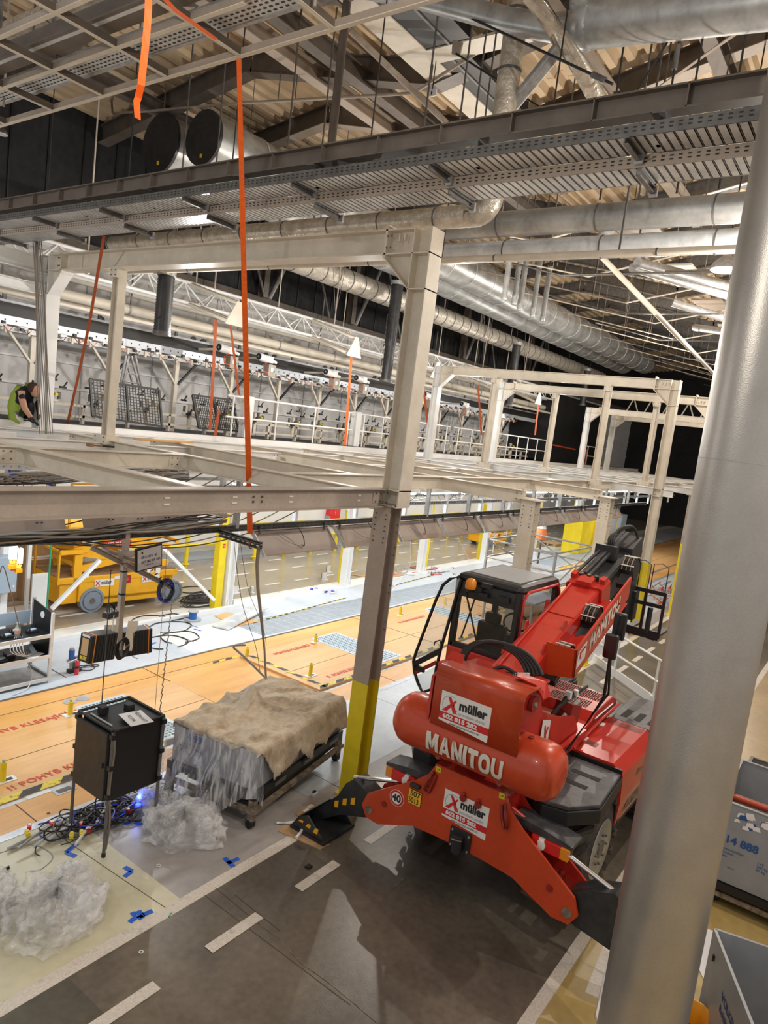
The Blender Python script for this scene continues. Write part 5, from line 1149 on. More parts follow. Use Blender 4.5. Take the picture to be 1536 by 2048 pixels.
# stickers
def sticker(o, xd, yd, w, h, parent, name='rental_sticker'):
    """white rental sticker: o top-left, xd right, yd down"""
    xd, yd, o = V(xd).normalized(), V(yd).normalized(), V(o); n = (yd*-1).cross(xd)*-1
    n = xd.cross(-yd)
    P = lambda u, v, k=.002: o+xd*(u*w)+yd*(v*h)+n*k
    q = lambda m, pts, mm, k: m.quad([P(u, v, k) for u, v in pts][::-1], mm)
    m = MB(); q(m, [(0, 0), (1, .0), (1, .60), (0, .60)], 'white_sticker', .002); q(m, [(0, .80), (.05, .77), (1, .80), (1, 1.0), (.0, .86)], 'white_sticker', .002)
    o1 = m.build(name, parent)
    m = MB(); q(m, [(.0, .60), (1, .60), (1, .80), (0, .80)], 'red_sticker', .0022)
    q(m, [(.14, .12), (.20, .12), (.36, .55), (.27, .55)], 'red_sticker', .004); q(m, [(.30, .16), (.32, .2), (.14, .56), (.04, .56)], 'red_sticker', .0045); q(m, [(.235, .33), (.29, .28), (.27, .36)], 'black_print', .005)
    m.build('emblem', o1)
    m = MB()
    pts = [P(.20+.16*math.cos(a), .34+.26*math.sin(a), .004) for a in (math.radians(20+15*k) for k in range(20))]
    m.path(pts, .0022, 'grey_print', n=4)
    m.text('müller', h*.36, P(.38, .27, .003), xd, -yd, 'black_print', bold=h*.016, sx=w*.60/(h*.36*2.85)); m.text('pronájem plošin', h*.125, P(.38, .50, .003), xd, -yd, 'grey_print', sx=w*.58/(h*.125*7.0))
    m.text('602 815 282', h*.17, P(.08, .70, .004), xd, -yd, 'white_sticker', bold=h*.009, sx=w*.84/(h*.17*6.1)); m.text('www.plosiny-muller.cz', h*.10, P(.22, .86, .004), xd, -yd, 'black_print', sx=w*.72/(h*.10*10.8))
    m.build('sticker_lettering', o1); return o1
sticker((XP, CY+.27, 1.20), (0, -1, 0), (0, 0, -1), .54, .36, tel)
sticker((6.25, CY+.34, 2.36), (0, -1, 0), (0, 0, -1), .58, .37, tel)
yk = CY-.50-.004
m = MB(); m.add([(7.0, yk, 1.62), (7.24, yk, 1.60), (7.24, yk, 2.05), (7.0, yk, 2.12)], [(0, 1, 2, 3)], 'white_sticker'); m.add([(7.05, yk-.003, 1.80), (7.09, yk-.003, 1.80), (7.2, yk-.003, 1.98), (7.16, yk-.003, 2.0)], [(0, 1, 2, 3)], 'red_sticker'); m.add([(7.14, yk-.004, 1.78), (7.2, yk-.004, 1.78), (7.1, yk-.004, 2.03), (7.07, yk-.004, 2.03)], [(0, 1, 2, 3)], 'red_sticker'); m.text('müller', .075, (7.02, yk, 1.70), (1, 0, -.03), (0, 0, 1), 'black_print', bold=.003); m.build('rental_sticker', tel)
m = MB(); c = gx(794, 1596, XP); m.tube((XP-.004, c.y, c.z), (XP, c.y, c.z), .098, 'offwhite', n=32); m.tube((XP-.006, c.y, c.z), (XP, c.y, c.z), .092, 'red_sticker', n=32); m.tube((XP-.008, c.y, c.z), (XP, c.y, c.z), .068, 'white_sticker', n=32); m.text('40', .115, (XP-.009, c.y, c.z), (0, -1, 0), (0, 0, 1), 'black_print', bold=.004, align='CENTER'); m.build('speed_sign', tel)
m = MB(); c = gx(830, 1595, XP); m.box((XP-.008, c.y-.085, c.z-.085), (XP, c.y+.085, c.z+.085), 'black'); m.box((XP-.010, c.y-.082, c.z-.082), (XP, c.y+.082, c.z+.082), 'plate_yellow'); m.text('S07', .09, (XP-.011, c.y+.06, c.z+.04), (0, -1, 0), (0, 0, 1), 'black_print', bold=.001); m.text('5013', .09, (XP-.011, c.y+.075, c.z-.04), (0, -1, 0), (0, 0, 1), 'black_print', bold=.001, sx=.75); m.build('licence_plate', tel)
m = MB(); c = gx(833, 1570, XP); m.box((XP-.05, c.y-.06, c.z-.022), (XP, c.y+.06, c.z+.022), 'black_plastic'); m.build('plate_lamp', tel, bevel=.008)
m = MB()
for px, py in ((877, 1539), (1004, 1592)): c = gx(px, py, XP); m.box((XP-.003, c.y-.032, c.z-.03), (XP, c.y+.032, c.z+.03), 'hazard_yellow'); m.text('19', .035, (XP-.004, c.y, c.z), (0, -1, 0), (0, 0, 1), 'black_print', align='CENTER')
m.build('inspection_label', tel)
# chassis
m = MB(); m.box((6.9, CY-.45, .55), (10.9, CY+.45, 1.2), 'black_plastic'); m.box((7.3, CY-.44, 1.2), (9.6, CY+.6, 1.40), 'red'); m.tube((7.75, CY-.95, .6), (7.75, CY+.95, .6), .1, 'black', n=12); m.tube((10.15, CY-.95, .6), (10.15, CY+.95, .6), .1, 'black', n=12); m.build('chassis', tel)
def wheel(x, s, steer):
    g_ = MB(); c = V((x, CY+s*.93, .61)); ax = Matrix.Rotation(steer, 3, 'Z') @ V((0, s, 0)); h = .19
    g_.lathe(c-ax*h, ax, [(0, .40), (.02, .50), (.05, .565), (.12, .585), (.26, .585), (.33, .565), (.36, .50), (.38, .40)], 'rubber', n=36)
    for i in range(18):
        a = math.tau*i/18; f, u, w_ = frame(ax); 
        for k, off in ((-1, 0), (1, .5)):
            aa = a+off*math.tau/18; d = u*math.cos(aa)+w_*math.sin(aa); t_ = -u*math.sin(aa)+w_*math.cos(aa)
            p = c+d*.595+ax*(k*.03); q = c+d*.575+ax*(k*.185)+t_*.16; g_.bar(p, q, .055, .06, 'rubber', up=d)
            g_.bar(q, c+d*.50+ax*(k*.19)+t_*.17, .055, .035, 'rubber', up=ax)
    o_ = g_.build('wheel', tel)
    g_ = MB(); g_.lathe(c+ax*.175, ax, [(0, .1), (.018, .13), (.018, .24), (.022, .29), (.03, .31), (.035, .325), (.02, .34)], 'duct', n=30); g_.tube(c+ax*.17, c+ax*.21, .10, 'galv_dark', n=16)
    for i in range(8): a = math.tau*i/8; d = u*math.cos(a)+w_*math.sin(a); g_.tube(c+d*.17+ax*.19, c+d*.17+ax*.22, .015, 'galv_dark', n=6)
    g_.build('rim', o_)
for x, s in ((7.72, -1), (7.72, 1), (10.2, -1), (10.2, 1)): wheel(x, s, .0)
def guard(pts, z, mm, name, drop=.09, side=True, grips=()):
    m = MB(); m.prism([(x, y, z-.05) for x, y in pts], (0, 0, .05), mm); cx = sum(p[0] for p in pts)/len(pts); cy = sum(p[1] for p in pts)/len(pts)
    m.prism([(cx+(x-cx)*1.03, cy+(y-cy)*1.05, z-.05-drop) for x, y in pts], (0, 0, drop), 'black')
    o_ = m.build(name, tel, bevel=.012)
    for (xa, ya, xb, yb) in grips: m = MB(); m.bar((xa, ya, z+.001), (xb, yb, z+.001), .09, .004, 'grip'); m.build('grip_strip', o_)
    return o_
for s in (-1, 1):
    Y = lambda a: CY+s*a
    guard([(6.95, Y(.50)), (8.12, Y(.45)), (8.12, Y(1.12)), (7.22, Y(1.18)), (6.90, Y(.95)), (6.84, Y(.70))], 1.36, 'mud_black', 'mudguard', drop=.16, grips=[(7.45, Y(.62), 7.45, Y(.95)), (7.75, Y(.66), 7.75, Y(.99))] if s < 0 else ())
    guard([(9.62, Y(.50)), (10.85, Y(.45)), (10.85, Y(1.05)), (10.6, Y(1.14)), (9.62, Y(1.14))], 1.42, 'mud_black', 'mudguard', grips=[(9.8, Y(.62), 10.15, Y(.62)), (9.8, Y(.80), 10.15, Y(.80)), (9.8, Y(.98), 10.15, Y(.98))] if s < 0 else ())
m = MB(); ys = [CY-.48, CY-1.0, CY-1.13, CY-1.15, CY-1.13]; zs = [1.43, 1.43, 1.33, 1.0, .72]
for i in range(4):
    m.add([(8.16, ys[i], zs[i]), (9.58, ys[i], zs[i]), (9.58, ys[i+1], zs[i+1]), (8.16, ys[i+1], zs[i+1])], [(0, 1, 2, 3)], 'red')
for x in (8.16, 9.58): m.add([(x, y, z) for y, z in zip(ys, zs)]+[(x, CY-.48, .72)], [tuple(range(6))], 'red')
m.build('engine_hood', tel)
m = MB(); m.box((8.13, CY-1.12, .66), (8.16, CY-.5, 1.40), 'black'); m.box((8.1, CY-1.1, .60), (9.6, CY-.5, .72), 'black'); m.box((8.14, CY-.62, 1.25), (9.6, CY-.44, 1.40), 'mud_black'); m.build('hood_surround', tel)
m = MB()
for i in range(22):
    for j in range(6):
        m.flat(9.36+j*.03, 9.38+j*.03, CY-.98+i*.021, CY-.968+i*.021, 1.434, 'black')
for i in range(8):
    for j in range(5): m.flat(8.62+j*.03-.2, 8.64+j*.03-.2, CY-.66+i*.018-.04, CY-.648+i*.018-.04, 1.434, 'black')
m.build('vent', tel)
m = MB()
for x in (8.55, 9.2): m.cbox((x, CY-.52, 1.44), (.12, .05, .012), 'lens_white')
m.build('latch', tel)
m = MB(); m.add([(8.4, CY-1.145, .8), (9.4, CY-1.145, .75), (9.4, CY-1.142, 1.1), (8.8, CY-1.142, 1.2)], [(0, 1, 2, 3)], 'rust'); m.build('side_decal', tel)
m = MB(); m.box((6.9, CY-.5, 1.1), (8.2, CY-.42, 1.38), 'black'); m.build('inner_panel', tel)
# left body side panel under the cab
m = MB(); m.box((7.05, CY+.47, 1.45), (9.4, CY+1.12, 1.75), 'red'); m.build('cab_base', tel, bevel=.03)
# turret deck, grille and right tray
m = MB(); m.box((7.0, CY-.46, 1.42), (9.9, CY+.5, 1.54), 'red'); m.build('turret_deck', tel)
m = MB(); m.prism([(8.85, CY-.46, 1.54), (9.0, CY-.46, 1.64), (9.7, CY-.46, 1.68), (9.9, CY-.46, 1.6), (9.95, CY-.46, 1.52), (8.85, CY-.46, 1.52)], (0, .96, 0), 'red'); m.build('grille_cover', tel, bevel=.02)
m = MB()
for i in range(26):
    for j in range(6): m.cbox((9.40+j*.05, CY-.38+i*.031, 1.668+j*.0029), (.036, .015, .006), 'black')
for i in range(18):
    for j in range(5): m.cbox((9.08+j*.05, CY-.30+i*.031, 1.648+j*.0029), (.036, .015, .006), 'black')
m.build('grille', tel)
m = MB(); m.path([(8.0, CY-.56, 1.5), (8.6, CY-.50, 1.46), (9.2, CY-.49, 1.5), (9.9, CY-.5, 1.54)], .022, 'red', n=8); m.tube((8.9, CY-.50, 1.6), (9.6, CY-.50, 1.62), .01, 'lens_white', n=6); m.box((7.6, CY-.56, 1.50), (8.4, CY-.50, 1.62), 'red'); m.build('side_rail', tel)
m = MB(); m.cbox((8.35, CY-.3, 1.78), (.35, .22, .22), 'red_dark', Matrix.Rotation(.3, 3, 'Y')); m.tube((7.95, CY-.34, 1.75), (8.6, CY-.34, 1.86), .03, 'galv', n=10); m.build('valve_block', tel)
m = MB()
for k in range(5): m.path([(7.3+.05*k, CY-.40-.01*k, 1.7), (7.6, CY-.38, 1.9+.02*k), (8.2+.1*k, CY-.33, 2.05-.02*k), (8.6+.1*k, CY-.3, 1.95)], .018, 'cable', n=6)
m.cbox((8.15, CY-.35, 2.06), (.07, .07, .09), 'white_plastic'); m.cbox((8.42, CY-.35, 2.02), (.07, .05, .07), 'white_plastic'); m.build('hydraulic_hose', tel)
# boom
SL = .34; D = V((1, 0, SL)).normalized(); UP_ = V((-SL, 0, 1)).normalized()
def bt(x, y=CY, dn=0.): return V((x, y, 2.54+SL*(x-7.16)))-UP_*dn   # a point on the boom's top line
def boxboom(x0, x1, w, h, mm, dn=0., chamf=.05):
    m = MB(); a = w/2; pr = [(-a, -h/2+chamf), (-a+chamf, -h/2), (a-chamf, -h/2), (a, -h/2+chamf), (a, h/2-chamf*.5), (a-chamf*.5, h/2), (-a+chamf*.5, h/2), (-a, h/2-chamf*.5)]
    m.sect(bt(x0, dn=dn+h/2), bt(x1, dn=dn+h/2), pr, mm, up=UP_); return m
boxboom(6.62, 9.35, .43, .50, 'red').build('boom_section', tel)
m = boxboom(9.12, 9.42, .50, .54, 'red', -.03); m.cbox(bt(9.2, CY+.0, -.06), (.2, .2, .06), 'red', Matrix.Rotation(-math.atan(SL), 3, 'Y'))
for s in (-1, 1): m.cbox(bt(9.3, CY+s*.2, -.06), (.12, .07, .07), 'red', Matrix.Rotation(-math.atan(SL), 3, 'Y'))
m.build('boom_collar', tel)
m = MB()
for x, s in ((7.35, 1), (7.9, 1), (8.45, 1), (7.55, -1), (8.1, -1)): m.prism([bt(x-.06, CY+s*.2), bt(x+.06, CY+s*.2), bt(x+.05, CY+s*.2, -.08), bt(x+.0, CY+s*.2, -.1)], (0, .02, 0), 'red')
m.tube(bt(6.95, CY+.12, -.02), bt(9.1, CY+.17, -.02), .016, 'red', n=8); m.bar(bt(8.35, CY-.2, -.004), bt(8.35, CY+.2, -.004), .012, .01, 'red_dark'); m.build('boom_bracket', tel)
for i, (x0, x1, w, h, dn) in enumerate(((9.3, 10.2, .36, .42, .05), (9.8, 10.85, .29, .34, .09))): boxboom(x0, x1, w, h, 'black_plastic', dn).build('boom_section', tel)
m = MB()
for k in range(4): m.bar(bt(9.35, CY+.02+.055*k, -.06-.02*(k % 2)), bt(10.1, CY+.0+.05*k, -.08-.02*(k % 2)), .035, .035, 'galv_dark' if 0 else 'mud_black', up=UP_)
for k in range(3): m.bar(bt(10.2, CY+.02+.06*k, -.06), bt(10.75, CY+.0+.06*k, -.10), .05, .05, 'mud_black', up=UP_)
for k in range(3): m.tube(bt(9.3, CY-.1+.1*k, -.1), bt(9.3, CY-.1+.1*k, -.02), .035, 'black', n=10); m.tube(bt(9.3, CY-.1+.1*k, -.105), bt(9.3, CY-.1+.1*k, -.1), .02, 'rust', n=8)
m.box(tuple(bt(10.0, CY-.08, .0)), tuple(bt(10.1, CY+.22, -.14)+V((.08, 0, .03))), 'black'); m.build('hose_guide', tel)
# hose carriers on the right side
def carrier(x, dn, name='hose_carrier'):
    m = MB(); c = bt(x, CY-.30, dn); 
    m.lathe(c-V((0, .085, 0)), (0, 1, 0), [(0, .14), (.01, .16), (.16, .16), (.17, .14)], 'black', n=18)
    for k in range(6): m.path([c+V((.175*math.cos(a), -.075+.03*k, .175*math.sin(a))) for a in (math.radians(-20+20*j) for j in range(11))], .011, 'cable_tan' if k % 2 else 'cable', n=5)
    for a in (math.radians(60), math.radians(110), math.radians(160)): p = c+V((.195*math.cos(a), 0, .195*math.sin(a))); m.tube(p-V((0, .09, 0)), p+V((0, .09, 0)), .008, 'lens_white', n=6)
    m.bar(c, c-D*.35+V((0, 0, -.1)), .14, .08, 'black'); m.build(name, tel)
carrier(7.82, .22); carrier(8.68, .16); carrier(10.05, .10)
# side box with maker's lettering
ya = CY-.56; P = lambda x, z: (x, ya, z)
m = MB(); m.prism([P(7.55, 2.80), P(9.25, 3.46), P(9.25, 3.18), P(8.85, 2.98), P(7.60, 2.46)], (0, .025, 0), 'red'); m.prism([(7.55, ya, 2.80), (7.55, CY-.2, 2.80), (7.60, CY-.2, 2.40), (7.60, ya, 2.46)], (.02, 0, 0), 'red_orange'); m.prism([(7.6, ya, 2.46), (9.25, ya, 3.10), (9.25, CY-.2, 3.05), (7.6, CY-.2, 2.40)], (0, 0, .01), 'red'); m.build('side_box', tel)
m = MB(); tx = V((1, 0, .388)).normalized(); block_text(m, 'MANITOU', lambda u, v: V((7.98, ya-.003, 2.71))+tx*(u*1.0)+V((-.12, 0, 1)).normalized()*(v*.19), 'offwhite'); m.text('MRT', .0001, (7.9, ya, 2.9), tx, (-.388, 0, 1), 'offwhite') if 0 else None; m.build('lettering', tel)
m = MB(); m.quad([(7.62, ya-.002, 2.56), (7.86, ya-.002, 2.65), (7.86, ya-.002, 2.86), (7.62, ya-.002, 2.76)], 'white_sticker'); m.bar((7.66, ya-.004, 2.66), (7.72, ya-.004, 2.78), .004, .02, 'red_sticker'); m.bar((7.72, ya-.004, 2.67), (7.66, ya-.004, 2.76), .004, .02, 'red_sticker'); m.text('müller', .05, (7.73, ya-.002, 2.76), tx, (-.388, 0, 1), 'black_print', bold=.002, sx=.9); m.build('rental_sticker', tel)
# boom head
m = MB(); m.prism([tuple(bt(10.5, CY-.17, .02)), tuple(bt(10.9, CY-.17, -.0)), (11.05, CY-.17, 3.6), (11.05, CY-.17, 3.0), (10.9, CY-.17, 2.6), (10.7, CY-.17, 2.55), (10.6, CY-.17, 3.2)], (0, .24, 0), 'black_plastic'); m.build('boom_head', tel, bevel=.01)
m = MB()
for k in range(3): m.path([bt(10.25, CY+.02+.03*k, -.05), bt(10.3, CY+.05+.03*k, -.2), bt(10.5, CY+.04, -.27+.02*k), bt(10.75, CY-.04, -.22), bt(10.85, CY-.1, -.08), bt(10.85, CY-.14, .1)], .022, 'cable', n=8)
m.build('head_hose', tel)
# fork carriage
m = MB(); xc = 11.1
for z in (3.0, 2.80, 2.34): m.bar((xc, CY-.60, z), (xc, CY+.05, z), .05, .06 if z > 2.4 else .13, 'black')
for y in (-.60, -.32, -.05): m.bar((xc, CY+y, 2.3), (xc, CY+y, 3.02), .04, .04, 'black')
m.cbox((xc-.1, CY-.1, 2.75), (.2, .24, .45), 'black'); m.tube((xc, CY-.42, 2.35), (xc, CY-.42, 2.75), .04, 'black', n=10); m.build('fork_carriage', tel)
m = MB()
for y in (-.1, -.36): m.path([(xc+.02, CY+y, 3.0), (xc+.02, CY+y, 3.42), (xc+.02, CY+y-.12, 3.45), (xc+.02, CY+y-.22, 3.4), (xc+.02, CY+y-.22, 3.0)], .008, 'black', n=5)
m.build('back_rest_wire', tel)
m = MB(); 
for y in (-.05, -.5): m.box((xc, CY+y-.05, 2.26), (xc+.9, CY+y+.05, 2.3), 'black')
m.build('fork', tel)
# mirrors on the right
m = MB(); m.path([(7.65, CY-.60, 1.6), (7.75, 2.15, 2.3), (7.55, 2.1, 2.85)], .018, 'black', n=8); m.path([(7.7, CY-.60, 1.62), (7.8, 2.12, 2.35), (7.58, 2.1, 2.8)], .014, 'black', n=6); m.path([(7.55, 2.1, 2.85), (7.6, 2.08, 3.3)], .012, 'black', n=6); m.build('mirror_arm', tel)
def mirror_(px0, py0, px1, py1, x, nm='mirror'):
    a = gx(px0, py0, x); c = gx(px1, py1, x); m = MB(); cx = (a+c)/2; w = abs(a.y-c.y)/2*.75; h = abs(a.z-c.z)/2
    m.box((x, cx.y-w, cx.z-h), (x+.06, cx.y+w, cx.z+h), 'black_plastic'); o_ = m.build(nm, tel, bevel=.025); m = MB(); m.box((x-.003, cx.y-w+.015, cx.z-h+.02), (x, cx.y+w-.015, cx.z+h-.02), 'mirror'); m.build('mirror_glass', o_)
mirror_(1206, 1264, 1234, 1324, 7.5); 
m = MB(); c = gx(1238, 1250, 7.7); m.box((7.7, c.y-.07, c.z-.17), (7.76, c.y+.07, c.z+.13), 'black'); m.build('mirror', tel, bevel=.02)
# hoses over the mast top
m = MB()
for k in range(5):
    o_ = V((0, -.035*k, .012*k)); a = [gx(922, 1345, 6.95), gx(921, 1318, 6.95), gx(932, 1296, 7.0), gx(958, 1284, 7.05), gx(995, 1290, 7.1), gx(1030, 1308, 7.1), gx(1048, 1332, 7.1), gx(1053, 1352, 7.05)]
    m.path([p+o_*(i/7*1.0+.25) for i, p in enumerate(a)], .022, 'cable', n=8)
m.build('hydraulic_hose', tel)
m = MB(); c = gx(1045, 1350, 7.0)
for k in range(5): m.tube(c+V((0, .08-.035*k, .01*k)), c+V((0, .08-.035*k, -.06+.01*k)), .017, 'lens_white', n=8); m.tube(c+V((-.1, .1-.03*k, -.04)), c+V((-.02, .1-.03*k, -.02)), .012, 'chrome', n=6)
m.path([gx(962, 1362, 6.9), gx(985, 1340, 6.95), gx(1010, 1335, 7.0), gx(1038, 1352, 7.0)], .02, 'cable', n=6); m.path([gx(975, 1365, 6.9), gx(992, 1346, 6.95), gx(1036, 1350, 7.0)], .016, 'cable', n=6); m.tube(gx(995, 1370, 6.85), gx(1012, 1355, 6.9), .016, 'galv', n=8); m.build('hose_fitting', tel)
m = MB(); m.prism([(6.64, CY-.42, 2.50), (6.64, CY+.44, 2.50), (7.25, CY+.44, 2.45), (7.25, CY-.42, 2.45)], (0, 0, .03), 'red'); m.build('mast_top_plate', tel)
# cab
XR, XF, YL, YRr, ZB, ZT = 7.86, 9.1, 4.26, 3.34, 1.75, 3.27
m = MB(); m.box((XR, YRr, ZT-.13), (XF, YL, ZT), 'black_gloss'); roof = m.build('cab_roof', tel, bevel=.07); m = MB(); m.box((XR+.17, YRr+.12, ZT), (XF-.12, YL-.1, ZT+.008), 'bin_grey'); m.build('roof_glass', roof)
m = MB(); m.box((XR, YRr+.04, ZT-.30), (XR+.05, YL-.04, ZT-.10), 'black_plastic'); m.cbox((XR-.02, YRr+.22, ZT-.2), (.04, .16, .07), 'black'); m.build('roof_rail', tel)
m = MB()
for x, y in ((XR+.03, YL-.04), (XR+.03, YRr+.04), (XF-.05, YL-.04), (XF-.05, YRr+.04)): m.bar((x, y, ZB), (x, y, ZT-.08), .08, .08, 'black_gloss', up=V((0, 1, 0)))
m.bar((XR+.02, YRr+.04, 2.33), (XR+.02, YL-.04, 2.33), .06, .07, 'black_gloss'); m.bar((XR+.02, YRr, 2.28), (XF, YRr, 2.16), .05, .06, 'black_gloss')
m.build('cab_frame', tel, bevel=.015)
m = MB(); m.box((XR-.008, YRr+.08, 2.36), (XR, YL-.08, ZT-.2), 'cab_glass'); m.build('rear_window', tel)
m = MB(); m.add([(XR+.1, YRr-.004, 2.34), (XF-.1, YRr-.004, 2.20), (XF-.1, YRr-.004, 3.12), (XR+.1, YRr-.004, 3.14)], [(0, 1, 2, 3)], 'cab_glass'); m.build('side_window', tel)
m = MB(); m.box((XF, YRr+.05, 2.0), (XF+.008, YL-.05, ZT-.15), 'cab_glass'); m.build('front_window', tel)
m = MB(); m.path([(XR+.06, YRr-.012, 2.32), (XR+.06, YRr-.012, 3.1), (XR+.16, YRr-.012, 3.19), (XF-.14, YRr-.012, 3.19), (XF-.05, YRr-.012, 3.1), (XF-.02, YRr-.012, 2.2)], .02, 'red', n=6); m.build('window_trim', tel)
m = MB(); m.box((XR-.02, YRr-.02, ZB), (XR+.03, YL+.0, 2.30), 'red'); m.box((XR, YRr-.02, ZB), (XF, YRr+.02, 2.2), 'red'); m.box((XR-.45, 3.5, ZB), (XR-.02, YL-.14, 2.2), 'red'); m.build('cab_body', tel, bevel=.03)
m = MB(); m.cbox((8.45, 3.85, 2.05), (.42, .44, .14), 'black'); m.cbox((8.26, 3.85, 2.35), (.12, .40, .56), 'black'); m.cbox((8.24, 3.85, 2.70), (.09, .22, .14), 'black')
m.build('seat', tel, bevel=.03)
m = MB(); m.path([(8.85+.06*math.cos(a), 3.8+.17*math.sin(a), 2.55+.12*math.cos(a)) for a in (math.tau*i/18 for i in range(19))], .014, 'black', n=6); m.tube((8.85, 3.8, 2.55), (9.0, 3.8, 2.1), .025, 'black'); m.box((8.95, 3.4, 2.0), (9.08, 4.2, 2.32), 'black'); m.build('steering_wheel', tel)
m = MB(); m.tube((XR+.12, YL-.12, 2.4), (XR+.1, YL-.28, 3.1), .012, 'black', n=5); m.cbox((XR+.15, YL-.42, 3.0), (.04, .14, .07), 'black'); m.path([(8.9, 3.55, 2.5), (8.92, 3.5, 2.75), (8.92, 3.42, 2.8)], .012, 'black', n=5); m.tube((XR-.01, 3.85, 2.45), (XR-.014, 4.1, 3.05), .012, 'black', n=5); m.build('cab_fitting', tel)
# worklight and beacon
c = gx(942, 1168, XR-.12); m = MB(); m.lathe(c-Z*.06, (0, 0, 1), [(0, .065), (.02, .072), (.09, .068), (.125, .045), (.135, .01)], 'amber', n=20); m.build('beacon', tel); m = MB(); m.lathe(c-Z*.1, (0, 0, 1), [(0, .05), (.045, .06)], 'black', n=16); m.cbox(c+V((.06, -.05, -.04)), (.1, .2, .03), 'black'); m.cbox(gx(975, 1172, XR-.06), (.06, .14, .06), 'black'); m.cbox(gx(968, 1190, XR-.04), (.06, .12, .05), 'black'); m.build('beacon_bracket', tel)
# open door (hinged at the rear, swung outwards)
XD = XR-.02; dp = [(921, 1152), (900, 1158), (886, 1170), (872, 1200), (832, 1305), (827, 1322), (829, 1344), (836, 1366), (845, 1385), (866, 1377)]
pts = [gx(a, b_, XD) for a, b_ in dp]; hin = gx(881, 1300, XD)
m = MB(); m.path(pts+[gx(872, 1340, XD), hin, gx(923, 1158, XD)], .022, 'black_gloss', n=8); m.bar(gx(829, 1328, XD), gx(880, 1302, XD), .04, .07, 'black'); m.bar(gx(831, 1345, XD), gx(872, 1325, XD), .03, .05, 'red_dark'); door = m.build('cab_door', tel)
m = MB(); gl = [gx(a, b_, XD) for a, b_ in ((920, 1156), (888, 1172), (833, 1312), (838, 1320), (882, 1298))]; m.prism(gl, (.006, 0, 0), 'glass'); gl = [gx(a, b_, XD) for a, b_ in ((833, 1352), (846, 1382), (864, 1374), (870, 1333))]; m.prism(gl, (.006, 0, 0), 'glass'); m.build('door_glass', door)
m = MB(); m.path([gx(868, 1290, XD-.03), gx(870, 1284, XD-.04), gx(880, 1280, XD-.03), gx(882, 1290, XD-.03)], .01, 'black', n=6); m.box(tuple(gx(830, 1330, XD-.02)), tuple(gx(848, 1345, XD)+V((.02, -.0, 0))), 'black'); m.build('door_handle', door)
# ================================================================ THINGS ON THE FLOOR
# big round silver column
g = thing('round_column', 'large silver round column rising through the right side', 'column', (5.32, .80, 0))
m = MB(); m.tube((5.32, .80, 0), (5.32, .80, 11.6), .305, 'col_silver', n=64); m.build('shaft', g)
m = MB(); m.tube((5.32, .80, 5.05), (5.32, .80, 5.056), .3065, 'grey_print', n=64); m.build('weld_seam', g)
# draped container
def loc_frame(o, ang): 
    R = Matrix.Rotation(ang, 3, 'Z'); return lambda x, y, z: V(o)+R @ V((x, y, z))
F = loc_frame((5.86, 5.50, 0), math.radians(11)); BL, BW = 2.15, 1.28
def fbox(m, a, c, mm):
    vs = [F(x, y, z) for z in (a[2], c[2]) for x, y in ((a[0], a[1]), (c[0], a[1]), (c[0], c[1]), (a[0], c[1]))]
    m.add(vs, [(0, 3, 2, 1), (4, 5, 6, 7), (0, 1, 5, 4), (1, 2, 6, 5), (2, 3, 7, 6), (3, 0, 4, 7)], mm)
g = thing('storage_container', 'grey storage container marked 114 999 under tarp and film beside the yellow based column', 'container', F(BL/2, BW/2, .45))
m = MB(); fbox(m, (0, 0, .47), (BL, .02, .96), 'bin_grey'); fbox(m, (0, BW-.02, .47), (BL, BW, .96), 'bin_grey'); fbox(m, (0, .02, .47), (.02, BW-.02, .96), 'bin_grey'); fbox(m, (BL-.02, .02, .47), (BL, BW-.02, .96), 'bin_grey'); fbox(m, (.02, .02, .47), (BL-.02, BW-.02, .8), 'bin_grey'); m.build('body', g)
xd = F(0, -1, 0)-F(0, 0, 0); o = F(-.004, BW-.08, .83)
m = MB(); m.text('114 999', .13, o, xd, Z, 'ink_blue', bold=.003)
for k, t in enumerate(('Gitterbehälter', 'Nutzlast   1 000 kg', 'Tara')): m.text(t, .045, F(-.004, BW-.1, .74-.045*k), xd, Z, 'ink_blue')
m.text('eigentum der', .03, F(-.004, BW-.35, .57), xd, Z, 'ink_blue'); m.cbox(F(-.005, BW-.18, .93), (.006, .1, .012), 'black', Matrix.Rotation(math.radians(11), 3, 'Z')); m.build('lettering', g)
g = thing('pallet_dolly', 'black steel pallet dolly under the draped container', 'dolly', F(BL/2, BW/2, 0))
m = MB(); fbox(m, (-.04, -.04, .36), (BL+.04, .06, .47), 'black'); fbox(m, (-.04, BW-.06, .36), (BL+.04, BW+.04, .47), 'black'); fbox(m, (-.04, .06, .36), (.06, BW-.06, .47), 'black'); fbox(m, (BL-.06, .06, .36), (BL+.04, BW-.06, .47), 'black'); m.build('frame', g)
m = MB(); fbox(m, (-.06, -.07, .20), (BL+.06, -.01, .25), 'rust'); fbox(m, (-.06, BW-.01, .20), (BL+.06, BW+.05, .25), 'rust'); fbox(m, (-.06, -.01, .20), (0, BW, .25), 'rust'); m.build('lower_rail', g)
m = MB(); fbox(m, (.1, 0, .25), (BL-.1, .04, .36), 'black'); fbox(m, (.3, .04, .1), (BL-.3, BW-.04, .2), 'black'); m.build('skirt', g)
for x, y in ((0, 0), (BL, 0), (0, BW), (BL, BW)):
    m = MB(); c = F(x, y, 0); m.bar(c+Z*.05, c+Z*.36, .07, .09, 'rust'); m.tube(c+V((-.05, 0, .055)), c+V((.02, 0, .055)), .055, 'black', n=14); m.build('caster', g)
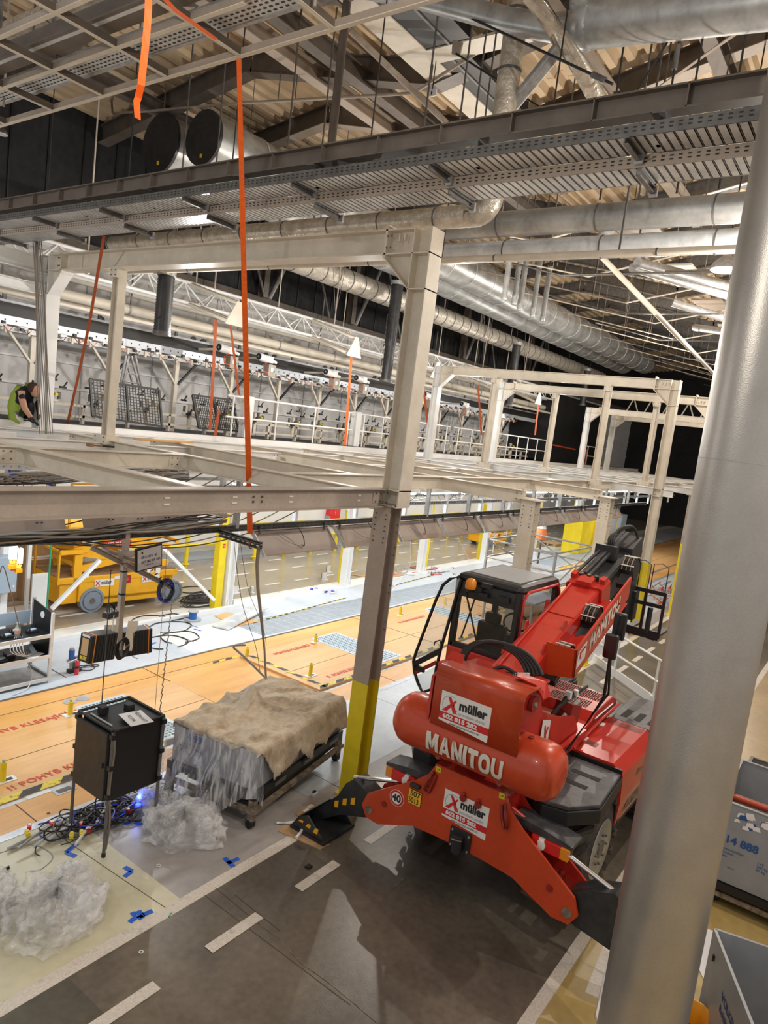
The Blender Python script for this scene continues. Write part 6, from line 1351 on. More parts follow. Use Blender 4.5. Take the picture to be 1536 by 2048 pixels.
for k in range(3):
    m = MB(); m.quad([F(.35+k*.7, -.071, .39), F(.6+k*.7, -.071, .39), F(.6+k*.7, -.071, .45), F(.35+k*.7, -.071, .45)], 'galv_dark'); m.build('slot', g)
# tarp: draped cloth with folds and a raised peak
def tarp():
    m = MB(); NU, NV = 90, 70; vs = []
    for j in range(NV+1):
        for i in range(NU+1):
            u = -.10+(BL+.22)*i/NU; v = -.62+(BW+.72)*j/NV
            # cut to an irregular outline
            x = u; y = v
            z = .955
            n1 = mnoise.noise(V((u*1.6, v*1.6, 0)))*.05+mnoise.noise(V((u*4, v*2.2, 3)))*.025
            rr = math.hypot(u-.95, v-.8); an = math.atan2(v-.8, u-.95)
            fold = .07*(1-abs(math.sin(an*3.5+rr*2.6+16*n1)))**2*min(1, rr*1.8)*max(.25, 1.2-rr*.5)+.035*(1-2*abs(mnoise.noise(V((u*2.2+v*1.2, v*3.8, 7)))))+.012*(1-2*abs(mnoise.noise(V((u*6, v*9, 2)))))
            pk = math.hypot((u-.95)*1.15, (v-.80)*1.3); z += .26*math.exp(-(pk/.15)**2)+.08*math.exp(-(pk/.42)**2)
            z += n1*.6+fold
            over = 0
            if v < 0: over = -v; y = -.015-.04*math.sin(u*9+1)**2*min(1, over*3)-.02-over*.12; z = .965-over*(.92+.08*math.sin(u*7))+n1*.2
            lim = .30+.28*(u/BL)**.8 if u > .15 else .26
            if u < 0 and v >= 0: x = -.01; z -= (-u)*.6
            if u > BL: x = BL+.02+.02*math.sin(v*8); z = min(z, .965-(u-BL)*3.2)
            if v > BW: y = BW+.02; z -= (v-BW)*.9
            vs.append(F(x, y, z))
    keep = []
    for j in range(NV):
        for i in range(NU):
            u = -.10+(BL+.22)*(i+.5)/NU; v = -.62+(BW+.72)*(j+.5)/NV
            bottom = -.42-.05*math.sin(u*5.5)-.06*math.sin(u*13) if u > .28 else -.02-.30*max(0, (u-.02))/.26*1.2
            if v < bottom: continue
            keep.append((j*(NU+1)+i, j*(NU+1)+i+1, (j+1)*(NU+1)+i+1, (j+1)*(NU+1)+i))
    m.add(vs, keep, 'tarp', True); o = m.build('tarp'); s = o.modifiers.new('t', 'SOLIDIFY'); s.thickness = .006; return o
tag(tarp(), 'beige canvas tarp draped over the grey container with a raised peak', 'tarp')
# plastic film hanging over the near end and heaps
def film_sheet():
    m = MB(); NU, NV = 170, 50; vs = []
    for j in range(NV+1):
        t = j/NV
        for i in range(NU+1):
            s = i/NU; y = BW+.08-(BW+.20)*s; fan = .05+.42*t**1.2*(.5+.9*s*(1-s)*2) if t < 1 else 0
            x = -.03-fan*(.35+.65*(1-s))-.05*math.sin(s*30+2*math.sin(t*3))*t**.7-.022*math.sin(s*71+t*2)*t**.5-.05*mnoise.noise(V((s*6, t*3, 1)))
            yy = y+(.5-s)*(.20*t)+(.5*t*t*(1-s))+.02*math.sin(s*21+t*4)
            z = .975*(1-t)+.05*t+.03*math.sin(s*9)*t
            vs.append(F(x, yy, z))
    m.add(vs, [(j*(NU+1)+i, j*(NU+1)+i+1, (j+1)*(NU+1)+i+1, (j+1)*(NU+1)+i) for j in range(NV) for i in range(NU) if not (j > NV*.62 and i > NU*(.86-.5*(j/NV-.62)))], 'film_thin', True); return m.build('plastic_film')
tag(film_sheet(), 'transparent plastic film hanging over the end of the grey container', 'plastic film')
def heap(cx, cy, rx, ry, h, seed, label, ang=0., layers=3):
    m = MB(); R = Matrix.Rotation(ang, 3, 'Z')
    for L_ in range(layers):
        NU, NV = 120, 44; vs = []
        sc = 1-.16*L_
        for j in range(NV+1):
            for i in range(NU+1):
                a = math.tau*i/NU; t = j/NV; r = math.cos(t*math.pi/2)**.55; q = V((math.cos(a), math.sin(a), 0))
                n = mnoise.noise(V((q.x*1.6+seed, q.y*1.6, t*2+L_)))*.35+mnoise.noise(V((q.x*4+seed, q.y*4, t*5+L_)))*.18
                c = abs(mnoise.noise(V((q.x*5+seed*2, q.y*5, t*6))))
                rg = 1-2*abs(mnoise.noise(V((q.x*3.1+seed, q.y*3.1+L_, t*4)))); rg2 = 1-2*abs(mnoise.noise(V((q.x*7+seed, q.y*7+L_, t*9))))
                z = h*sc*(math.sin(t*math.pi/2)*(.62+n)+.05)+.26*h*rg*t**.5+.015*h*rg2
                x = rx*sc*r*q.x*(1+n*.9+.10*rg)+.03*c; y = ry*sc*r*q.y*(1+n*.9+.08*rg2)
                p = R @ V((x, y, 0)); vs.append(V((cx+p.x, cy+p.y, max(.006+.004*L_, z))))
        m.add(vs, [(j*(NU+1)+i, j*(NU+1)+i+1, (j+1)*(NU+1)+i+1, (j+1)*(NU+1)+i) for j in range(NV) for i in range(NU)], 'film', True)
    return tag(m.build('plastic_heap'), label, 'plastic film')
heap(5.18, 5.93, .46, .34, .36, 1.3, 'crumpled clear plastic heap at the foot of the draped container', -.9)
heap(5.25, 6.55, .24, .22, .26, 7.7, 'small crumpled plastic heap behind the larger one, beside the cabinet leg', .3)
heap(3.50, 5.68, .50, .42, .36, 4.1, 'large crumpled clear plastic heap on the cream floor at lower left', .6)
heap(3.02, 6.25, .42, .34, .34, 9.2, 'crumpled plastic heap cut by the left edge', .2)
# cardboard pieces by the left foot
def slab(name, pts, z, t, mm, label, cat):
    m = MB(); m.prism([V((p.x, p.y, z)) for p in (gz(*q) for q in pts)], (0, 0, t), mm); return tag(m.build(name), label, cat)
slab('cardboard_sheet', [(555, 1663), (640, 1700), (660, 1690), (575, 1645)], .002, .008, 'cardboard', 'flat cardboard sheet in front of the left stabiliser foot', 'cardboard')
slab('cardboard_sheet', [(590, 1628), (622, 1605), (700, 1640), (700, 1652), (640, 1668)], .002, .009, 'cardboard', 'torn cardboard sheet under the back of the left stabiliser foot', 'cardboard')
m = MB()
for px, py, w in ((620, 1614, .05), (630, 1625, .06), (612, 1622, .04)): c = gz(px, py); m.box((c.x-w, c.y-w*.6, .011), (c.x+w, c.y+w*.5, .013), 'paper')
c = gz(615, 1630); m.path([gz(553, 1648)+Z*.012, gz(580, 1650)+Z*.03, gz(600, 1652)+Z*.05, gz(603, 1668)+Z*.04, gz(592, 1678)+Z*.02], .02, 'paper', n=6); tag(m.build('torn_paper'), 'torn white paper scraps lying on the cardboard by the stabiliser foot', 'paper')
m = MB(); c = gz(629, 1590); m.box((c.x-.04, c.y-.03, 0), (c.x+.04, c.y+.03, .03), 'white_plastic'); m.box((c.x-.02, c.y, .03), (c.x+.03, c.y+.03, .05), 'black'); tag(m.build('scrap'), 'small black and white scrap on the grey floor near the yellow column', 'scrap')
m = MB(); c = gz(617, 1735); m.box((c.x-.035, c.y-.03, 0), (c.x+.035, c.y+.03, .02), 'black'); tag(m.build('scrap'), 'small black scrap on the dark lane beyond the dash', 'scrap')
# blue tape marks
def tape(pairs, lab):
    m = MB()
    for a, c in pairs: p, q = gz(*a), gz(*c); m.bar(V((p.x, p.y, .003)), V((q.x, q.y, .003)), .055, .002, 'tape_blue')
    tag(m.build('tape_mark'), lab, 'tape')
C_ = lambda x, y: (x/3.072, 1300+y/3.072)
tape([(C_(475, 1190), C_(405, 1245)), (C_(405, 1245), C_(465, 1270))], 'blue corner tape mark beside the front cabinet leg')
tape([(C_(380, 1355), C_(450, 1320)), (C_(450, 1320), C_(495, 1355))], 'blue corner tape mark on the cream floor, middle left')
tape([(C_(765, 1335), C_(810, 1360)), (C_(810, 1360), C_(765, 1395))], 'blue corner tape mark at the edge of the grey floor')
tape([((455, 1727), (478, 1717)), ((449, 1716), (467, 1734))], 'blue T shaped tape mark beside the white lane line')
tape([((259, 1845), (275, 1832)), ((262, 1830), (272, 1826)), ((276, 1822), (286, 1835)), ((286, 1830), (305, 1822)), ((276, 1838), (286, 1832))], 'cluster of torn blue tape bits right of the plastic heap')
tape([(C_(765, 1075), C_(800, 1055)), (C_(830, 1060), C_(870, 1075))], 'blue tape strip behind the front cabinet leg')
tape([((320, 1188), (330, 1182)), ((300, 1290), (312, 1285)), ((388, 1258), (402, 1262))], 'short blue tape bits on the pale floor by the yellow column')
for px, py, r in ((317, 1732, .022), (282, 1905, .018), (820, 1667, .03)):
    m = MB(); c = gz(px, py); m.path([c+V((r*math.cos(a), r*math.sin(a), .006)) for a in (math.tau*i/12 for i in range(13))], .005, 'white_plastic', n=5); tag(m.build('washer'), 'small pale washer lying on the floor, %s' % {317: 'on the grey floor', 282: 'on the dark lane', 820: 'under the red stabiliser beam'}[px], 'washer')
m = MB(); a = gz(337, 1835); m.bar(a+Z*.002, a+V((.06, .03, .002)), .012, .003, 'green'); tag(m.build('tape_mark'), 'tiny green mark on the white lane line', 'tape')
# black cabinet on a tubular stand
G0 = gz(210, 1712); G1 = gz(150, 1672)
o = V((G0.x, G0.y, 0)); CW, CD = .62, .78
g = thing('equipment_cabinet', 'black equipment cabinet standing on thin tubular legs', 'cabinet', (G0.x+CD/2, G0.y+CW/2, 0))
x0, x1, y0, y1 = G0.x-.02, G0.x+.62, G0.y+.02, G0.y+.62
z0 = hz0 = .62; z1 = 1.43
m = MB(); m.box((x0+.03, y0, z0), (x1, y1, z1), 'black'); m.build('body', g, bevel=.012)
m = MB(); m.box((x0-.03, y0+.04, z0+.0), (x0+.02, y1+.02, z1-.05), 'steel_brown' if 0 else 'black_plastic'); dr = m.build('door', g, bevel=.008); m = MB(); m.box((x0-.045, y0+.07, 1.0), (x0-.03, y0+.09, 1.05), 'black'); m.build('lock', dr)
for x, y, zz in ((x0+.0, y0-.02, .0), (x0+.0, y1+.04, .0), (x1, y0-.02, .0), (x1, y1+.04, 0.0)):
    m = MB(); m.tube((x, y, zz), (x, y, z1+.0), .019, 'galv_dark', n=10); m.tube((x, y, 0), (x, y, .04), .024, 'black', n=10)
    for z in (z0+.05, 1.0, z1-.08): m.box((x-.028, y-.028, z), (x+.028, y+.028, z+.05), 'black')
    m.build('leg', g)
m = MB(); m.tube((x0, y0-.02, z1+.01), (x0, y1+.04, z1+.01), .016, 'black'); m.tube((x1, y0-.02, z1+.01), (x1, y1+.04, z1+.01), .016, 'black'); m.tube((x0, y0-.02, z1+.01), (x1, y0-.02, z1+.01), .016, 'black'); m.tube((x0, y1+.04, z1+.01), (x1, y1+.04, z1+.01), .016, 'black')
m.tube((x0+.06, y0+.1, z1+.01), (x0+.06, y1-.1, z1+.01), .012, 'galv', n=8); m.build('top_frame', g)
for a, nm in (((206, 1425), 'socket'), ((258, 1420), 'socket')): c = gz(*a, z1+.02); m = MB(); m.cbox(c+Z*.03, (.09, .09, .09), 'black'); m.build(nm, g, bevel=.008)
m = MB(); m.path([(x0-.0, y0-.03, z1), (x0+.02, y0-.035, 1.2), (x0+.0, y0-.03, .8), (x0+.03, y0-.04, .4), (x0+.05, y0+.02, .05)], .012, 'cable_tan', n=6); m.path([(x0+.2, y1-.2, z0), (x0+.12, y1-.22, .35), (x0+.25, y1-.3, .1)], .008, 'cable', n=5); m.build('cable', g)
m = MB(); c = gz(272, 1436, z1+.035); R = Matrix.Rotation(-.2, 3, 'Z'); m.cbox(c, (.26, .34, .004), 'paper', R)
xd = R @ V((0, -1, 0)); yd = R @ V((1, 0, 0)); m.text('PŘEPRAVIT', .06, c+R @ V((.05, .15, .003)), xd, yd, 'black_print'); m.text('KLIMA', .06, c+R @ V((-.05, .09, .003)), xd, yd, 'black_print'); tag(m.build('paper_note'), 'white paper with handwritten capitals lying on the black cabinet', 'paper')
# cable pile under the cabinet
random.seed(11)
mm_ = ['cable', 'cable', 'cable', 'cable_grey', 'cable', 'cable', 'cable_tan', 'cable', 'cable', 'cable_blue', 'cable', 'cable_grey']
for part_i, (nm, lab, n) in enumerate((('cable_pile', 'tangled pile of black cables and plugs under the cabinet', 90),)):
    m = MB()
    for k in range(n):
        t = random.random(); c = gz(70, 1690).lerp(gz(330, 1592), t*.5+.5*random.random()**.8); c += V((random.gauss(0, .06), random.gauss(0, .07), .03+.09*random.random()))
        r = .05+.13*random.random(); a0 = random.random()*6; pts = []
        for i in range(14):
            a = a0+i*.45; pts.append(c+V((r*1.3*math.cos(a)+.02*i*math.sin(k), r*math.sin(a)+.01*i*math.cos(k*3), .02*math.sin(i+k))))
        for p in pts: p.z = max(.01, p.z)
        m.path(pts, .005+.006*random.random(), mm_[k % 12], n=4)
    tag(m.build(nm), lab, 'cable')
for i, (a, c, r, mm) in enumerate((((16, 1703), (130, 1650), .02, 'galv'), ((68, 1700), (150, 1640), .018, 'cable_white'), ((95, 1688), (140, 1663), .018, 'cable_white'), ((150, 1700), (175, 1670), .016, 'cable_white'), ((190, 1660), (222, 1615), .018, 'cable_white'), ((35, 1712), (70, 1690), .014, 'galv'), ((240, 1612), (300, 1598), .016, 'cable_white'))):
    p, q = gz(*a), gz(*c); m = MB(); m.tube(p+Z*(.03+.01*i), q+Z*(.06+.012*i), r, mm, n=10); tag(m.build('pipe_offcut'), 'pale pipe offcut in the cable pile, %s from the left' % ['lowest', 'second', 'third', 'fourth', 'fifth', 'first', 'last'][i], 'pipe', 'pipe offcuts in the cable pile')
for i, (px, py, mm) in enumerate(((58, 1667, 'ext_red'), (104, 1660, 'ext_red'), (178, 1672, 'ext_red'), (160, 1662, 'ext_red'), (257, 1634, 'ext_red'), (54, 1680, 'yellow'), (142, 1684, 'yellow'), (162, 1680, 'yellow'), (170, 1656, 'black'), (190, 1640, 'black'), (250, 1622, 'black'), (236, 1630, 'cardboard'))):
    c = gz(px, py); m = MB(); R = Matrix.Rotation(random.random()*2, 3, 'Z'); m.cbox(c+Z*.08, (.08, .045, .04), mm, R); m.cbox(c+Z*.10+R @ V((.01, 0, 0)), (.045, .032, .02), mm if mm != 'ext_red' else 'lens_white', R); m.tube(c+Z*.08+R @ V((.035, 0, 0)), c+Z*.08+R @ V((.07, 0, 0)), .012, mm, n=8)
    tag(m.build('power_plug', bevel=.004), '%s plug connector lying in the cable pile, %s of twelve from the left' % ({'ext_red': 'red and white', 'yellow': 'yellow', 'black': 'black', 'cardboard': 'brown'}[mm], ORD[sorted([58, 104, 178, 160.5, 257, 54, 142, 162, 170, 190, 250, 236]).index({160: 160.5}.get(px, px))].replace('nearest', 'first')), 'plug', 'plugs in the cable pile')
m = MB(); c = gz(275, 1625); m.cbox(c+Z*.1, (.05, .05, .02), 'led_blue'); m.cbox(c+Z*.06, (.16, .12, .08), 'cable_blue'); tag(m.build('blue_light_box'), 'glowing blue lamp box in the cable pile', 'lamp')
l = bpy.data.lights.new('blue_glow', 'POINT'); l.energy = 1.3; l.color = (.05, .12, 1); l.shadow_soft_size = .03; o_ = bpy.data.objects.new('blue_glow', l); o_.location = c+Z*.2; COL.objects.link(o_)
m = MB(); m.path([gz(0, 1706), gz(60, 1690), gz(95, 1702), gz(105, 1718), gz(80, 1740), gz(60, 1742)], .007, 'cable_grey', n=5); tag(m.build('loose_cable'), 'thin grey cable curling on the cream floor below the pile', 'cable')
m = MB(); m.box((2.9, 6.9, 0), (3.9, 6.95, .04), 'galv_dark') if 0 else m.path([gz(0, 1745)+Z*.02, gz(18, 1738)+Z*.02], .02, 'black', n=6); tag(m.build('metal_bar'), 'short dark metal bar at the left edge above the plastic', 'bar')
# small yellow locating pins
for i, (px, py, z, h) in enumerate(((140, 1430, .012, .22), (5, 1563, .012, .26), (493, 1316, 0, .2), (527, 1300, .04, .0), (620, 1352, .04, .24), (631, 1284, .04, .16), (618, 1285, .04, 0), (890, 1210, .04, .2), (1130, 1140, .04, .2), (800, 1230, .04, .2))):
    if h == 0: continue
    c = gz(px, py, z); g = thing('locating_pin', 'yellow pin standing in a floor slot, %s' % ['beside the near perforated plate', 'at the left edge by the hazard strip', 'left of the raised floor corner', '', 'on the raised boards by the hazard edge', 'at the far corner of the second perforated plate', '', 'on the far raised boards beyond the cab', 'far off near the scaffold', 'seen beyond the near column'][i], 'pin', c, 'yellow locating pins')
    m = MB(); m.tube(c, c+Z*h, .038, 'yellow', n=14); m.tube(c+Z*h, c+Z*(h+.03), .02, 'galv', n=10); m.build('pin', g)
    m = MB(); m.cbox(c+V((.03, 0, .004)), (.26, .13, .006), 'white_plastic'); m.cbox(c+V((.05, 0, .008)), (.14, .06, .003), 'black'); m.build('slot_plate', g)
# ---- shelving rack left
gx0 = gz(97, 1365)
g = thing('shelving_rack', 'black panelled shelving rack with grey edges at the left', 'rack', (gx0.x-.9, gx0.y+.3, 0))
X1_, Y1_ = gx0.x, gx0.y; L_ = 2.2; W_ = .62
tz = hz = 1.22
for x in (X1_, X1_-L_):
    m = MB(); m.bar((x, Y1_, 0), (x, Y1_, tz), .045, .045, 'steel_white'); m.build('post', g); m = MB(); m.bar((x, Y1_+W_, 0), (x, Y1_+W_, tz+.12), .045, .045, 'galv'); m.build('post', g)
m = MB(); m.prism([(X1_-.02, Y1_+.03, .45), (X1_-.02, Y1_+W_, .45), (X1_-.02, Y1_+W_, tz+.1), (X1_-.02, Y1_+.03, tz)], (.015, 0, 0), 'black'); m.bar((X1_, Y1_, .12), (X1_, Y1_+W_, .12), .04, .04, 'galv'); m.build('end_panel', g)
m = MB(); m.tube((X1_-.03, Y1_+.28, tz-.1), (X1_-.022, Y1_+.28, tz-.1), .06, 'white_plastic', n=20); m.build('round_sticker', g)
SH = []
for z in (.86, .50, .10):
    m = MB(); m.box((X1_-L_, Y1_, z-.035), (X1_-.02, Y1_+W_, z), 'black' if z > .2 else 'galv'); m.box((X1_-L_, Y1_-.02, z-.06), (X1_-.02, Y1_+.01, z), 'steel_white'); m.build('shelf', g)
m = MB(); m.box((X1_-L_, Y1_+W_, .9), (X1_-.05, Y1_+W_+.02, 1.12), 'box_blue'); m.build('back_panel', g)
# charging docks
for i, (dx, dy, z) in enumerate(((.18, .2, .86), (.42, .3, .86), (.62, .15, .86), (.85, .3, .86), (1.05, .12, .86), (.55, .2, .50), (.72, .1, .50), (.95, .22, .50))):
    c = V((X1_-dx-.05, Y1_+dy, z)); g = thing('charging_dock', 'black charging dock with grey device on the %s shelf, %s from the right' % ('top' if z > .6 else 'middle', ORD[i if i < 5 else i-5].replace('nearest', 'first')), 'charger', c, 'charging docks on the rack')
    m = MB(); m.cbox(c+Z*.02, (.17, .12, .04), 'black'); m.tube(c+V((.06, .04, .04)), c+V((.06, .04, .13)), .014, 'black', n=8); m.tube(c+V((-.07, -.04, .04)), c+V((-.07, -.04, .09)), .014, 'black', n=8); m.build('base', g)
    m = MB(); m.cbox(c+Z*.055, (.12, .07, .03), 'box_blue', Matrix.Rotation(.3, 3, 'Z')); m.build('device', g, bevel=.008)
c = V((X1_-.52, Y1_+.12, .86)); g = thing('plastic_bottle', 'clear bottle with pink label standing on the top shelf', 'bottle', c); m = MB(); m.lathe(c, (0, 0, 1), [(0, .035), (.02, .045), (.15, .045), (.2, .02), (.22, .018)], 'glass', n=16); m.build('bottle', g); m = MB(); m.tube(c+Z*.06, c+Z*.12, .0465, 'skin', n=16); m.build('bottle_label', g); m = MB(); m.tube(c+Z*.22, c+Z*.24, .022, 'grey_print', n=12); m.build('cap', g)
m = MB(); m.cbox((X1_-.22, Y1_+.2, .58), (.08, .2, .025), 'box_blue', Matrix.Rotation(.5, 3, 'X')); tag(m.build('power_adapter', bevel=.006), 'pale power adapter brick leaning on the middle shelf', 'adapter')
m = MB(); m.cbox((X1_-.24, Y1_+.1, .503), (.3, .2, .003), 'paper', Matrix.Rotation(.5, 3, 'Z')); m.text('ABT 02', .035, (X1_-.3, Y1_+.09, .506), (1, .5, 0), (-.5, 1, 0), 'grey_print'); tag(m.build('paper_note'), 'white paper sheet lying on the middle shelf', 'paper')
m = MB()
for k in range(5): m.path([(X1_-.45-.03*k, Y1_+.1, .87), (X1_-.5-.05*k, Y1_-.05, .7), (X1_-.42, Y1_+.0, .55), (X1_-.3+.04*k, Y1_+.2, .53), (X1_-.25, Y1_+.25, .52)], .007, 'cable_white', n=5)
m.path([(X1_-.3, Y1_+.3, .46), (X1_-.25, Y1_+.1, .2), (X1_-.4, Y1_-.08, .02), (X1_-.7, Y1_-.2, .02)], .008, 'cable_white', n=5); tag(m.build('white_leads'), 'white leads drooping from the shelves of the rack', 'cable')
# drill, extinguisher
c = gz(143, 1345); g = thing('magnetic_drill', 'blue and grey magnetic drill standing on the pale floor', 'drill', c)
m = MB(); m.box((c.x-.06, c.y-.05, 0), (c.x+.16, c.y+.07, .06), 'black'); m.box((c.x+.04, c.y-.03, .06), (c.x+.14, c.y+.05, .28), 'galv_dark'); m.build('magnet_stand', g, bevel=.006)
m = MB(); m.tube((c.x-.02, c.y, .22), (c.x-.02, c.y, .42), .05, 'blue_paint', n=16); m.tube((c.x-.02, c.y, .42), (c.x-.02, c.y, .46), .042, 'grey_print', n=16); m.build('motor', g)
m = MB(); m.tube((c.x-.02, c.y, .08), (c.x-.02, c.y, .22), .028, 'galv', n=12); m.cbox((c.x-.02, c.y, .22), (.13, .09, .05), 'galv'); m.tube((c.x-.12, c.y-.06, .22), (c.x+.05, c.y-.06, .26), .01, 'white_plastic'); m.build('chuck', g)
m = MB(); m.path([c+V((.1, 0, .03)), c+V((.3, -.1, .01)), c+V((.45, .0, .01)), c+V((.4, .12, .01)), c+V((.2, .08, .01)), c+V((.12, .02, .02))], .009, 'cable', n=5); m.path([c+V((.1, .1, .03)), c+V((.5, .0, .01)), c+V((.52, .1, .01)), c+V((.2, .2, .01))], .008, 'cable', n=5); m.build('lead', g)
c = gz(153, 1349); g = thing('fire_extinguisher', 'small red spray extinguisher standing before the drill', 'extinguisher', c)
m = MB(); m.lathe(c, (0, 0, 1), [(0, .032), (.01, .036), (.21, .036), (.24, .025), (.26, .012)], 'ext_red', n=18); m.build('bottle', g); m = MB(); m.tube(c+Z*.26, c+Z*.29, .016, 'white_plastic', n=10); m.build('nozzle', g); m = MB(); m.tube(c+Z*.12, c+Z*.165, .0368, 'black_print', n=18); m.build('label_band', g)
# ---- scissor lifts
def scissor(ox, oy, ang, lab, sc=1.0, full=True):
    g = thing('scissor_lift', lab, 'lift', (ox, oy, 0), None)
    R = Matrix.Rotation(ang, 3, 'Z'); Fm = lambda x, y, z: V((ox, oy, 0))+R @ V((x*sc, y*sc, z*sc))
    def fb(m, a, c_, mm):
        vs = [Fm(x, y, z) for z in (a[2], c_[2]) for x, y in ((a[0], a[1]), (c_[0], a[1]), (c_[0], c_[1]), (a[0], c_[1]))]
        m.add(vs, [(0, 3, 2, 1), (4, 5, 6, 7), (0, 1, 5, 4), (1, 2, 6, 5), (2, 3, 7, 6), (3, 0, 4, 7)], mm)
    m = MB(); fb(m, (.45, 0, .22), (2.25, 1.1, .70), 'yellow_orange'); fb(m, (.1, .05, .2), (.45, 1.05, .6), 'yellow_orange'); fb(m, (.05, -.01, .60), (2.58, 1.11, .72), 'yellow_orange'); fb(m, (.95, .0, .14), (2.2, 1.1, .3), 'yellow_orange'); fb(m, (2.2, .15, .25), (2.58, .95, .65), 'yellow_orange'); m.build('chassis', g, bevel=.015)
    m = MB(); fb(m, (.05, .03, .72), (2.55, 1.07, .735), 'deck_wood'); m.build('deck', g)
    for x in (.72, 2.48):
        for y in (-.03, .98):
            m = MB(); m.tube(Fm(x, y, .24), Fm(x, y+.15, .24), .24*sc, 'wheel_grey', n=28); m.tube(Fm(x, y-.006, .24), Fm(x, y, .24), .18*sc, 'box_blue' if 0 else 'wheel_grey', n=24); m.tube(Fm(x, y-.03, .24), Fm(x, y, .24), .05*sc, 'steel_brown', n=10); w_ = m.build('wheel', g)
            m = MB(); m.path([Fm(x+.19*math.cos(a), y-.008, .24+.19*math.sin(a)) for a in (math.tau*i/24 for i in range(25))], .006, 'galv_dark', n=4); m.build('rim_edge', w_)
    m = MB(); fb(m, (.03, -.01, .6), (.06, .05, 1.25), 'yellow_orange'); fb(m, (.33, -.01, .6), (.48, .05, 1.15), 'yellow_orange'); fb(m, (.03, -.01, 1.17), (.48, .05, 1.25), 'yellow_orange'); fb(m, (.03, 1.0, .6), (.06, 1.05, 1.25), 'yellow_orange'); fb(m, (.03, .0, 1.2), (.06, 1.05, 1.25), 'yellow_orange'); m.build('ladder_guard', g)
    for y in (.12, .9):
        for a, c_ in (((.35, .82), (2.35, 1.15)), ((2.4, .84), (.35, 1.17)), ((.35, 1.2), (2.4, 1.48)), ((2.4, 1.18), (.4, 1.52))):
            m = MB(); m.bar(Fm(a[0], y, a[1]), Fm(c_[0], y+.06, c_[1]), .06, .13*sc, 'yellow_orange'); m.build('scissor_arm', g)
    m = MB(); m.tube(Fm(.35, .1, .95), Fm(.35, 1.0, .95), .05, 'yellow_orange'); m.tube(Fm(.38, .1, 1.33), Fm(.38, 1.0, 1.33), .05, 'yellow_orange'); m.tube(Fm(2.58, .1, 1.3), Fm(2.58, 1.0, 1.3), .05, 'yellow_orange'); m.build('cross_tube', g)
    m = MB(); fb(m, (.2, .05, 1.6), (2.5, 1.05, 1.68), 'yellow_orange'); m.build('platform', g)
    m = MB()
    for x in (.2, 1.35, 2.5):
        for y in (.05, 1.05): m.bar(Fm(x, y, 1.68), Fm(x, y, 2.5), .04, .04, 'yellow_orange')
    for z in (2.1, 2.5):
        for y in (.05, 1.05): m.bar(Fm(.2, y, z), Fm(2.5, y, z), .04, .04, 'yellow_orange')
    if full: m.build('guard_rail', g)
    xd = R @ V((1, 0, 0))
    for x in (.95, 1.95):
        m = MB(); fb(m, (x-.2, -.014, .50), (x+.2, -.01, .64), 'white_sticker'); o1 = m.build('rental_sticker', g)
        m = MB(); m.text('müller', .11*sc, Fm(x-.08, -.016, .57), xd, Z, 'black_print', bold=.002, sx=.8); m.bar(Fm(x-.18, -.018, .52), Fm(x-.10, -.018, .62), .004, .02, 'red_sticker'); m.bar(Fm(x-.10, -.018, .52), Fm(x-.18, -.018, .62), .004, .02, 'red_sticker'); m.build('sticker_lettering', o1)
    m = MB(); fb(m, (1.32, -.02, .52), (1.5, -.01, .68), 'red_dark'); c_ = Fm(1.42, -.03, .6); m.tube(c_, c_+R @ V((0, .02, 0)), .04, 'ext_red', n=12); fb(m, (.5, -.02, .7), (.62, -.01, .76), 'lens_white'); fb(m, (1.15, -.02, .62), (1.28, -.01, .68), 'white_sticker'); fb(m, (1.85, -.02, .7), (2.0, -.01, .76), 'white_sticker'); fb(m, (2.05, -.02, .66), (2.15, -.01, .78), 'white_sticker'); m.build('control_panel', g)
    m = MB(); fb(m, (.9, .075, 1.24), (1.5, .085, 1.38), 'red_sticker'); m.text('602 815 282', .11*sc, Fm(1.0, .07, 1.31), xd, Z, 'white_sticker', sx=.8, bold=.002); m.quad([Fm(1.3, .085, 1.02), Fm(2.0, .085, 1.13), Fm(2.0, .085, 1.22), Fm(1.3, .085, 1.1)], 'white_sticker'); m.build('arm_sticker', g)
    return g
a = gz(183, 1225); c = gz(343, 1205); dr_ = (c-a); ang = math.atan2(dr_.y, dr_.x); k = dr_.length/1.76
st = a-(Matrix.Rotation(ang, 3, 'Z') @ V((.72*k, -.03*k, 0)))
scissor(st.x, st.y, ang, 'yellow scissor lift standing behind the hanging post', k)
scissor(29.0, 14.6, -.1, 'yellow scissor lift far down the hall beside the white wall', .9, False)
g = gz(1150, 1060)
# blue electrical cabinets far left
p = gy(10, 1145, 12.6)
g = thing('electrical_cabinet', 'pale blue electrical cabinet at the left edge above the rack', 'cabinet', (p.x, 12.6, p.z-.3)); m = MB(); m.box((p.x-.6, 12.4, p.z-.33), (p.x+.12, 12.7, p.z+.33), 'box_blue'); m.build('case', g, bevel=.01); m = MB(); m.box((p.x-.02, 12.39, p.z+.12), (p.x+.06, 12.4, p.z+.15), 'ink_blue'); m.box((p.x+.0, 12.39, p.z+.08), (p.x+.07, 12.4, p.z+.1), 'ext_red'); m.box((p.x+.05, 12.39, p.z-.24), (p.x+.08, 12.4, p.z-.2), 'white_plastic'); m.build('label', g)
m = MB(); m.bar((p.x+.03, 12.7, 0), (p.x+.03, 12.7, 3.9), .12, .12, 'steel_white'); tag(m.build('white_post'), 'white post behind the pale blue electrical cabinet', 'post')
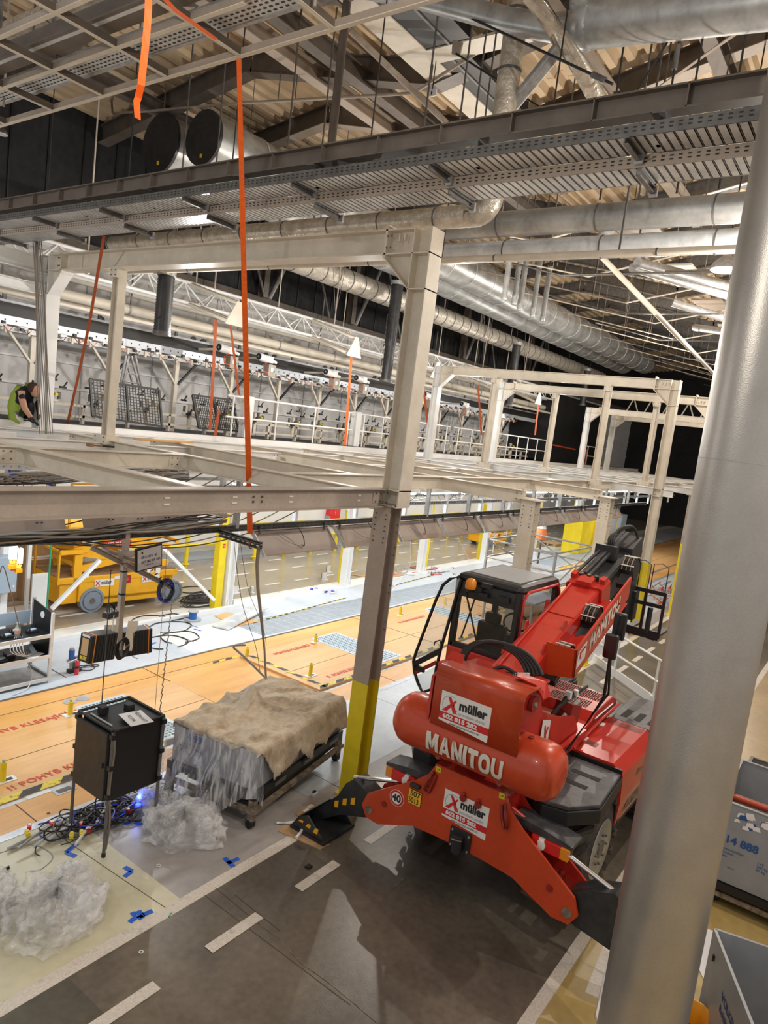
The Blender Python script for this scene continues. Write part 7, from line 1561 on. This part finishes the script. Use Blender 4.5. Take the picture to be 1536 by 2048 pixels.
p = gy(30, 920, 12.6); g = thing('control_cabinet', 'white control cabinet with grey window under the deck at far left', 'cabinet', p); m = MB(); m.box((p.x-.8, 12.5, p.z-.15), (p.x-.05, 12.9, p.z+.5), 'white_plastic'); m.box((p.x+.1, 12.7, p.z-.1), (p.x+.6, 12.9, p.z+.4), 'box_blue'); m.build('case', g, bevel=.01); m = MB(); m.box((p.x-.5, 12.48, p.z), (p.x-.12, 12.5, p.z+.35), 'grey_print'); m.build('window', g)
m = MB(); q = gy(45, 925, 12.4)
for k in range(5): m.path([q+V((-.3+.04*k, 0, .1)), q+V((-.2, 0, -.1-.03*k)), q+V((.2, 0, -.2-.02*k)), q+V((.6, 0, -.35-.02*k))], .02, 'cable_grey' if k < 3 else 'cable_blue', n=6)
tag(m.build('conduit_bundle'), 'thick grey conduits curving below the white control cabinet at far left', 'cable')
# cardboard box with tape, white panel, lamps at left
p = gy(92, 1110, 15.5); g = thing('cardboard_box', 'tall cardboard box with printed tape standing by the far wall at left', 'box', (p.x, 15.8, 0)); m = MB(); m.box((p.x-.5, 15.5, 0), (p.x+.9, 16.3, 1.5), 'cardboard'); m.box((p.x-3.5, 15.7, 0), (p.x-.5, 16.3, 1.4), 'cardboard'); m.build('box', g, bevel=.01); m = MB(); m.box((p.x-.45, 15.49, .95), (p.x+.9, 15.5, 1.03), 'white_sticker'); m.text('FRAGILE FRAGILE', .07, (p.x-.4, 15.488, .99), (1, 0, 0), (0, 0, 1), 'red_sticker') if 0 else m.box((p.x-.4, 15.488, .985), (p.x+.85, 15.49, .995), 'red_sticker'); m.build('printed_tape', g)
p = gy(75, 1185, 13.6); m = MB(); m.box((p.x-.12, 13.6, .02), (p.x+.22, 13.64, 1.15), 'white_plastic'); tag(m.build('upright_board', bevel=.004), 'narrow white panel standing upright behind the rack', 'panel')
m = MB(); p = gy(58, 1160, 13.9); m.bar((p.x-.03, 13.9, 0), (p.x-.03, 13.9, 3.2), .07, .07, 'steel_white'); tag(m.build('white_post'), 'thin white post left of the narrow white panel', 'post')
m = MB(); p = gy(98, 1150, 12.2); q = gy(105, 1050, 12.2); m.tube((p.x, 12.2, 0.0), (q.x, 12.2, 3.3), .016, 'green', n=6); tag(m.build('green_hose'), 'thin green hose hanging down left of the scissor lift', 'hose')
for i, (px, py) in enumerate(((37, 1130), (25, 1122))):
    c = gy(px, py, 11); g = thing('warning_lamp', ('glowing amber warning lamp hanging at left, front one', 'glowing amber warning lamp hanging at left, rear one')[i], 'lamp', c); m = MB(); m.lathe(c-Z*.04, (0, 0, 1), [(0, .035), (.04, .045)], 'led_amber', n=12); m.build('lens', g); m = MB(); m.cbox(c-Z*.09, (.1, .08, .06), 'hazard_yellow' if 0 else 'yellow_orange'); m.tube(c+Z*.0, c+Z*1.4, .008, 'cable', n=4); m.cbox(c+V((0, 0, .15)), (.09, .09, .25), 'white_plastic'); m.build('holder', g)
m = MB(); c = gz(20, 1210); m.flat(c.x-3, c.x+1.6, 14.2, 15.2, .006, 'paint_white'); tag(m.build('floor_marking'), 'pale painted floor marking in the far lane behind the blue cabinet', 'marking')
# diagonal white braces by the yellow post
for i, (a, c_, y) in enumerate((((200, 1120), (103, 1218), 12.6), ((318, 1088), (428, 1200), 12.6))):
    m = MB(); m.bar(gy(*a, y), gy(*c_, y), .07, .07, 'steel_white'); tag(m.build('diagonal_brace'), 'white diagonal brace %s' % ('left of the hanging post, above the rack', 'right of the scissor lift, leaning to the yellow post')[i], 'brace')
b = MB(); b.box((X0, 12.62, 0), (16.0, 12.72, .09), 'steel_white'); b.build('trim_4', kind='structure')
# floor clutter in the middle distance
g = thing('cable_reel', 'blue and grey cable reel with loops of black cable on the pale floor', 'cable reel', gz(385, 1240)); c = gz(385, 1240); m = MB(); m.tube(c, c+Z*.03, .2, 'grey_print', n=20); m.tube(c+Z*.03, c+Z*.2, .09, 'blue_paint', n=16); m.tube(c+Z*.2, c+Z*.22, .12, 'grey_print', n=16); m.build('drum', g)
m = MB(); random.seed(5)
for a, r in (((340, 1255), .5), ((360, 1275), .45), ((330, 1285), .5), ((400, 1200), .5), ((415, 1190), .45), ((300, 1240), .4), ((385, 1180), .4), ((345, 1235), .3)):
    q = gz(*a); ph = random.random()*6; m.path([q+V((r*math.cos(t+ph)+.04*math.sin(3*t), r*.75*math.sin(t+ph), .012)) for t in (math.tau*i/22 for i in range(21))], .013, 'cable', n=5)
m.path([gz(300, 1240)+Z*.01, gz(350, 1235)+Z*.01, gz(385, 1240)+Z*.05], .012, 'cable', n=5); m.build('cable', g)
m = MB(); random.seed(9)
for a in ((395, 1200), (410, 1195), (425, 1200), (400, 1210)):
    q = gz(*a); 
    for k in range(4): r = .3+.1*k; m.path([q+V((r*math.cos(t+k), r*.5*math.sin(t+k), .015+.01*k)) for t in (math.tau*i/20 for i in range(19))], .012, 'cable', n=4)
tag(m.build('cable_pile'), 'black cables looped on the floor left of the yellow post', 'cable')
for i, (px, py, w, h, z) in enumerate(((465, 1188, .5, .12, .18), (505, 1186, .12, .1, .18), (650, 1160, .25, .12, .22), (658, 1145, .2, .1, .22), (838, 1140, .3, .12, .15))):
    c = gz(px, py); m = MB(); m.box((c.x-w/2, c.y-h/2, 0), (c.x+w/2, c.y+h/2, .02), 'white_plastic'); m.box((c.x-w/2, c.y+h/2-.02, .02), (c.x+w/2, c.y+h/2, z), 'white_plastic'); m.box((c.x-w/2, c.y-h/2, .02), (c.x-w/2+.02, c.y+h/2, z), 'white_plastic')
    tag(m.build('steel_bracket'), 'white steel bracket lying by the far columns, %s from the left' % ORD[i].replace('nearest', 'first'), 'bracket', 'loose white brackets')
slab('plywood_sheet', [(428, 1232), (455, 1225), (520, 1243), (470, 1255)], .004, .01, 'wood_pale', 'tan board piece lying beside the ramp near the yellow post', 'board')
m = MB(); a = gz(440, 1258); c = gz(520, 1222); m.bar(a+Z*.03, c+Z*.12, .42, .03, 'galv_bright'); tag(m.build('metal_ramp'), 'pale metal ramp plate lying beside the blue grey grating', 'ramp')
slab('brown_sheet', [(700, 1150), (800, 1142), (815, 1150), (760, 1160)], .006, .01, 'cardboard', 'brown sheet on the floor behind the near column', 'sheet')
m = MB(); random.seed(4)
for k in range(16): q = gz(620+random.random()*50, 1178+random.random()*10); m.cbox(q+Z*.03, (.15*random.random()+.05, .06, .03), random.choice(['paper', 'cable_blue', 'white_plastic', 'box_blue']), Matrix.Rotation(random.random()*3, 3, 'Z'))
tag(m.build('debris'), 'scattered white and blue rubbish near the second far column', 'rubbish', kind='stuff')
m = MB(); random.seed(6)
for k in range(40):
    q = gz(760+random.random()*150, 1135+random.random()*16); m.path([q+Z*.01, q+V((random.uniform(-.3, .3), random.uniform(-.2, .2), .02)), q+V((random.uniform(-.5, .5), random.uniform(-.2, .2), .01))], .012, random.choice(['cable_white', 'cable', 'paper', 'ext_red', 'box_blue']), n=4)
tag(m.build('debris'), 'scattered wires and scraps around the third far column', 'rubbish', kind='stuff')
m = MB(); m.path(arc(gy(822, 1080, 9), gz(762, 1184), 0, 8), .02, 'cable_white', n=6); pts = [gy(822, 1080, 9.0), gy(822, 1110, 9.3), gz(815, 1150)+Z*.2, gz(790, 1172)+Z*.02, gz(755, 1182)+Z*.02]; m = MB(); m.path(pts, .02, 'cable_white', n=6); tag(m.build('white_cable'), 'white cable drooping from the troughs to the floor right of the near column', 'cable')
m = MB(); m.tube(gy(915, 1075, 9), gz(940, 1122), .012, 'cable_white', n=5); tag(m.build('white_cable'), 'thin white cable slanting to the base of the far column above the cab', 'cable')
m = MB(); m.path([gy(985, 1060, 9), gz(983, 1100)+Z*.9, gz(985, 1108)+Z*.05], .02, 'cable_white', n=5); m.path([gy(992, 1062, 9), gz(986, 1095)+Z*.9, gz(985, 1108)+Z*.05], .02, 'cable_white', n=5); tag(m.build('white_cable'), 'pair of white cables meeting on the floor above the cab', 'cable')
m = MB(); m.path([gy(0, 1145, 10), gy(10, 1140, 10), gy(40, 1260, 11), gy(44, 1270, 11)], .008, 'cable_tan', n=4); tag(m.build('pendant_cable'), 'thin tan cord hanging over the rack at far left', 'cord')
# ---- scaffold tower parts beyond the cab
g = thing('scaffold', 'low grey scaffold tower with decks standing beyond the cab', 'scaffold', (21.2, 8.6, 0))
P4 = [(19.4, 7.4), (22.6, 7.4), (22.6, 9.6), (19.4, 9.6)]
for x, y in P4: m = MB(); m.tube((x, y, 0), (x, y, 2.0), .045, 'galv', n=10); m.build('standard', g)
for z in (.9, 1.4, 1.95):
    for i in range(4): a, c = P4[i], P4[(i+1) % 4]; m = MB(); m.tube((a[0], a[1], z), (c[0], c[1], z), .03, 'galv', n=8); m.build('ledger', g)
for i in range(4): a, c = P4[i], P4[(i+1) % 4]; m = MB(); m.tube((a[0], a[1], .9), (c[0], c[1], 1.9), .025, 'galv', n=8); m.build('diagonal', g)
m = MB(); m.box((19.4, 7.4, .93), (22.6, 9.6, .97), 'galv'); m.build('deck', g)
m = MB(); m.box((17.4, 7.0, .78), (19.2, 8.6, .82), 'grate_far'); m.build('deck', g)
for x, y in ((17.5, 7.1), (19.1, 7.1), (17.5, 8.5)): m = MB(); m.tube((x, y, 0), (x, y, .8), .035, 'galv', n=8); m.build('standard', g)
for a, c in (((17.5, 7.1, .1), (19.1, 7.1, .7)), ((17.5, 8.5, .1), (17.5, 7.1, .7))): m = MB(); m.tube(a, c, .022, 'galv', n=6); m.build('diagonal', g)
g = thing('traffic_vest', 'orange cloth vest hanging above the scaffold', 'vest', gy(1083, 1065, 9.8)); m = MB(); c = gy(1083, 1065, 9.8); m.lathe(c-Z*.25, (0, 0, 1), [(0, .2), (.2, .22), (.4, .15), (.5, .06)], 'orange_cloth', n=12); m.build('cloth', g); m = MB(); m.lathe(c+Z*.15, (0, 0, 1), [(0, .17), (.12, .13)], 'white_sticker', n=12); m.build('band', g)
m = MB(); c = gy(1083, 1075, 9.9); m.tube((c.x, 9.9, 0), (c.x, 9.9, c.z), .04, 'galv_dark', n=8); tag(m.build('dark_pole'), 'dark pole below the orange vest', 'pole')
for i, (px, py) in enumerate(((1105, 1090), (1165, 1080), (1180, 1078))):
    c = gz(px, py); g = thing('wooden_pallet', 'wooden pallet lying in the far lane, %s from the left' % ORD[i].replace('nearest', 'first'), 'pallet', c, 'far wooden pallets'); m = MB()
    for k in range(7): m.box((c.x-.6+k*.17, c.y-.4, .12), (c.x-.5+k*.17, c.y+.4, .145), 'pallet')
    m.build('boards', g); m = MB()
    for y in (-.38, 0, .3): m.box((c.x-.6, c.y+y, 0), (c.x+.6, c.y+y+.1, .12), 'pallet')
    m.build('bearer', g)
p = gz(1228, 1086); m = MB(); m.box((p.x-.5, p.y-.35, 0), (p.x+.5, p.y+.45, 1.7), 'box_blue'); tag(m.build('white_locker', bevel=.02), 'tall pale locker between the columns behind the boom head', 'locker')
m = MB(); m.box((33, 11.5, .0), (34.6, 12.4, 1.9), 'yellow'); m.box((35.0, 11.5, 0), (38.5, 12.5, 1.9), 'yellow'); m.box((35.4, 11.45, .8), (38.2, 11.5, 1.7), 'grey_print'); tag(m.build('yellow_machine_guard', bevel=.03), 'yellow machine guards far down the line behind the boom head', 'guard')
# white lattice guard on the right of the boom
g = thing('white_guard_rail', 'white steel guard rail section standing on the lane right of the boom', 'railing', (15.6, 4, 0))
A, B_ = gz(1185, 1322), gz(1345, 1437); dd = (B_-A).normalized()
m = MB(); m.bar(A+Z*.09, B_+dd*1.2+Z*.09, .04, .18, 'steel_white'); m.build('base_beam', g)
for t in (.30, .78, 1.12): c = A.lerp(B_, t); m = MB(); m.bar(c, c+Z*.95, .045, .045, 'steel_white'); m.cbox(c+Z*.09+V((-.03, 0, 0)), (.1, .1, .18), 'steel_white'); m.build('post', g)
for z0_, z1_ in ((.95, .95), (.5, .5)): m = MB(); m.tube(A+dd*-.5+Z*z0_, B_+dd*.9+Z*z1_, .028, 'steel_white', n=8); m.build('rail', g)
# clutter at the end of the lane behind the carriage
m = MB(); random.seed(8)
for k in range(26): q = gz(1325+random.uniform(-22, 22), 1195+random.uniform(-20, 20)); m.path([q+Z*.1, q+V((random.uniform(-.4, .4), random.uniform(-.3, .3), .4*random.random())), q+V((random.uniform(-.5, .5), random.uniform(-.3, .3), .3*random.random()))], .02, random.choice(['strap', 'cable_white', 'cable_grey', 'ext_red']), n=4)
tag(m.build('cable_clutter'), 'heap of orange and grey leads on the floor behind the fork carriage', 'cable', kind='stuff')
# ---- bins on the right
def bin_(o, ang, L, W, H, z0, lab, mm='bin_grey', inner='bin_dark', rim=.03):
    R = Matrix.Rotation(ang, 3, 'Z'); Fm = lambda x, y, z: V(o)+R @ V((x, y, z)); g = thing('storage_bin', lab, 'bin', Fm(L/2, W/2, z0))
    def fb(m, a, c, k):
        vs = [Fm(x, y, z) for z in (a[2], c[2]) for x, y in ((a[0], a[1]), (c[0], a[1]), (c[0], c[1]), (a[0], c[1]))]
        m.add(vs, [(0, 3, 2, 1), (4, 5, 6, 7), (0, 1, 5, 4), (1, 2, 6, 5), (2, 3, 7, 6), (3, 0, 4, 7)], k)
    m = MB(); t = .02
    fb(m, (0, 0, z0), (L, t, z0+H), mm); fb(m, (0, W-t, z0), (L, W, z0+H), mm); fb(m, (0, t, z0), (t, W-t, z0+H), mm); fb(m, (L-t, t, z0), (L, W-t, z0+H), mm); fb(m, (t, t, z0), (L-t, W-t, z0+.03), inner); m.build('body', g)
    m = MB()
    for a, c in (((-.01, -.01), (L+.01, .03)), ((-.01, W-.03), (L+.01, W+.01)), ((-.01, .03), (.03, W-.03)), ((L-.03, .03), (L+.01, W-.03))): fb(m, (a[0], a[1], z0+H), (c[0], c[1], z0+H+.012), mm)
    m.build('rim', g); return g, Fm, fb, R
# bin A (number 14 888) on a dolly, bin B behind, bin C in front
cA = gz(1425, 1752, .30); 
g, Fa, fb, R = bin_((cA.x, cA.y-1.45, 0), math.radians(1), 1.45, 1.5, gx(1450, 1600, cA.x).z-.30, .30, 'grey bin lettered 14 888 with torn label behind the round column')
ZA = lambda py: gx(1470, py, cA.x).z
xd = V((0, -1, 0)); m = MB(); yT = 1.5-.10
def tx(t, s, y, z, bold=0): m.text(t, s, Fa(-.004, y, z), R @ V((0, -1, 0)), Z, 'ink_blue', bold=bold)
tx('114 888', .125, yT+.06, ZA(1682), .004)
for k, t in enumerate(('Gitterbehälter', 'Nutzlast', 'Tara')): tx(t, .042, yT+.02, ZA(1702)-.042*k)
for k, t in enumerate(('1+0', '200 kg', '50 kg')): tx(t, .042, yT-.36, ZA(1706)-.042*k)
tx('Behälter', .022, yT-.08, ZA(1738))
m.build('lettering', g)
m = MB(); random.seed(2)
for k in range(16): y = yT-.05-random.random()*.3; z = ZA(1655)+random.random()*.17; w = .03+.05*random.random(); m.add([Fa(-.003-.0005*k, y, z), Fa(-.003-.0005*k, y-w*1.4, z+.01), Fa(-.003-.0005*k, y-w, z+w), Fa(-.003-.0005*k, y-.01, z+w*.8)], [(3, 2, 1, 0)], 'ink_blue' if k % 3 == 0 else 'white_sticker')
m.build('torn_label', g)
for yy in (.72, .70): m = MB(); m.cbox(Fa(-.004, yy, .6), (.006, .008, .55), 'bin_light', R); m.build('rib', g)
g = thing('bin_dolly', 'rusty dolly under the bin lettered 14 888', 'dolly', Fa(.95, .75, 0)); m = MB(); fb(m, (-.03, 0, .17), (1.45, .05, .29), 'rust'); fb(m, (-.03, .05, .20), (.03, 1.5, .29), 'black'); fb(m, (-.05, .0, .13), (0, 1.5, .17), 'rust'); fb(m, (.0, 1.45, .17), (1.45, 1.5, .29), 'black'); fb(m, (.3, .2, .17), (1.2, 1.4, .29), 'black'); m.build('frame', g)
for x, y in ((.1, 1.4), (.1, .1), (1.35, 1.4), (1.35, .1)): m = MB(); c = Fa(x, y, 0); m.tube(c+V((-.03, 0, .07)), c+V((.03, 0, .07)), .07, 'black', n=12); m.bar(c+Z*.1, c+Z*.17, .05, .05, 'rust'); m.build('caster', g)
cB = gz(1470, 1540, .85); bin_((cB.x-.5, cB.y-1.6, 0), 0, 1.3, 1.5, .62, .20, 'dark grey open bin farthest back at the right edge', 'bin_dark', 'bin_dark')
m = MB(); m.box((cB.x-.5, cB.y-1.6, 0), (cB.x+.8, cB.y-.1, .2), 'black'); tag(m.build('bin_pallet'), 'black base under the farthest open bin', 'pallet')
m = MB(); a = gz(1440, 1585, 1.05); c = gz(1540, 1617, 1.05); a2 = V((9.3, 1.35, 1.05)); m.tube((a.x, a.y+.3, 1.05), (c.x+.03, c.y-1.6, 1.05), .045, 'rail_red', n=14)
for yy in (a.y+.3, c.y-1.6): m.tube((a.x, yy, 0), (a.x, yy, 1.05), .035, 'rail_red', n=12)
tag(m.build('red_rail'), 'red tubular rail crossing in front of the open bin at the right', 'rail')
cC = gz(1430, 1857, .90); angC = math.radians(-38)
Lc = 1.5
g, Fc, fb, R = bin_((cC.x, cC.y, 0), math.radians(-46), .9, .001+.0, .1, .1, 'x') if 0 else (None,)*4
# bin C: a corner towards the camera
uc = V((-1, -.46, 0)).normalized(); vc = V((.25, -1, 0)).normalized(); n_ = 0
g = thing('storage_bin', 'pale grey open bin lettered in blue at the lower right corner', 'bin', (cC.x, cC.y, 0))
m = MB(); h0, h1 = .06, .90; q0 = V((cC.x, cC.y, 0)); q1 = q0+uc*1.3; q2 = q0+vc*1.2; q3 = q1+vc*1.2
for a, c in ((q0, q1), (q0, q2), (q1, q3), (q2, q3)): m.bar(a+Z*(h0+h1)/2, c+Z*(h0+h1)/2, .025, h1-h0, 'bin_light' if a is q0 and c is q1 else 'bin_grey')
m.prism([q0+Z*h0, q1+Z*h0, q3+Z*h0, q2+Z*h0], (0, 0, .02), 'bin_dark'); m.build('body', g)
m = MB(); nn = uc.cross(Z); oo = q0+uc*.42+nn*(-.0135); 
side = (V((0, 0, 0))-(q0+uc*.6)).dot(nn); nn = nn if side > 0 else -nn; xdir = uc
if xdir.cross(Z).dot(nn) < 0: xdir = -uc
st_ = q0+uc*.46+nn*.014 if xdir == uc else q0+uc*1.2+nn*.014
m.text('VOLKSWAGEN', .10, st_+Z*.62, xdir, Z, 'ink_blue', bold=.003); m.text('Behältermanagement', .085, st_+Z*.51, xdir, Z, 'ink_blue', bold=.002); m.cbox(q0+uc*.15+nn*.014+Z*.72, (.03, .03, .05), 'black'); m.build('lettering', g)
m = MB(); m.bar(q0+Z*.03, q1+Z*.03, .05, .06, 'black'); m.bar(q0+Z*.03, q2+Z*.03, .05, .06, 'black'); m.build('base', g)
c = gz(1385, 2035, .25); g = thing('bucket', 'orange yellow plastic bucket at the foot of the round column', 'bucket', (c.x, c.y, 0)); m = MB(); m.lathe((c.x, c.y, 0), (0, 0, 1), [(0, .13), (.28, .17), (.29, .18), (.30, .17), (.29, .16), (.03, .12)], 'bucket', n=28); m.build('shell', g); m = MB(); m.path([V((c.x+.175*math.cos(t), c.y+.175*math.sin(t), .27-.03*math.sin(t))) for t in (math.pi*i/14 for i in range(15))], .006, 'galv', n=5); m.build('handle', g)
slab('cardboard_sheet', [(1190, 2035), (1215, 1925), (1235, 1940), (1225, 2048), (1195, 2048)], .003, .03, 'paper', 'pale cardboard scrap at the bottom left of the round column', 'cardboard')
slab('white_sheet', [(1395, 1935), (1415, 1860), (1440, 1870), (1420, 1990)], .004, .01, 'paper', 'pale sheet on the floor between the round column and the front bin', 'sheet')
slab('painted_patch', [(1170, 1985), (1215, 1870), (1262, 1890), (1225, 2010)], .0035, .001, 'paint_white', 'pale floor patch beside the right stabiliser foot', 'marking')
# ---------------------------------------------------------------- light
def area(name, loc, sx, sy, power, col, rot=(0, 0, 0), spread=math.pi):
    l = bpy.data.lights.new(name, 'AREA'); l.shape = 'RECTANGLE'; l.size = sx; l.size_y = sy; l.energy = power; l.color = col; l.spread = spread
    o = bpy.data.objects.new(name, l); COL.objects.link(o); o.location = loc; o.rotation_euler = rot; return o
def fill_point(name, loc, power, col, r=.05):
    l = bpy.data.lights.new(name, 'POINT'); l.energy = power; l.color = col; l.shadow_soft_size = r
    o = bpy.data.objects.new(name, l); COL.objects.link(o); o.location = loc; return o
w = bpy.data.worlds.new('world'); SC.world = w; w.use_nodes = True
w.node_tree.nodes['Background'].inputs[0].default_value = (.97, .95, .92, 1); w.node_tree.nodes['Background'].inputs[1].default_value = .38
for x in (4.5, 9, 13.5, 18, 23, 29, 36): area('tube_light', (x, 10.6, 3.15), 3.6, .5, 72, (.86, .94, 1))
for x in (11, 18, 26, 34): area('far_lane_light', (x, 15.2, 3.7), 6, .5, 85, (1, .98, .93))
for x, y, z, p in ((1.0, 3.2, 7.2, 130), (4.0, -2.5, 8.2, 400), (9.0, 1.2, 7.0, 250), (14, 8.4, 7.4, 300), (14, 3.1, 8.3, 300), (21, 3.5, 8.7, 450), (27, 8, 8.3, 450), (34, 4, 8.5, 450)): fill_point('hall_fill_light', (x, y, z), p, (1, .91, .80))  # added bare point lights, no fixtures: fill for the roof and lane
for x in (2.2, 9.8, 15.5, 22, 30): fill_point('wall_fill_light', (x, 12.4, 6.3), 130, (1, .97, .93))  # added point lights without fixtures, brightening the white wall and conveyor line
SC.view_settings.exposure = .5
